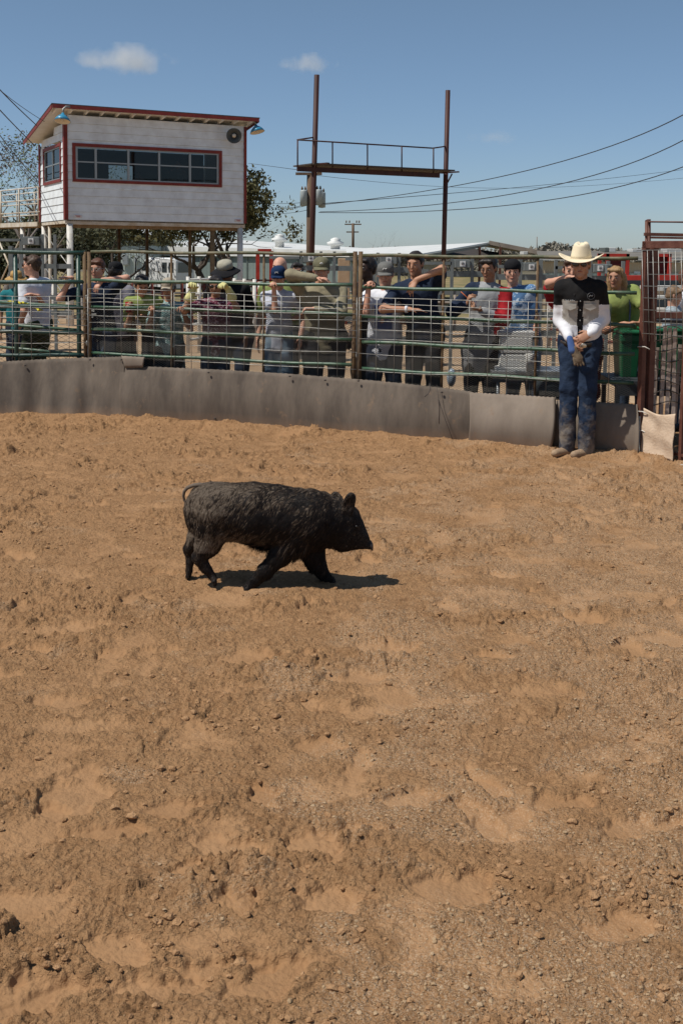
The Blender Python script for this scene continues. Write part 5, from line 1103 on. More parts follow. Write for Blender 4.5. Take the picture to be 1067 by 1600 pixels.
# ------------------------------------------------------------------ the wild pig, trotting with both hind feet off the ground
PGY = 5.78; PGX = P(435, 918, PGY)[0]; PS = F_PX/np.dot(A(PGX, PGY, -CAM_H), Fw)       # pixels per metre there
def pg(px, py, lat=0.0):                     # side-view pixel of the photograph -> point; lat: toward (-) / away (+) from the camera
    q = P(px, py, PGY+0.0); return A(q[0], PGY+lat, q[2])
def build_pig():
    root = thing('wild_pig', (PGX, PGY, 0), 'shaggy black brown wild pig trotting across the dirt', 'pig')
    v = Vox((PGX-.70, PGY-.32, -.03), (PGX+.65, PGY+.32, .75), .0075); s_ = 1/PS
    def E(px, py, rx, ry, lat=0, w=.8, rot=0, k=.05): v.ell(pg(px, py, lat), (rx*s_, min(rx, ry)*s_*w if rx < ry else ry*s_*w, ry*s_), roty(rot), k)
    # trunk: rump, loin, barrel, shoulder, neck
    E(326, 799, 36, 42, w=.84); E(350, 798, 50, 44, w=.88, rot=.02); E(395, 801, 55, 47, w=.88); E(440, 808, 52, 47, w=.84, rot=.05); E(483, 813, 46, 47, w=.82, rot=.05)
    E(515, 814, 32, 37, w=.78, rot=.1); E(532, 816, 22, 32, w=.80, rot=.15, k=.04)
    # head: skull, cheek, wedge of muzzle, snout disc
    E(539, 814, 20, 26, w=.95, k=.03); E(540, 838, 19, 23, w=1.0, k=.03)
    v.cone(pg(546, 812), pg(567, 841), 19*s_, 11*s_, .02, flat=((0, 1, 0), .9)); v.cone(pg(545, 843), pg(566, 849), 17*s_, 11*s_, .02, flat=((0, 1, 0), .85)); v.cone(pg(565, 845), pg(575, 851), 11*s_, 8.2*s_, .006)
    
    for l in (-.016, .016): v.cone(pg(583, 849, l), pg(585, 853, l), .004, .004, .002, sub=True)
    # ears, upright cups
    for l, bx, by, tx, ty, tw in ((-.055, 541, 802, 549, 769, -.02), (.065, 530, 797, 524, 778, .03)):
        a_, b_ = pg(bx, by, l), pg(tx, ty, l+tw); mid = (a_+b_)/2; d_ = nrm(b_-a_); sd = nrm(np.cross(d_, A(0, 1, 0))) ; R_ = np.stack([sd, np.cross(sd, d_), d_], 1)
        v.ell(mid, (10.5*s_, .012, np.linalg.norm(b_-a_)/2+.018), R_, .01)
        v.ell(mid+R_[:, 1]*(-.010 if R_[1, 1] > 0 else .010)+d_*.005, (7.0*s_, .007, np.linalg.norm(b_-a_)/2+.004), R_, .004, sub=True)
    # legs: (points, radii in px, lateral)
    def leg(pts, rs, lat, fl=.85):
        for (p0, p1, r0, r1) in zip(pts[:-1], pts[1:], rs[:-1], rs[1:]): v.cone(pg(p0[0], p0[1], lat), pg(p1[0], p1[1], lat), r0*s_, r1*s_, .018, flat=((0, 1, 0), fl))
    leg([(318, 815), (308, 842), (292, 864), (294, 884), (293, 897)], [30, 17, 9, 7, 6.5], .075, .7)                    # far hind, hanging straight
    leg([(335, 822), (326, 848), (314, 866), (325, 884), (335, 897)], [32, 19, 11, 7.5, 7], -.055, .6)                    # near hind, kicked forward
    leg([(462, 838), (440, 862), (418, 886), (400, 903), (391, 911)], [25, 16, 10.5, 8, 7.5], -.065, .7)                      # near fore, swept back
    leg([(488, 842), (489, 868), (497, 890), (506, 904), (513, 910)], [24, 18, 12, 9, 8], .070, .8)                   # far fore, reaching forward
    # hooves: two toes each
    hoof = MB(); hs = []
    for (px_, py_, lat, dx, dy) in ((293, 902, .085, -.4, 1), (338, 902, -.085, .35, 1), (388, 915, -.085, -.35, .6), (518, 914, .08, .9, .25)):
        for t_ in (-.011, .011): v.cone(pg(px_, py_-2, lat+t_), pg(px_+dx*5, py_+dy*5, lat+t_*1.5), 5.2*s_, 3.6*s_, .004)
    V, Q = v.mesh(); V = relax(V, Q, 1); V = V + vnormals(V, Q)*(.0035*vn3(V*28, 3)+.006*vn3(V*9, 5))[:, None]
    skin = mat('pig_hide', (.018, .014, .012), (.032, .025, .02), 6, .7, bump=.6, bscale=80)
    o = quadmesh('body', V, Q, skin, root)
    # tail: raised and curled
    m = MB(); tp = [(322, 760), (312, 757), (302, 758), (293, 762), (288, 768), (286.5, 776), (288, 783), (292, 786)]
    m.tube([pg(a_, b_, -.01*math.sin(i*.8)) for i, (a_, b_) in enumerate(tp)], [.017, .013, .011, .010, .009, .008, .007, .006], 8); m.build('tail', mat('tail_hide', (.10, .075, .055), (.15, .115, .085), 20, .8), root, True)
    for l in (-1,):
        m = MB(); m.ell(pg(557, 819, -.052), (.009, .006, .007)); e_ = m.build('eye', mat('pig_eye', (.008, .006, .005), None, rough=.4, spec=.4), root, True)
    m = MB(); m.ell(pg(554, 819, .052), (.009, .006, .007)); m.build('eye', MATS['pig_eye'], root, True)
    # snout tip
    m = MB(); m.ell(pg(580.0, 852.5), (.010, .026, .029), roty(-.2), 14, 8); m.build('snout_disc', mat('snout_skin', (.045, .032, .03), None, rough=.5), root, True)
    # shaggy coat: many thin tapering hairs combed back and down
    N = vnormals(V, Q); g = np.random.default_rng(8)
    ar = np.linalg.norm(np.cross(V[Q[:, 2]]-V[Q[:, 0]], V[Q[:, 3]]-V[Q[:, 1]]), axis=1); pk = g.choice(len(Q), 98000, p=ar/ar.sum())
    w_ = g.random((len(pk), 2)); q0, q1, q2, q3 = (V[Q[pk, i]] for i in range(4)); B = (q0*(1-w_[:, :1])+q1*w_[:, :1])*(1-w_[:, 1:])+(q3*(1-w_[:, :1])+q2*w_[:, :1])*w_[:, 1:]
    n_ = N[Q[pk, 0]]; pxx = (B[:, 0]-PGX)*PS+435; zz = B[:, 2]
    head = sstep(526, 545, pxx); leg_ = sstep(.24, .16, zz); ear = (pxx > 520)*(zz > .40)
    L = .029*(1-.62*head)*(1-.4*((pxx < 345)*(zz < .30)))*(1-.45*leg_)*(.6+.8*g.random(len(pk))); L = np.where(ear > 0, .010, L)
    el = (zz < .26)*(zz > .07)*((np.abs(pxx-430+(.26-zz)*150) < 26) | (np.abs(pxx-478-(.2-zz)*60) < 16)); L = np.where(el > 0, L*2.1, L)           # feathering behind the fore legs
    L = np.where((zz < .32) & (zz > .18) & (n_[:, 2] < -.3), L*1.25, L); L = np.where((pxx > 560), .006, L)
    mane = sstep(.5, .9, n_[:, 2])*sstep(400, 450, pxx)*(1-head); L = L*(1+.25*mane)
    flow = np.stack([-.55-.35*mane+.3*(pxx < 340)*1.0, 0*zz, -.75+.35*mane], 1)*1.0
    flow = flow + .30*np.stack([vn3(B*9, 11), vn3(B*9, 12), vn3(B*9, 13)], 1)+.42*np.stack([vn3(B*48, 14), vn3(B*48, 15), vn3(B*48, 16)], 1)+g.normal(0, .09, (len(pk), 3))
    flow = flow - n_*np.sum(flow*n_, 1)[:, None]; flow /= np.maximum(1e-6, np.linalg.norm(flow, axis=1))[:, None]
    SC2 = np.stack([(B @ nrm(A(-.55, 0, -.8)))*12, (B @ nrm(np.cross(nrm(A(-.55, 0, -.8)), A(0, 1, 0))))*58, B[:, 1]*45], 1); lift = .20+.10*vn3(SC2, 31); D1 = flow+n_*lift[:, None]; D1 /= np.linalg.norm(D1, axis=1)[:, None]; D2 = flow+A(0, 0, -.25)-n_*.08; D2 /= np.linalg.norm(D2, axis=1)[:, None]
    sd = np.cross(D1, n_); sd /= np.maximum(1e-6, np.linalg.norm(sd, axis=1))[:, None]; wd = (.0015*(.7+.6*g.random(len(pk))))[:, None]*np.where(el > 0, 1.0, 1.0)[:, None]
    tip = B+D1*L[:, None]*.5+D2*L[:, None]*.5; mid = B+D1*L[:, None]*.5
    VV = np.stack([B-sd*wd, B+sd*wd, mid+sd*wd*.8, mid-sd*wd*.8, tip], 1).reshape(-1, 3); k5 = 5*np.arange(len(pk))[:, None]
    F3 = np.concatenate([k5+np.array([[0, 1, 2]]), k5+np.array([[0, 2, 3]]), k5+np.array([[3, 2, 4]])])
    # lighter grizzled hairs on rump and flank, near black over the shoulder
    fl0 = nrm(A(-.55, 0, -.8)); pp0 = nrm(np.cross(fl0, A(0, 1, 0))); wob = .03*vn3(B*7, 51); SC = np.stack([(B @ fl0)*17, (B @ pp0+wob)*150, B[:, 1]*110], 1); clmp = vn3(SC, 41)+.5*vn3(SC*2.1, 42)
    light = sstep(.0, .85, .42*clmp+ .55*sstep(470, 300, pxx)+.35*vn3(B*np.array([6, 6, 14.]), 21)+.12*g.normal(0, 1, len(pk)) + .25*(zz > .44)); light = np.where(leg_ > .3, light*.35, light)
    mi = np.tile(np.digitize(light+g.normal(0, .20, len(pk)), [.25, .50, .78]), 3)
    hm_ = [mat('hair_black', (.009, .007, .0065), None, rough=.6, spec=.15), mat('hair_brown', (.024, .016, .012), None, rough=.65, spec=.15), mat('hair_umber', (.062, .043, .029), None, rough=.7, spec=.15), mat('hair_grizzled', (.14, .108, .08), None, rough=.7, spec=.15)]
    o = quadmesh('coat', VV, F3, hm_, root, mi=mi, smooth=False); o['kind'] = 'stuff'
build_pig()
# ------------------------------------------------------------------ people
def skin_mat(k): 
    return {'fair': mat('skin_fair', (.52, .27, .18), (.60, .33, .23), 9, .55), 'tan': mat('skin_tan', (.38, .19, .115), (.45, .24, .15), 9, .55), 'olive': mat('skin_olive', (.30, .155, .09), (.36, .19, .115), 9, .55), 'brown': mat('skin_brown', (.17, .085, .05), (.22, .11, .065), 9, .55), 'dark': mat('skin_dark', (.05, .028, .02), (.07, .04, .028), 9, .5)}[k]
def cloth(name, a, b=None, sc=14, bump=.5): return mat('cloth_'+name, a, b or tuple(c*.8 for c in a), sc, .9, bump=bump, bscale=22, bdist=.012, spec=.15)
HAIRS = {'black': mat('hair_of_black', (.012, .010, .009), (.03, .022, .018), 60, .5), 'brown': mat('hair_of_brown', (.045, .024, .014), (.085, .048, .028), 60, .55), 'auburn': mat('hair_of_auburn', (.075, .030, .016), (.12, .05, .028), 60, .55), 'blond': mat('hair_of_blond', (.36, .23, .11), (.24, .14, .06), 50, .6), 'light': mat('hair_of_light', (.22, .14, .08), (.15, .09, .05), 50, .6)}
eyew = mat('eye_white', (.55, .52, .48), None, rough=.3); iris = mat('iris_dark', (.03, .018, .01), None, rough=.2); lensm = mat('dark_lens', (.008, .008, .009), None, rough=.12, spec=.9); lipm = {}
def ik(S, W, l1, l2, hint):
    S = np.array(S, float); W = np.array(W, float); d = W-S; L = np.linalg.norm(d)
    if L > (l1+l2)*.995: W = S+d/L*(l1+l2)*.995; d = W-S; L = np.linalg.norm(d)
    u = d/L; a = (l1*l1-l2*l2+L*L)/(2*L); h = math.sqrt(max(0, l1*l1-a*a)); hh = np.array(hint, float); hh = hh-u*np.dot(hh, u); return S+u*a+nrm(hh)*h, W
def hand(v, W, d, n, s=1.0, curl=.5, ts=1, fr=.0088, holdgap=0):
    d = nrm(d); n = nrm(np.array(n)-d*np.dot(n, d)); sv = np.cross(d, n); W = np.array(W)
    v.cone(W-d*.01, W+d*.082*s, .030*s, .040*s, .008, flat=(n, .42)); c0 = curl*.55
    for k, (o_, L1) in enumerate(zip((-.030, -.010, .011, .031), (.030, .036, .038, .033))):
        b = W+d*.078*s+sv*o_*s; d1 = d*math.cos(c0)+n*math.sin(c0); p1 = b+d1*(L1+.008)*s; c1 = c0+curl*.9; d2 = d*math.cos(c1)+n*math.sin(c1); p2 = p1+d2*L1*.8*s; c2 = c1+curl*.6; d3 = d*math.cos(c2)+n*math.sin(c2); p3 = p2+d3*L1*.55*s
        sp = sv*o_*.12; v.cone(b, p1+sp, fr*1.1, fr, .002); v.cone(p1+sp, p2+sp*1.5, fr, fr*.92, .002); v.cone(p2+sp*1.5, p3+sp*1.8, fr*.92, fr*.8, .001)
    t0 = W+d*.018*s+sv*.026*ts*s; t1 = t0+nrm(d*.75+sv*.75*ts+n*.35)*.038*s; t2 = t1+nrm(d*.95+sv*.2*ts+n*.5)*.034*s; v.cone(t0, t1, .0125, .0115, .006); v.cone(t1, t2, .0105, .0088, .002)
def person(label, hp, hy, base_px, Y, H=1.75, yaw=0, bw=1.0, skin='tan', hyaw=None, hpitch=0, hroll=0, arms=None, sleeve='short', shirt=None, shirt_fn=None, pants=None, hair='brown', hairlen=.0, hat=None, shades=False, specs=False, Yh=None, vox=.0125, z0=0.0, shorts=False, shoes=None, hem=.07, extra=None, shw=1.0, foot=None, neck=.150, foldamp=1.0, group='spectators lining the arena fence', stance=.11, face=True, gloves=None, robe=0):
    if Y > ry(base_px)+.7 and vox > .01: vox = max(vox, .0155)
    s = H/1.75; yw = math.radians(yaw); f = A(math.sin(yw), -math.cos(yw), 0); r = A(math.cos(yw), math.sin(yw), 0); Yh = Yh if Yh is not None else Y-.05
    base = P(base_px, 600, Y); base = A(base[0], Y, z0); HC = P(hp, hy, Yh); root = thing('person', base, label, 'person', group)
    hyw = math.radians(hyaw if hyaw is not None else yaw); hf = A(math.sin(hyw), -math.cos(hyw), 0); hr = A(math.cos(hyw), math.sin(hyw), 0); hu = Z1.copy()
    pt = math.radians(hpitch); hf, hu = hf*math.cos(pt)-hu*math.sin(pt), hu*math.cos(pt)+hf*math.sin(pt)
    if hroll: ro = math.radians(hroll); hr, hu = hr*math.cos(ro)+hu*math.sin(ro), hu*math.cos(ro)-hr*math.sin(ro)
    NB_ = HC-Z1*neck*s-hf*A(1, 1, 0)*.03*s; pelv = base+Z1*.93*s
    tl = .52*s; dv = NB_-pelv; L = np.linalg.norm(dv)
    if L > tl*1.06 or L < tl*.94:                     # let the knees bend / hips rise so the torso keeps its length
        hz = dv*A(1, 1, 0); hl = min(np.linalg.norm(hz), tl*.93); pelv = base+Z1*(NB_[2]-math.sqrt(tl*tl-hl*hl)-z0)
        hip_z = pelv[2]-z0
    dv = NB_-pelv; u = nrm(dv); tl = np.linalg.norm(dv); rr_ = nrm(r-u*np.dot(r, u)); ff = np.cross(u, rr_); ff = ff if np.dot(ff, f) > 0 else -ff
    def T(x, y, z): return pelv+rr_*x*s+ff*y*s+u*z*tl/.52
    def HL(x, y, z): return HC+hr*x*s+hf*y*s+hu*z*s
    shz = .445; sw = .175*min(1.12, .4+.6*bw)*shw; fo = f if foot is None else A(math.sin(math.radians(foot)), -math.cos(math.radians(foot)), 0)
    hips = [T(-.085*bw, 0, -.02), T(.085*bw, 0, -.02)]; ft = [base-r*stance*s, base+r*stance*s+f*.03]
    kn = []; ank = []
    for h_, q in zip(hips, ft):
        a_ = q+Z1*.085*s; k_, a2 = ik(h_, a_, .43*s, .42*s, f+Z1*.01); kn.append(k_); ank.append(a_)
    arm = {}
    for sd, sg in (('l', -1), ('r', 1)):
        S_ = T(sg*sw, 0, shz); spec = (arms or {}).get(sd)
        if spec is None: W_ = S_+A(0, 0, -.52*s)+r*sg*.05+f*.06; hint = -f+r*sg*.4; hd = A(0, 0, -1)+f*.15; pn = r*-sg; cu = .35
        else: W_, hint, hd, pn, cu = spec
        E_, W_ = ik(S_, W_, .295*s, .265*s, hint); arm[sd] = (S_, E_, np.array(W_), np.array(hd, float), np.array(pn, float), cu, sg)
    pts = np.array([HC+A(0, 0, .16), *ft, *kn, T(-.3, .25, 0), T(.3, -.25, 0)]+[a[i] for a in arm.values() for i in (0, 1, 2)]); lo = pts.min(0)-.2; hi = pts.max(0)+.2; lo[2] = z0-.01
    # ---- body
    v = Vox(lo, hi, vox)
    v.ell(T(0, 0, 0), (.155*bw*s, .105*bw*s, .13*s), np.stack([rr_, ff, u], 1), .04); v.cone(T(0, 0, .06), T(0, .01, .34), .125*bw*s, .150*bw*s, .05, flat=(ff, .68)); v.cone(T(-sw*.8, 0, shz-.01), T(sw*.8, 0, shz-.01), .062*s, .062*s, .05); v.cone(T(0, 0, .42), HL(0, -.02, -.06), .062*s*bw**.5, .052*s*bw**.5, .04)
    for h_, k_, a_, q in zip(hips, kn, ank, ft): v.cone(h_, k_, .085*s*bw, .056*s, .04); v.cone(k_, a_, .054*s, .038*s, .03); v.cone(a_-Z1*.035*s-fo*.03*s, a_-Z1*.05*s+fo*.14*s, .034*s, .024*s, .02)
    for S_, E_, W_, hd, pn, cu, sg in arm.values():
        v.cone(S_, E_, .050*s*bw**.6, .040*s, .03); v.cone(E_, W_, .040*s, .026*s, .02); hand(v, W_, hd, pn, s, cu, ts=(1 if np.dot(np.cross(hd, pn), -Z1) < 0 else -1))
    v.ell(HL(0, -.012, .03), (.074*s, .093*s, .088*s), np.stack([hr, hf, hu], 1), .02); v.cone(HL(0, .032, -.02), HL(0, .052, -.082), .056*s, .033*s, .02); v.cone(HL(-.036, .005, -.055), HL(.036, .005, -.055), .03*s, .03*s, .02)
    if face:
        v.cone(HL(0, .086, .018), HL(0, .106, -.020), .008*s, .0135*s, .008); v.cone(HL(-.03, .074, .033), HL(.03, .074, .033), .014*s, .014*s, .012)
        for x_ in (-1, 1): v.ell(HL(.036*x_, .060, -.018), (.024*s,)*3, None, .015); v.ell(HL(.031*x_, .099, .010), (.0125*s,)*3, None, .012, sub=True)
        v.cone(HL(-.018, .081, -.050), HL(.018, .081, -.050), .0085*s, .0085*s, .008); v.ell(HL(0, .073, -.085), (.02*s,)*3, None, .015)
    for x_ in (-1, 1): v.ell(HL(.077*x_, -.008, 0), (.011*s, .021*s, .032*s), np.stack([hr, hf, hu], 1), .008)
    V, Q = v.mesh(); V = relax(V, Q, 1, .35); body = quadmesh('body', V, Q, skin_mat(skin), root)
    # ---- clothes
    cvox = vox*1.22
    def fold(V, Q, amp, fq, seed): n_ = vnormals(V, Q); return V + n_*(amp*vn3(V*np.array([fq, fq, fq*.6]), seed)+amp*.5*vn3(V*fq*2.3, seed+1))[:, None]
    v = Vox(lo, hi, cvox); c = .016
    v.cone(T(0, 0, -hem), T(0, 0, .10), (.158*bw+c)*s, (.142*bw+c)*s, .03, flat=(ff, .74)); v.cone(T(0, 0, .08), T(0, .008, .35), (.135*bw+c)*s, (.158*bw+c)*s, .04, flat=(ff, .70)); v.cone(T(-sw*.85, 0, shz-.012), T(sw*.85, 0, shz-.012), (.064+c*.7)*s, (.064+c*.7)*s, .05)
    v.cone(T(0, -.005, .44), T(0, .0, .485), .075*s, .066*s, .02)
    for x_ in (-1, 1): v.cone(T(.03*x_, -.012, .485), T(sw*.85*x_, -.005, shz+.005), .055*s, .05*s, .03)
    if robe: v.cone(T(0, 0, -.05), T(0, 0, -robe), .17*bw*s, .20*bw*s, .04, flat=(ff, .75))
    for S_, E_, W_, hd, pn, cu, sg in arm.values():
        if sleeve == 'long': v.cone(S_, E_, .068*s, .060*s, .03); v.cone(E_, E_+(W_-E_)*.93, .058*s, .043*s, .03); v.cone(E_+(W_-E_)*.86, E_+(W_-E_)*.98, .041*s, .040*s, .004)
        elif sleeve == 'short': v.cone(S_, S_+(E_-S_)*.68, .068*s*bw**.5, .064*s*bw**.5, .03)
        else: v.cone(S_, S_+(E_-S_)*.2, .062*s, .055*s, .03)
    if hem < .5: v.cut(T(0, 0, -hem-.055-robe), -u)
    V, Q = v.mesh(); V = fold(relax(V, Q, 1, .4), Q, .0085, 11, int(base_px)); mi = None
    if shirt_fn: cen = V[Q].mean(1); mi = shirt_fn(cen, dict(T=T, HL=HL, arm=arm, pelv=pelv, rr=rr_, ff=ff, u=u, base=base))
    sh = quadmesh('shirt', V, Q, shirt, root, mi=mi)
    v = Vox(lo, hi, vox*(1.5 if vox > .01 else 1.15)); v.cone(T(0, 0, .05), T(0, 0, -.06), (.150*bw)*s, (.160*bw)*s, .03, flat=(ff, .74))
    for h_, k_, a_ in zip(hips, kn, ank):
        v.cone(h_, k_, .098*s*bw, .078*s, .04)
        if not shorts: v.cone(k_, a_-Z1*.02*s, .076*s, .070*s, .03)
        else: v.cone(k_, k_-Z1*.03, .08*s, .085*s, .02)
    V, Q = v.mesh(); V = fold(relax(V, Q, 1, .4), Q, .009*foldamp, 10, int(base_px)+5); mi = None
    if isinstance(pants, tuple): cen = V[Q].mean(1); mi = pants[1](cen, dict(kn=kn, ank=ank, base=base)); pants = pants[0]
    quadmesh('trousers', V, Q, pants, root, mi=mi)
    shm = shoes or mat('shoe_dark', (.05, .04, .035), None, rough=.6)
    for a_ in ank:
        v = Vox(a_-.25, a_+.25, vox*1.3); g0_ = A(a_[0], a_[1], z0); v.cone(g0_+Z1*.045*s-fo*.05*s, g0_+Z1*.040*s+fo*.16*s, .048*s, .034*s, .02, flat=(Z1, 1.0)); v.cone(a_-Z1*.01, g0_+Z1*.05*s, .045*s, .048*s, .03)
        V, Q = v.mesh(); V[:, 2] = np.maximum(V[:, 2], z0+.004); quadmesh('shoe', V, Q, shm, root)
    # ---- head things
    if face:
        for x_ in (-1, 1):
            if not shades:
                m = MB(); m.ell(HL(.031*x_, .080, .011), (.0120*s, .010*s, .0052*s), np.stack([hr, hf, hu], 1), 10, 6); e_ = m.build('eye', eyew, root, True); m = MB(); m.ell(HL(.031*x_, .0885, .011), (.0062*s, .003*s, .0062*s), np.stack([hr, hf, hu], 1), 8, 6); m.build('iris', iris, e_, True)
                m = MB(); m.tube([HL(.014*x_, .090, .030), HL(.032*x_, .090, .035), HL(.050*x_, .078, .029)], [.0035, .0042, .0025], 5); m.build('eyebrow', HAIRS['black' if hair == 'black' else 'brown'], root, True)
        m = MB(); m.tube([HL(-.022, .082, -.051), HL(-.008, .0905, -.048), HL(.008, .0905, -.048), HL(.022, .082, -.051)], [.002, .0050, .0050, .002], 6); lk = skin; 
        if lk not in lipm: b_ = skin_mat(skin).node_tree.nodes['Color Ramp'].color_ramp.elements[0].color; lipm[lk] = mat('lips_'+lk, (b_[0]*.75, b_[1]*.5, b_[2]*.5), None, rough=.5)
        m.build('lips', lipm[lk], root, True)
    if shades or specs:
        m = MB(); gm_ = lensm
        for x_ in (-1, 1):
            if shades: m.ell(HL(.034*x_, .096, .012), (.027*s, .007*s, .020*s), np.stack([hr, hf, hu], 1), 12, 8)
            else: m.tube([HL(.034*x_+.024*math.cos(t), .104, .012+.018*math.sin(t)) for t in np.linspace(0, 2*math.pi, 13)], .0022, 5)
            m.tube([HL(.058*x_, .095, .018), HL(.078*x_, .05, .018), HL(.08*x_, 0, .014)], .003, 5)
        m.tube([HL(-.01, .106, .018), HL(.01, .106, .018)], .003, 5)
        m.build('sunglasses' if shades else 'spectacles', gm_ if shades else alum, root, True)
    if hair != 'none':
        v = Vox(HC-.42, HC+.25, .011); v.ell(HL(0, -.026, .038), (.083*s, .094*s, .090*s), np.stack([hr, hf, hu], 1), .01)
        v.ell(HL(0, -.05, -.01), (.072*s, .055*s, .07*s), np.stack([hr, hf, hu], 1), .02)
        if not hat: v.cone(HL(-.05, .055, .085), HL(.05, .055, .085), .024*s, .024*s, .02)
        for x_ in (-1, 1): v.cone(HL(.073*x_, .02, .04), HL(.074*x_, .018, .008), .014, .009, .01)
        if hairlen > 0:
            for x_ in (-1, 0, 1): v.cone(HL(.06*x_, -.05, 0), HL(.075*x_, -.055, -hairlen), .045, .04, .03)
        v.ell(HL(0, .115, -.02), (.062*s, .055*s, .085*s), np.stack([hr, hf, hu], 1), .01, sub=True)
        V, Q = v.mesh(); n_ = vnormals(V, Q); V = V+n_*(.006*vn3(V*38, 3)+.003*vn3(V*90, 4))[:, None]; quadmesh('hair', V, Q, HAIRS[hair], root)
    if hat: hat(HL, hr, hf, hu, s, root)
    if extra: extra(dict(T=T, HL=HL, arm=arm, s=s, f=f, r=r, root=root, HC=HC, ff=ff, rr=rr_, u=u, pelv=pelv, kn=kn, ank=ank, base=base))
    return root
# ---- hats
def ring(HL, rx, ry, z, cy=0, n=28, fz=None): return [HL(rx*math.cos(2*math.pi*k/n), cy+ry*math.sin(2*math.pi*k/n), z+(fz(2*math.pi*k/n) if fz else 0)) for k in range(n)]
def cap_hat(m1, m2=None, back=False, logo=None):
    def fn(HL, hr, hf, hu, s, root):
        sg = -1 if back else 1
        m = MB(); m.loft([ring(HL, rx, ry, z, -.012) for rx, ry, z in ((.084, .101, .040), (.087, .104, .052), (.086, .103, .080), (.076, .092, .108), (.055, .068, .128), (.028, .035, .137), (.004, .004, .139))]); hat_ = m.build('cap', m1, root, True)
        V = []; nu, nv = 14, 5
        for j in range(nv+1):
            for i in range(nu+1):
                an = math.pi*(.10+.80*i/nu); q = j/nv; V.append(HL((.084+.0*q)*math.cos(an)*(1+.02*q), -.012+sg*(.098*math.sin(an)+.072*q*math.sin(an)**.7), .046-.016*q-.022*q*math.cos(an)**2))
        m = MB(); F_ = [(j*(nu+1)+i, j*(nu+1)+i+1, (j+1)*(nu+1)+i+1, (j+1)*(nu+1)+i) for j in range(nv) for i in range(nu)]; m.add(V, F_); b = m.build('peak', m2 or m1, hat_, True); so_ = b.modifiers.new('s', 'SOLIDIFY'); so_.thickness = .004
        if logo: m = MB(); m.tube([HL(x_, .089-.0*abs(x_), z_) for x_, z_ in logo[1]], .0045, 5); m.build('emblem', logo[0], hat_)
    return fn
def brim_hat(m1, m2=None, wide=.16, droop=.03, top=.13, crease=False):
    def fn(HL, hr, hf, hu, s, root):
        m = MB(); m.loft([ring(HL, rx, ry, z, -.01) for rx, ry, z in ((.088, .105, .045), (.086, .102, .085), (.078, .092, top-.01), (.05, .06, top+.004), (.004, .004, top+.006))]); h_ = m.build('hat_crown', m1, root, True)
        m = MB(); R_ = []
        for k in range(5): q = k/4; R_.append(ring(HL, .086+(wide-.086)*q, .103+(wide+.012-.103)*q, .047, -.01, fz=lambda t, q=q: -droop*q+.010*q*math.sin(3*t+1)))
        m.loft(R_, cap=False); b = m.build('hat_brim', m2 or m1, h_, True); so_ = b.modifiers.new('s', 'SOLIDIFY'); so_.thickness = .004
    return fn
def cowboy_hat(m1, band):
    def fn(HL, hr, hf, hu, s, root):
        def crown_top(t, x, y): return 0
        rings = []
        for rx, ry, z, dip in ((.089, .107, .040, 0), (.087, .105, .075, 0), (.080, .099, .115, 0), (.071, .092, .150, 0), (.064, .086, .168, .004), (.055, .076, .178, .012), (.036, .058, .176, .020), (.015, .034, .160, .012), (.003, .005, .156, 0)):
            z = z+.010; rings.append([HL(rx*math.cos(t)*(1-.18*max(0, math.sin(t))**2*(z > .1)), -.012+ry*math.sin(t), z+.012*max(0, -math.sin(t))*(z > .1)-dip*(abs(math.cos(t)) < .45)*1.0) for t in [2*math.pi*k/32 for k in range(32)]])
        m = MB(); m.loft(rings); h_ = m.build('hat_crown', m1, root, True)
        m = MB(); m.loft([ring(HL, .0905, .1085, .052, -.012, 32), ring(HL, .0895, .1075, .066, -.012, 32)], cap=False); m.build('hat_band', band, h_, True)
        m = MB(); R_ = []
        for k in range(8):
            q = k/7; R_.append([HL((.088+.104*q)*math.cos(t), -.012+(.106+.082*q)*math.sin(t), .057+.048*q**1.5*abs(math.cos(t))**2.2-.016*q*abs(math.sin(t))**2-.004*q) for t in [2*math.pi*j/40 for j in range(40)]])
        m.loft(R_, cap=False); b = m.build('hat_brim', m1, h_, True); so_ = b.modifiers.new('s', 'SOLIDIFY'); so_.thickness = .004
    return fn
def ry(px): return float(np.interp(px, [-100, 133, 556, 1000], [LE[1], NA[1], NB[1], NC[1]]))
def W(px, py, dy=0.0): return P(px, py, ry(px)+dy)
DN = A(0, 0, -1); FR = A(0, -1, 0); RT = A(1, 0, 0); LF = A(-1, 0, 0); UPV = A(0, 0, 1)
grip = lambda px, py, hint=None: (W(px, py, .055)+A(0, 0, .035), A(0, .2, -1) if hint is None else hint, A(0, -1, .25), DN, .95)
jeans = cloth('jeans_blue', (.030, .050, .09), (.06, .085, .13), 9); djeans = cloth('jeans_dark', (.018, .026, .045), (.035, .045, .07), 9); ljeans = cloth('jeans_light', (.13, .19, .26), (.22, .29, .35), 9); blackc = cloth('black', (.014, .014, .016)); darkc = cloth('charcoal', (.03, .03, .033)); white = cloth('white', (.70, .71, .74), (.60, .61, .66)); greyc = cloth('grey', (.30, .31, .32), (.25, .255, .26)); navy = cloth('navy', (.014, .022, .045), (.02, .03, .055))
lime = cloth('lime', (.27, .32, .10), (.21, .26, .085)); olivel = cloth('olive_lime', (.22, .26, .085), (.17, .205, .07)); teal = cloth('teal', (.02, .16, .18)); khaki = cloth('khaki', (.27, .24, .16), (.21, .185, .125)); khakid = cloth('khaki_dark', (.09, .085, .055), (.14, .125, .08)); red = cloth('red', (.36, .02, .025), (.28, .015, .02)); dkred = cloth('dark_red', (.12, .012, .012)); greenp = cloth('dark_green', (.045, .06, .035))
plaid = cloth('maroon_plaid', (.10, .018, .035), (.42, .30, .33), 38); tealp = cloth('teal_pattern', (.12, .22, .22), (.42, .52, .50), 55); camo = cloth('blue_camo', (.10, .20, .36), (.50, .60, .70), 14)
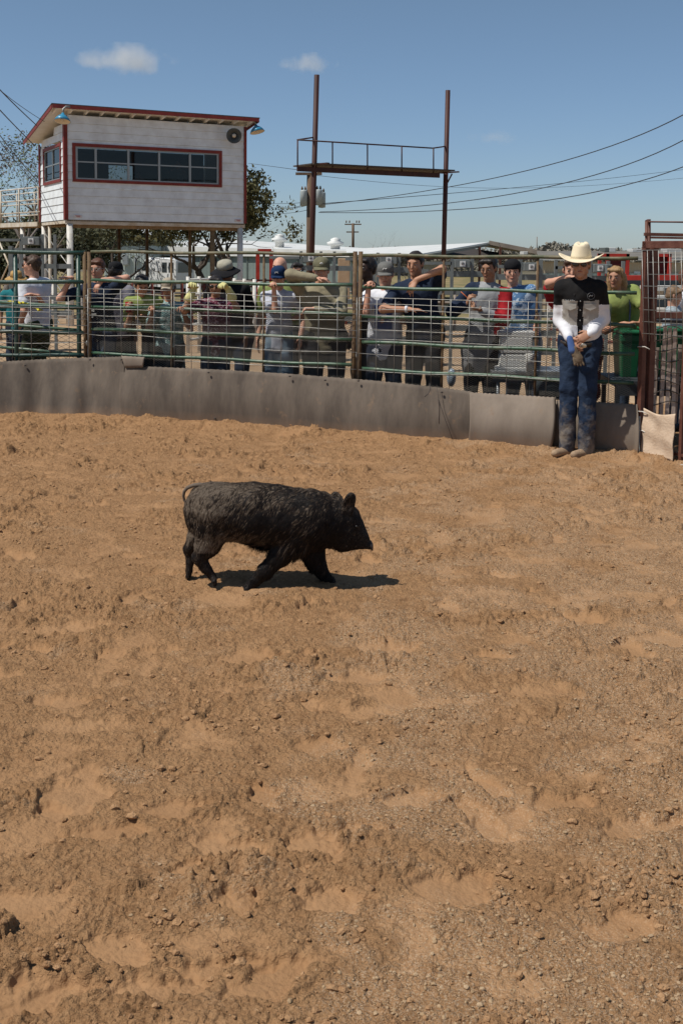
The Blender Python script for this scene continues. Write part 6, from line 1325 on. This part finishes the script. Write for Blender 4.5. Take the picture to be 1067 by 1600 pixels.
camo.node_tree.nodes['Color Ramp'].color_ramp.interpolation = 'CONSTANT'; plaid.node_tree.nodes['Color Ramp'].color_ramp.elements[0].position = .5; tealp.node_tree.nodes['Color Ramp'].color_ramp.elements[0].position = .45
for m_ in (camo,): m_.node_tree.nodes['Color Ramp'].color_ramp.elements[1].position = .52
straw = mat('straw', (.45, .28, .10), (.33, .19, .06), 40, .8, bump=.4, bscale=160); capk = cloth('cap_khaki', (.17, .16, .10), (.12, .115, .075)); capg = cloth('cap_grey', (.16, .16, .15), (.12, .12, .115)); capn = cloth('cap_navy', (.012, .03, .08)); capt = cloth('cap_tan', (.36, .31, .24)); boon = cloth('boonie', (.40, .38, .30), (.30, .28, .22)); ylg = cloth('yellow_glove', (.58, .55, .26), (.50, .46, .20))
def band_(at, m_, w=.02, nm='wristband', r=.034):
    def fn(c):
        S_, E_, W_, hd, pn, cu, sg = c['arm'][at]; d = nrm(W_-E_); m = MB(); m.tube([W_-d*(.02+w), W_-d*.02], r*c['s'], 12); m.build(nm, m_, c['root'], True)
    return fn
def multi(*fs):
    def fn(c):
        for f_ in fs: f_(c)
    return fn

# 1-2: the pair beyond the gate at the left
person('child in a straw hat and teal shirt behind the dark green gate panel', 26, 437, 30, 13.4, 1.42, yaw=15, skin='olive', hpitch=12, shirt=teal, pants=djeans, hair='brown', hat=brim_hat(straw, None, .17, .035), arms={'r': (P(52, 458, 13.2), A(0, .3, -1), A(-.6, -.5, .2), DN, .5)})
person('man in a white T-shirt and sunglasses turned away to the left', 50, 415, 62, 13.0, 1.78, yaw=-118, hyaw=-88, skin='fair', bw=1.05, shirt=white, pants=greenp, hair='brown', shades=True, hpitch=4, arms={'l': (P(60, 462, 12.75), A(0, 0, -1), A(-.8, -.3, .2), DN, .5)})
# 3: boy with glasses
def chestprint(m_, pts):
    def fn(c):
        m = MB()
        for (x_, z_, w, h) in pts: m.obox(c['T'](x_, .148, z_), [c['rr'], c['u'], c['ff']], (w, h, .003))
        m.build('shirt_print', m_, c['root'])
    return fn
inkw = mat('print_white', (.62, .62, .6), None)
person('auburn haired boy in spectacles leaning a forearm on the rail by the left posts', 152, 421, 160, ry(155)+.34, 1.74, yaw=-8, skin='fair', hpitch=6, shirt=navy, pants=jeans, hair='auburn', specs=True,
       arms={'r': (W(160, 442, .06)+A(0, 0, .03), A(1, .1, .15), A(-.55, -.35, -.8), A(.3, .5, -.2), .4), 'l': (W(112, 438, .14)+A(0, 0, .03), A(-.2, .2, -1), A(-.9, -.35, .0), DN, .45)}, extra=multi(band_('l', white), chestprint(inkw, [(-.06, .23, .05, .012), (-.05, .19, .06, .008), (-.07, .16, .04, .007)])))
person('person in a black cap seen from behind, grey shirt, next to the bespectacled boy', 182, 426, 190, ry(180)+1.25, 1.70, yaw=165, skin='dark', shirt=cloth('grey_mauve', (.20, .19, .22)), pants=darkc, hair='black', hat=cap_hat(blackc), face=False)
def redcup(c):
    q = W(202, 480, .12); m = MB(); m.lathe(q-A(0, 0, .055), [(.03, 0), (.042, .11), (.040, .112), (.001, .1)], 16); o = m.build('red_cup', red, None, True); tag(o, 'red plastic cup held out by the stooping person in lime', 'cup')
    m = MB()
    for k in range(3): m.box((q[0]-.022, q[1]-.0425, q[2]-.03+.022*k), (q[0]+.012, q[1]-.040, q[2]-.022+.022*k))
    m.build('cup_print', inkw, o)
person('dark haired person in lime stooping to the rail with a red cup', 222, 447, 244, ry(230)+.62, 1.66, yaw=-15, skin='tan', hpitch=28, hyaw=20, Yh=ry(225)+.18, sleeve='short', shirt=lime, pants=darkc, hair='black', arms={'l': (W(207, 482, .14), A(-.3, .4, -1), A(-.3, -.8, .3), RT, .8), 'r': (W(232, 492, .3), A(.6, .3, -1), A(-.7, -.4, 0), DN, .6)}, extra=redcup)
person('woman in tan cap and sunglasses, teal patterned top, both hands on the rail', 264, 452, 266, ry(262)+.36, 1.60, yaw=-5, skin='tan', hpitch=8, shirt=tealp, pants=darkc, hair='black', hat=cap_hat(capt), shades=True, robe=.34, arms={'l': grip(240, 487, A(-.3, .5, -1)), 'r': grip(285, 488, A(.3, .5, -1))})
def gloves(c):
    for k in 'lr':
        S_, E_, W_, hd, pn, cu, sg = c['arm'][k]; v = Vox(W_-.25, W_+.25, .009); hand(v, W_, hd, pn, c['s']*1.12, cu, ts=1 if sg < 0 else -1, fr=.0115); d = nrm(W_-E_); v.cone(W_-d*.10, W_, .052, .034, .01); V_, Q_ = v.mesh(); quadmesh('work_glove', V_, Q_, ylg, c['root'])
person('woman in sunglasses and maroon plaid shirt, both yellow work gloves on the rail', 337, 447, 338, ry(335)+.36, 1.60, yaw=0, skin='olive', hpitch=10, shirt=plaid, pants=djeans, hair='black', hairlen=.05, shades=True, hem=.16, arms={'l': (W(302, 452, .06), A(-.15, .3, -1), A(.05, -.6, .55), DN, .95), 'r': (W(357, 452, .06), A(.45, .2, -1), A(-.35, -.6, .5), DN, .95)}, extra=gloves)
person('big man in a floppy pale brimmed hat and black shirt behind the woman in gloves', 352, 425, 366, ry(360)+.85, 1.76, yaw=-12, bw=1.28, skin='brown', hpitch=18, shirt=blackc, pants=djeans, hair='black', hat=brim_hat(boon, blackc, .17, .05, .125))
person('boy in a navy cap and pale grey T-shirt holding the rail up to his face', 435, 434, 436, ry(435)+.30, 1.58, yaw=-8, bw=.92, skin='fair', hpitch=12, shirt=cloth('pale_blue_grey', (.50, .52, .58), (.38, .40, .47), 12), pants=ljeans, hair='brown', hat=cap_hat(capn, None, False, (inkw, [(-.018, .072), (-.012, .09), (-.0, .08), (.012, .09), (.018, .072)])), hem=.14,
       arms={'l': (W(428, 452, .05)+A(0, 0, .02), A(-.1, .4, -1), A(.0, -.8, .5), DN, .95), 'r': (W(447, 500, .35), A(1, .4, -.3), A(-.8, -.2, .2), -FR, .5)})
person('bald man in an olive lime shirt behind the boy in the navy cap', 437, 419, 445, ry(440)+.95, 1.80, yaw=-18, bw=1.2, skin='fair', hpitch=4, shirt=olivel, pants=darkc, hair='none')
person('dark haired onlooker in black sunglasses far behind the khaki sleeve', 464, 425, 468, ry(460)+2.6, 1.66, yaw=20, skin='tan', shirt=darkc, pants=darkc, hair='black', shades=True)
person('broad man in a khaki cap and long khaki shirt, arms folded over two rails', 502, 423, 508, ry(505)+.38, 1.80, yaw=2, bw=1.25, skin='fair', hpitch=6, Yh=ry(505)+.30, sleeve='long', shirt=khaki, pants=darkc, hair='brown', hat=cap_hat(capk, None, False, (inkw, [(-.014, .08), (-.007, .09), (.007, .09), (.014, .08), (-.014, .08)])), hem=.12,
       arms={'l': (W(494, 442, .05)+A(0, 0, .05), A(-1, -.25, .55), A(1, -.2, -.1), DN, .5), 'r': (W(492, 487, .08)+A(0, 0, .03), A(1, .1, -.1), A(-1, -.2, .0), DN, .7)})
person('dark skinned person in black half hidden by the middle posts', 573, 420, 572, ry(575)+.75, 1.74, yaw=-50, skin='dark', shirt=blackc, pants=darkc, hair='black')
def tee_fn(cen, c):
    z = (cen-c['pelv']) @ c['u']; x = (cen-c['pelv']) @ c['rr']; fr_ = ((cen-c['pelv']) @ c['ff']) > .04
    return ((z > .14) & (z < .38) & (np.abs(x+.01) < .085) & fr_ & (vn3(cen*np.array([16, 16, 22.]), 6) > -.25)).astype(int)
person('man in grey cap and white T-shirt with blue print, right of the middle posts', 602, 430, 600, ry(600)+.36, 1.72, yaw=-6, bw=1.08, skin='fair', hpitch=10, shirt=[white, cloth('print_blue', (.10, .14, .30))], shirt_fn=tee_fn, pants=djeans, hair='brown', hat=cap_hat(capg, None, False, (inkw, [(-.02, .075), (-.008, .09), (.006, .08), (.02, .09)])), hem=.12, arms={'l': (W(576, 452, .05)+A(0, 0, .03), A(-.1, .4, -1), A(.15, -.8, .4), DN, .95), 'r': (W(612, 500, .30), A(1, .5, -.4), A(-.8, -.3, 0), -FR, .5)})
person('black haired young man in a navy shirt resting both forearms on the rails', 648, 413, 662, ry(655)+.42, 1.82, yaw=-10, hyaw=-22, bw=1.05, skin='tan', hpitch=10, Yh=ry(650)+.25, shirt=navy, pants=darkc, hair='black', arms={'r': (W(650, 445, .05)+A(0, 0, .045), A(1, -.2, .45), A(-.5, -.25, -.85), A(.4, .5, 0), .35), 'l': (W(640, 488, .05)+A(0, 0, .03), A(-1, .1, -.2), A(1, -.15, -.05), DN, .2)}, extra=band_('l', white, .025))
def base_fn(cen, c):
    x = (cen-c['pelv']) @ c['rr']; z = (cen-c['pelv']) @ c['u']; r_ = np.zeros(len(cen), int)
    r_ = np.where((x > .115) & (z > .02), 2, r_); r_ = np.where((x < -.15) & (z > .15), 1, r_); r_ = np.where((z > .40) & (np.abs(x) > .09) & (x < 0), 1, r_); r_ = np.where((z < .02), 3, r_); return r_
def foamcup(c):
    q = P(738, 478, ry(745)+.38); m = MB(); m.lathe(q-A(0, 0, .05), [(.032, 0), (.045, .10), (.043, .102), (.001, .09)], 16); o = m.build('foam_cup', mat('foam_white', (.72, .70, .66), None), None, True); tag(o, 'white foam cup held by the man in the grey and red baseball shirt', 'cup')
    m = MB(); m.tube([q+A(-.12, -.02, .14), q+A(.0, 0, .03)], .004, 5); o = m.build('orange_spoon', mat('orange_plastic', (.60, .16, .05), None), None, True); tag(o, 'thin orange spoon lifted from the foam cup', 'spoon')
person('young man in a grey, navy and red baseball shirt eating from a foam cup', 763, 420, 752, ry(755)+.62, 1.76, yaw=-14, hyaw=-28, skin='olive', hpitch=14, sleeve='long', shirt=[greyc, navy, red, cloth('grey_tail', (.17, .17, .175), (.24, .24, .24), 12)], shirt_fn=base_fn, pants=blackc, hair='black', hem=.30, robe=.14,
       arms={'l': (P(728, 477, ry(745)+.36), A(-.8, .2, -.9), A(.3, -.3, .9), RT, .9), 'r': (P(752, 486, ry(755)+.36), A(.9, .2, -.6), A(-.8, -.4, .3), UPV, .7)}, extra=foamcup)
person('teenage boy in a backwards black cap and blue camouflage T-shirt', 800, 426, 816, ry(810)+1.15, 1.78, yaw=-10, skin='fair', hpitch=4, shirt=camo, pants=ljeans, hair='brown', hat=cap_hat(blackc, None, True), extra=band_('r', greenp, .03), arms={'r': (P(837, 533, ry(810)+.95), A(.4, 1, 0), A(.05, -.1, -1), LF, .4)})
person('man in a red shirt behind the cowboy with a bare forearm along the rail', 893, 423, 906, ry(895)+.5, 1.80, yaw=-12, bw=1.12, skin='fair', hpitch=8, shirt=red, pants=(dkred), hair='brown', shorts=True, arms={'l': (W(890, 441, .05)+A(0, 0, .05), A(-1, -.1, .35), A(1, -.2, 0), DN, .4), 'r': None})
def strap(c):
    m = MB(); m.tube([c['T'](.09, .05, .49), c['T'](.05, .135, .36), c['T'](-.04, .150, .18)], .018, 6, flat=.4); m.build('blue_strap', navy, c['root'])
person('blonde woman in a lime shirt with a blue strap, near the brown gate', 961, 434, 985, ry(980)+1.25, 1.64, yaw=10, hyaw=-30, skin='tan', hpitch=6, Yh=ry(970)+1.05, shirt=lime, pants=jeans, hair='blond', hairlen=.20, arms={'l': (P(975, 505, ry(980)+.80), A(-.5, .3, -1), A(1, -.2, 0), DN, .4), 'r': (P(1000, 505, ry(990)+.78), A(1, .3, -.5), A(-1, -.2, .1), DN, .4)}, hem=.14, extra=strap)
person('small light haired child in profile behind the brown gate mesh', 1053, 462, 1056, 11.3, 1.42, yaw=60, hyaw=75, skin='fair', hpitch=15, shirt=cloth('pale_check', (.40, .46, .48), (.16, .2, .24), 60), pants=jeans, hair='light', group='spectators behind the brown gate')
person('auburn haired adult cut off by the right edge beyond the child', 1074, 437, 1078, 12.2, 1.66, yaw=40, skin='fair', shirt=white, pants=jeans, hair='auburn', group='spectators behind the brown gate')
for (hx, hy, u_, lb, hh, sh_) in ((278, 256, .60, 'announcer standing at the booth window, dim behind the glass', 1.72, cloth('dim_shirt', (.30, .27, .25))), (217, 272, .38, 'small child peering out low in the booth window', 1.2, cloth('dim_shirt2', (.3, .2, .18)))):
    q = bp(LB*u_, .9, 0); hq = onplane(hx, hy, q, -Vbv); person(lb, hx, hy, hx, float(hq[1]), hh, yaw=10, skin='tan', shirt=sh_, pants=darkc, hair='brown', z0=float(O[2]), Yh=float(hq[1]), vox=.018, group='people in the announcer booth')

# ------------------------------------------------------------------ the cowboy
cb_w = cloth('shirt_white', (.72, .72, .74), (.64, .64, .67), 14, .35); cb_k = cloth('shirt_black', (.010, .010, .011), (.016, .015, .015), 14, .3); cb_g = cloth('shirt_greige', (.37, .345, .31), (.33, .31, .275), 14, .3)
cj = cloth('work_jeans', (.011, .021, .045), (.026, .042, .076), 8, 1.0)
n_ = cj.node_tree.nodes; l_ = cj.node_tree.links; tc_ = n_.new('ShaderNodeTexCoord'); sx_ = n_.new('ShaderNodeSeparateXYZ'); l_.new(tc_.outputs['Object'], sx_.inputs[0]); mr_ = n_.new('ShaderNodeMapRange'); mr_.inputs[1].default_value = .66; mr_.inputs[2].default_value = .22; mr_.inputs[3].default_value = -.32; mr_.inputs[4].default_value = .05; l_.new(sx_.outputs[2], mr_.inputs[0])
tn_ = n_.new('ShaderNodeTexNoise'); tn_.inputs['Scale'].default_value = 7; tn_.inputs['Detail'].default_value = 6; tn_.inputs['Roughness'].default_value = .65; l_.new(tc_.outputs['Object'], tn_.inputs['Vector']); ad_ = n_.new('ShaderNodeMath'); l_.new(tn_.outputs[0], ad_.inputs[0]); l_.new(mr_.outputs[0], ad_.inputs[1])
rr2 = n_.new('ShaderNodeValToRGB'); rr2.color_ramp.elements[0].position = .40; rr2.color_ramp.elements[1].position = .74; l_.new(ad_.outputs[0], rr2.inputs[0]); mx2 = n_.new('ShaderNodeMix'); mx2.data_type = 'RGBA'; l_.new(rr2.outputs[0], mx2.inputs[0]); l_.new(n_['Color Ramp'].outputs[0], mx2.inputs[6]); mx2.inputs[7].default_value = (.24, .20, .155, 1); l_.new(mx2.outputs[2], n_['Principled BSDF'].inputs['Base Color'])
hatm = mat('cream_felt', (.76, .66, .47), (.70, .60, .42), 8, .85, bump=.1, bscale=200); bootm = mat('dusty_boot', (.36, .25, .155), (.22, .15, .10), 14, .8, bump=.4, bscale=60)
CBY = float(G(906, 713)[1])
def cb_fn(cen, c):
    x = (cen-c['pelv']) @ c['rr']; z = (cen-c['pelv']) @ c['u']; y = (cen-c['pelv']) @ c['ff']; r_ = np.zeros(len(cen), int)
    body = np.abs(x) < .185+.0*z
    r_ = np.where((z > .363), 1, r_); r_ = np.where(body & (z > .14) & (z <= .363) & (y > .0) & (np.abs(x) < .160), 2, r_)
    r_ = np.where((np.abs(x-.0) < .024) & (y > .05) & (z > .06), 1, r_)
    for k in 'lr':
        S_, E_, W_ = c['arm'][k][:3]; fo = W_-E_; t2 = np.clip(((cen-E_) @ fo)/(fo @ fo), 0, 1); d2 = np.linalg.norm(cen-(E_+t2[:, None]*fo), axis=1); ab = E_-S_; t = np.clip(((cen-S_) @ ab)/(ab @ ab), 0, 1); dd = np.linalg.norm(cen-(S_+t[:, None]*ab), axis=1)
        thr = E_[2]+(S_[2]-E_[2])*.50; near = (dd < .088) & (np.abs(x) > .150); r_ = np.where(near, np.where(cen[:, 2]+.03*np.abs(x-.2) > thr, 1, 0), r_); r_ = np.where(d2 < .072, 0, r_)
    return r_
def cb_extra(c):
    T, HL, s, root = c['T'], c['HL'], c['s'], c['root']; fa = c['ff']; rr_ = c['rr']; u = c['u']; sh = [o for o in root.children if o.name.startswith('shirt')][0]
    # collar wings, pocket flaps, snaps, badge and name stitching
    for sg in (-1, 1):
        m = MB(); a_, b_, d_, e_ = T(sg*.012, .098, .455), T(sg*.062, .060, .515), T(sg*.090, .070, .47), T(sg*.055, .128, .405)
        m.add([a_, b_, d_, e_], [(0, 1, 2, 3)]); o_ = m.build('collar_wing', cb_k, sh); so_ = o_.modifiers.new('s', 'SOLIDIFY'); so_.thickness = .008
        m = MB(); x0, x1, xm = sg*.035, sg*.135, sg*.085; y_ = .133; zt = .335
        m.add([T(x0, y_+.004, zt), T(x1, y_-.018, zt), T(x1, y_-.014, zt-.035), T(xm, y_+.003, zt-.058), T(x0, y_+.008, zt-.035)], [(0, 1, 2, 3, 4)]); o_ = m.build('pocket_flap', cb_g, sh); so_ = o_.modifiers.new('s', 'SOLIDIFY'); so_.thickness = .006
    for z_ in (.36, .28, .19, .10): m = MB(); m.ell(T(0, .139+(.004 if z_ < .2 else 0), z_), (.006, .004, .006), np.stack([rr_, fa, u], 1), 8, 5); m.build('snap_button', alum, sh, True)
    m = MB(); q = lambda t, r_: T(.088+r_*math.cos(t), .128-r_*.2*math.cos(t), .405+r_*math.sin(t)); m.tube([q(t, .030) for t in np.linspace(0, 6.283, 21)], .0022, 4); m.tube([T(.072, .133, .398), T(.082, .134, .412), T(.094, .131, .404), T(.104, .127, .416)], .005, 5); m.build('badge', mat('badge_grey', (.14, .14, .14), None), sh)
    m = MB()
    for k, (w, h) in enumerate(((.004, .010), (.003, .007), (.003, .007), (.003, .010), (0, 0), (.004, .010), (.002, .008), (.003, .011), (.003, .011), (.003, .007), (.003, .007))):
        if w: m.obox(T(-.125+.0075*k, .118+.0012*k, .362+(h-.007)/2), [rr_, fa, u], (w*.7, .002, h/2))
    m.build('name_stitching', inkw, sh)
    # belt, buckle
    m = MB(); n = 36; m.loft([[T(.181*math.cos(t), .139*math.sin(t), z_) for t in [2*math.pi*k/n for k in range(n)]] for z_ in (-.055, -.017)], cap=False); o_ = m.build('belt', mat('belt_dark', (.025, .018, .014), None, rough=.5), root, True); so_ = o_.modifiers.new('s', 'SOLIDIFY'); so_.thickness = .008; so_.offset = 1
    m = MB(); m.ell(T(.03, .150, -.036), (.032, .007, .022), np.stack([rr_, fa, u], 1), 16, 6); m.build('buckle', mat('buckle_silver', (.6, .58, .52), None, rough=.3, metal=.8), o_, True)
    # gloves held in the hand
    S_, E_, W_, hd, pn, cu, sg = c['arm']['l']; gb = mat('glove_blue', (.05, .10, .26), (.07, .13, .30), 20, .8); gt = mat('glove_leather', (.20, .145, .09), (.10, .07, .045), 16, .75, bump=.5)
    b0 = W_+hd*.04; g_ = thing('work_gloves', b0, 'blue and brown leather work gloves dangling from the cowboy\'s hands', 'gloves')
    v = Vox(b0-.3, b0+.3, .008); v.cone(b0+A(-.02, -.03, .03), b0+A(.0, -.05, -.07), .028, .034, .01, flat=(A(.3, 1, 0), .6)); V_, Q_ = v.mesh(); quadmesh('blue_cuff', V_, Q_, gb, g_)
    v = Vox(b0-.3, b0+.3, .007); e0 = b0+A(.01, -.05, -.06); v.cone(e0, e0+A(.035, -.01, -.09), .032, .036, .01, flat=(A(.3, 1, 0), .5))
    for k in range(4): p_ = e0+A(.005+.02*k, -.01, -.085); v.cone(p_, p_+A(.008+.006*k, -.005, -.06+.006*abs(k-1.5)), .011, .010, .004)
    v.cone(e0+A(.045, 0, -.03), e0+A(.075, -.01, -.075), .013, .011, .005); V_, Q_ = v.mesh(); V_ = V_+vnormals(V_, Q_)*(.003*vn3(V_*50, 2))[:, None]; quadmesh('leather_glove', V_, Q_, gt, g_)
cbY = CBY
person('cowboy in cream hat, sunglasses and black, grey and white shirt inside the arena', 907, 414, 903, cbY, 1.775, yaw=-12, bw=1.04, skin='tan', hyaw=-18, hpitch=5, neck=.128, foldamp=1.5, sleeve='long', shirt=[cb_w, cb_k, cb_g], shirt_fn=cb_fn, pants=cj, hair='light', hat=cowboy_hat(hatm, mat('hat_ribbon', (.62, .52, .36), None)), shades=True, Yh=cbY-.13, vox=.0088, shoes=bootm, hem=-.04, stance=.083, shw=.90, foot=-52,
       arms={'l': (P(889, 528, cbY-.17), A(-.15, 1, -.1), A(.35, -.4, -.8), A(.6, .2, 0), .6), 'r': (P(922, 521, cbY-.23), A(.75, 1, -.3), A(-.85, -.15, -.45), A(-.2, .8, -.4), .55)}, extra=cb_extra, group=None)
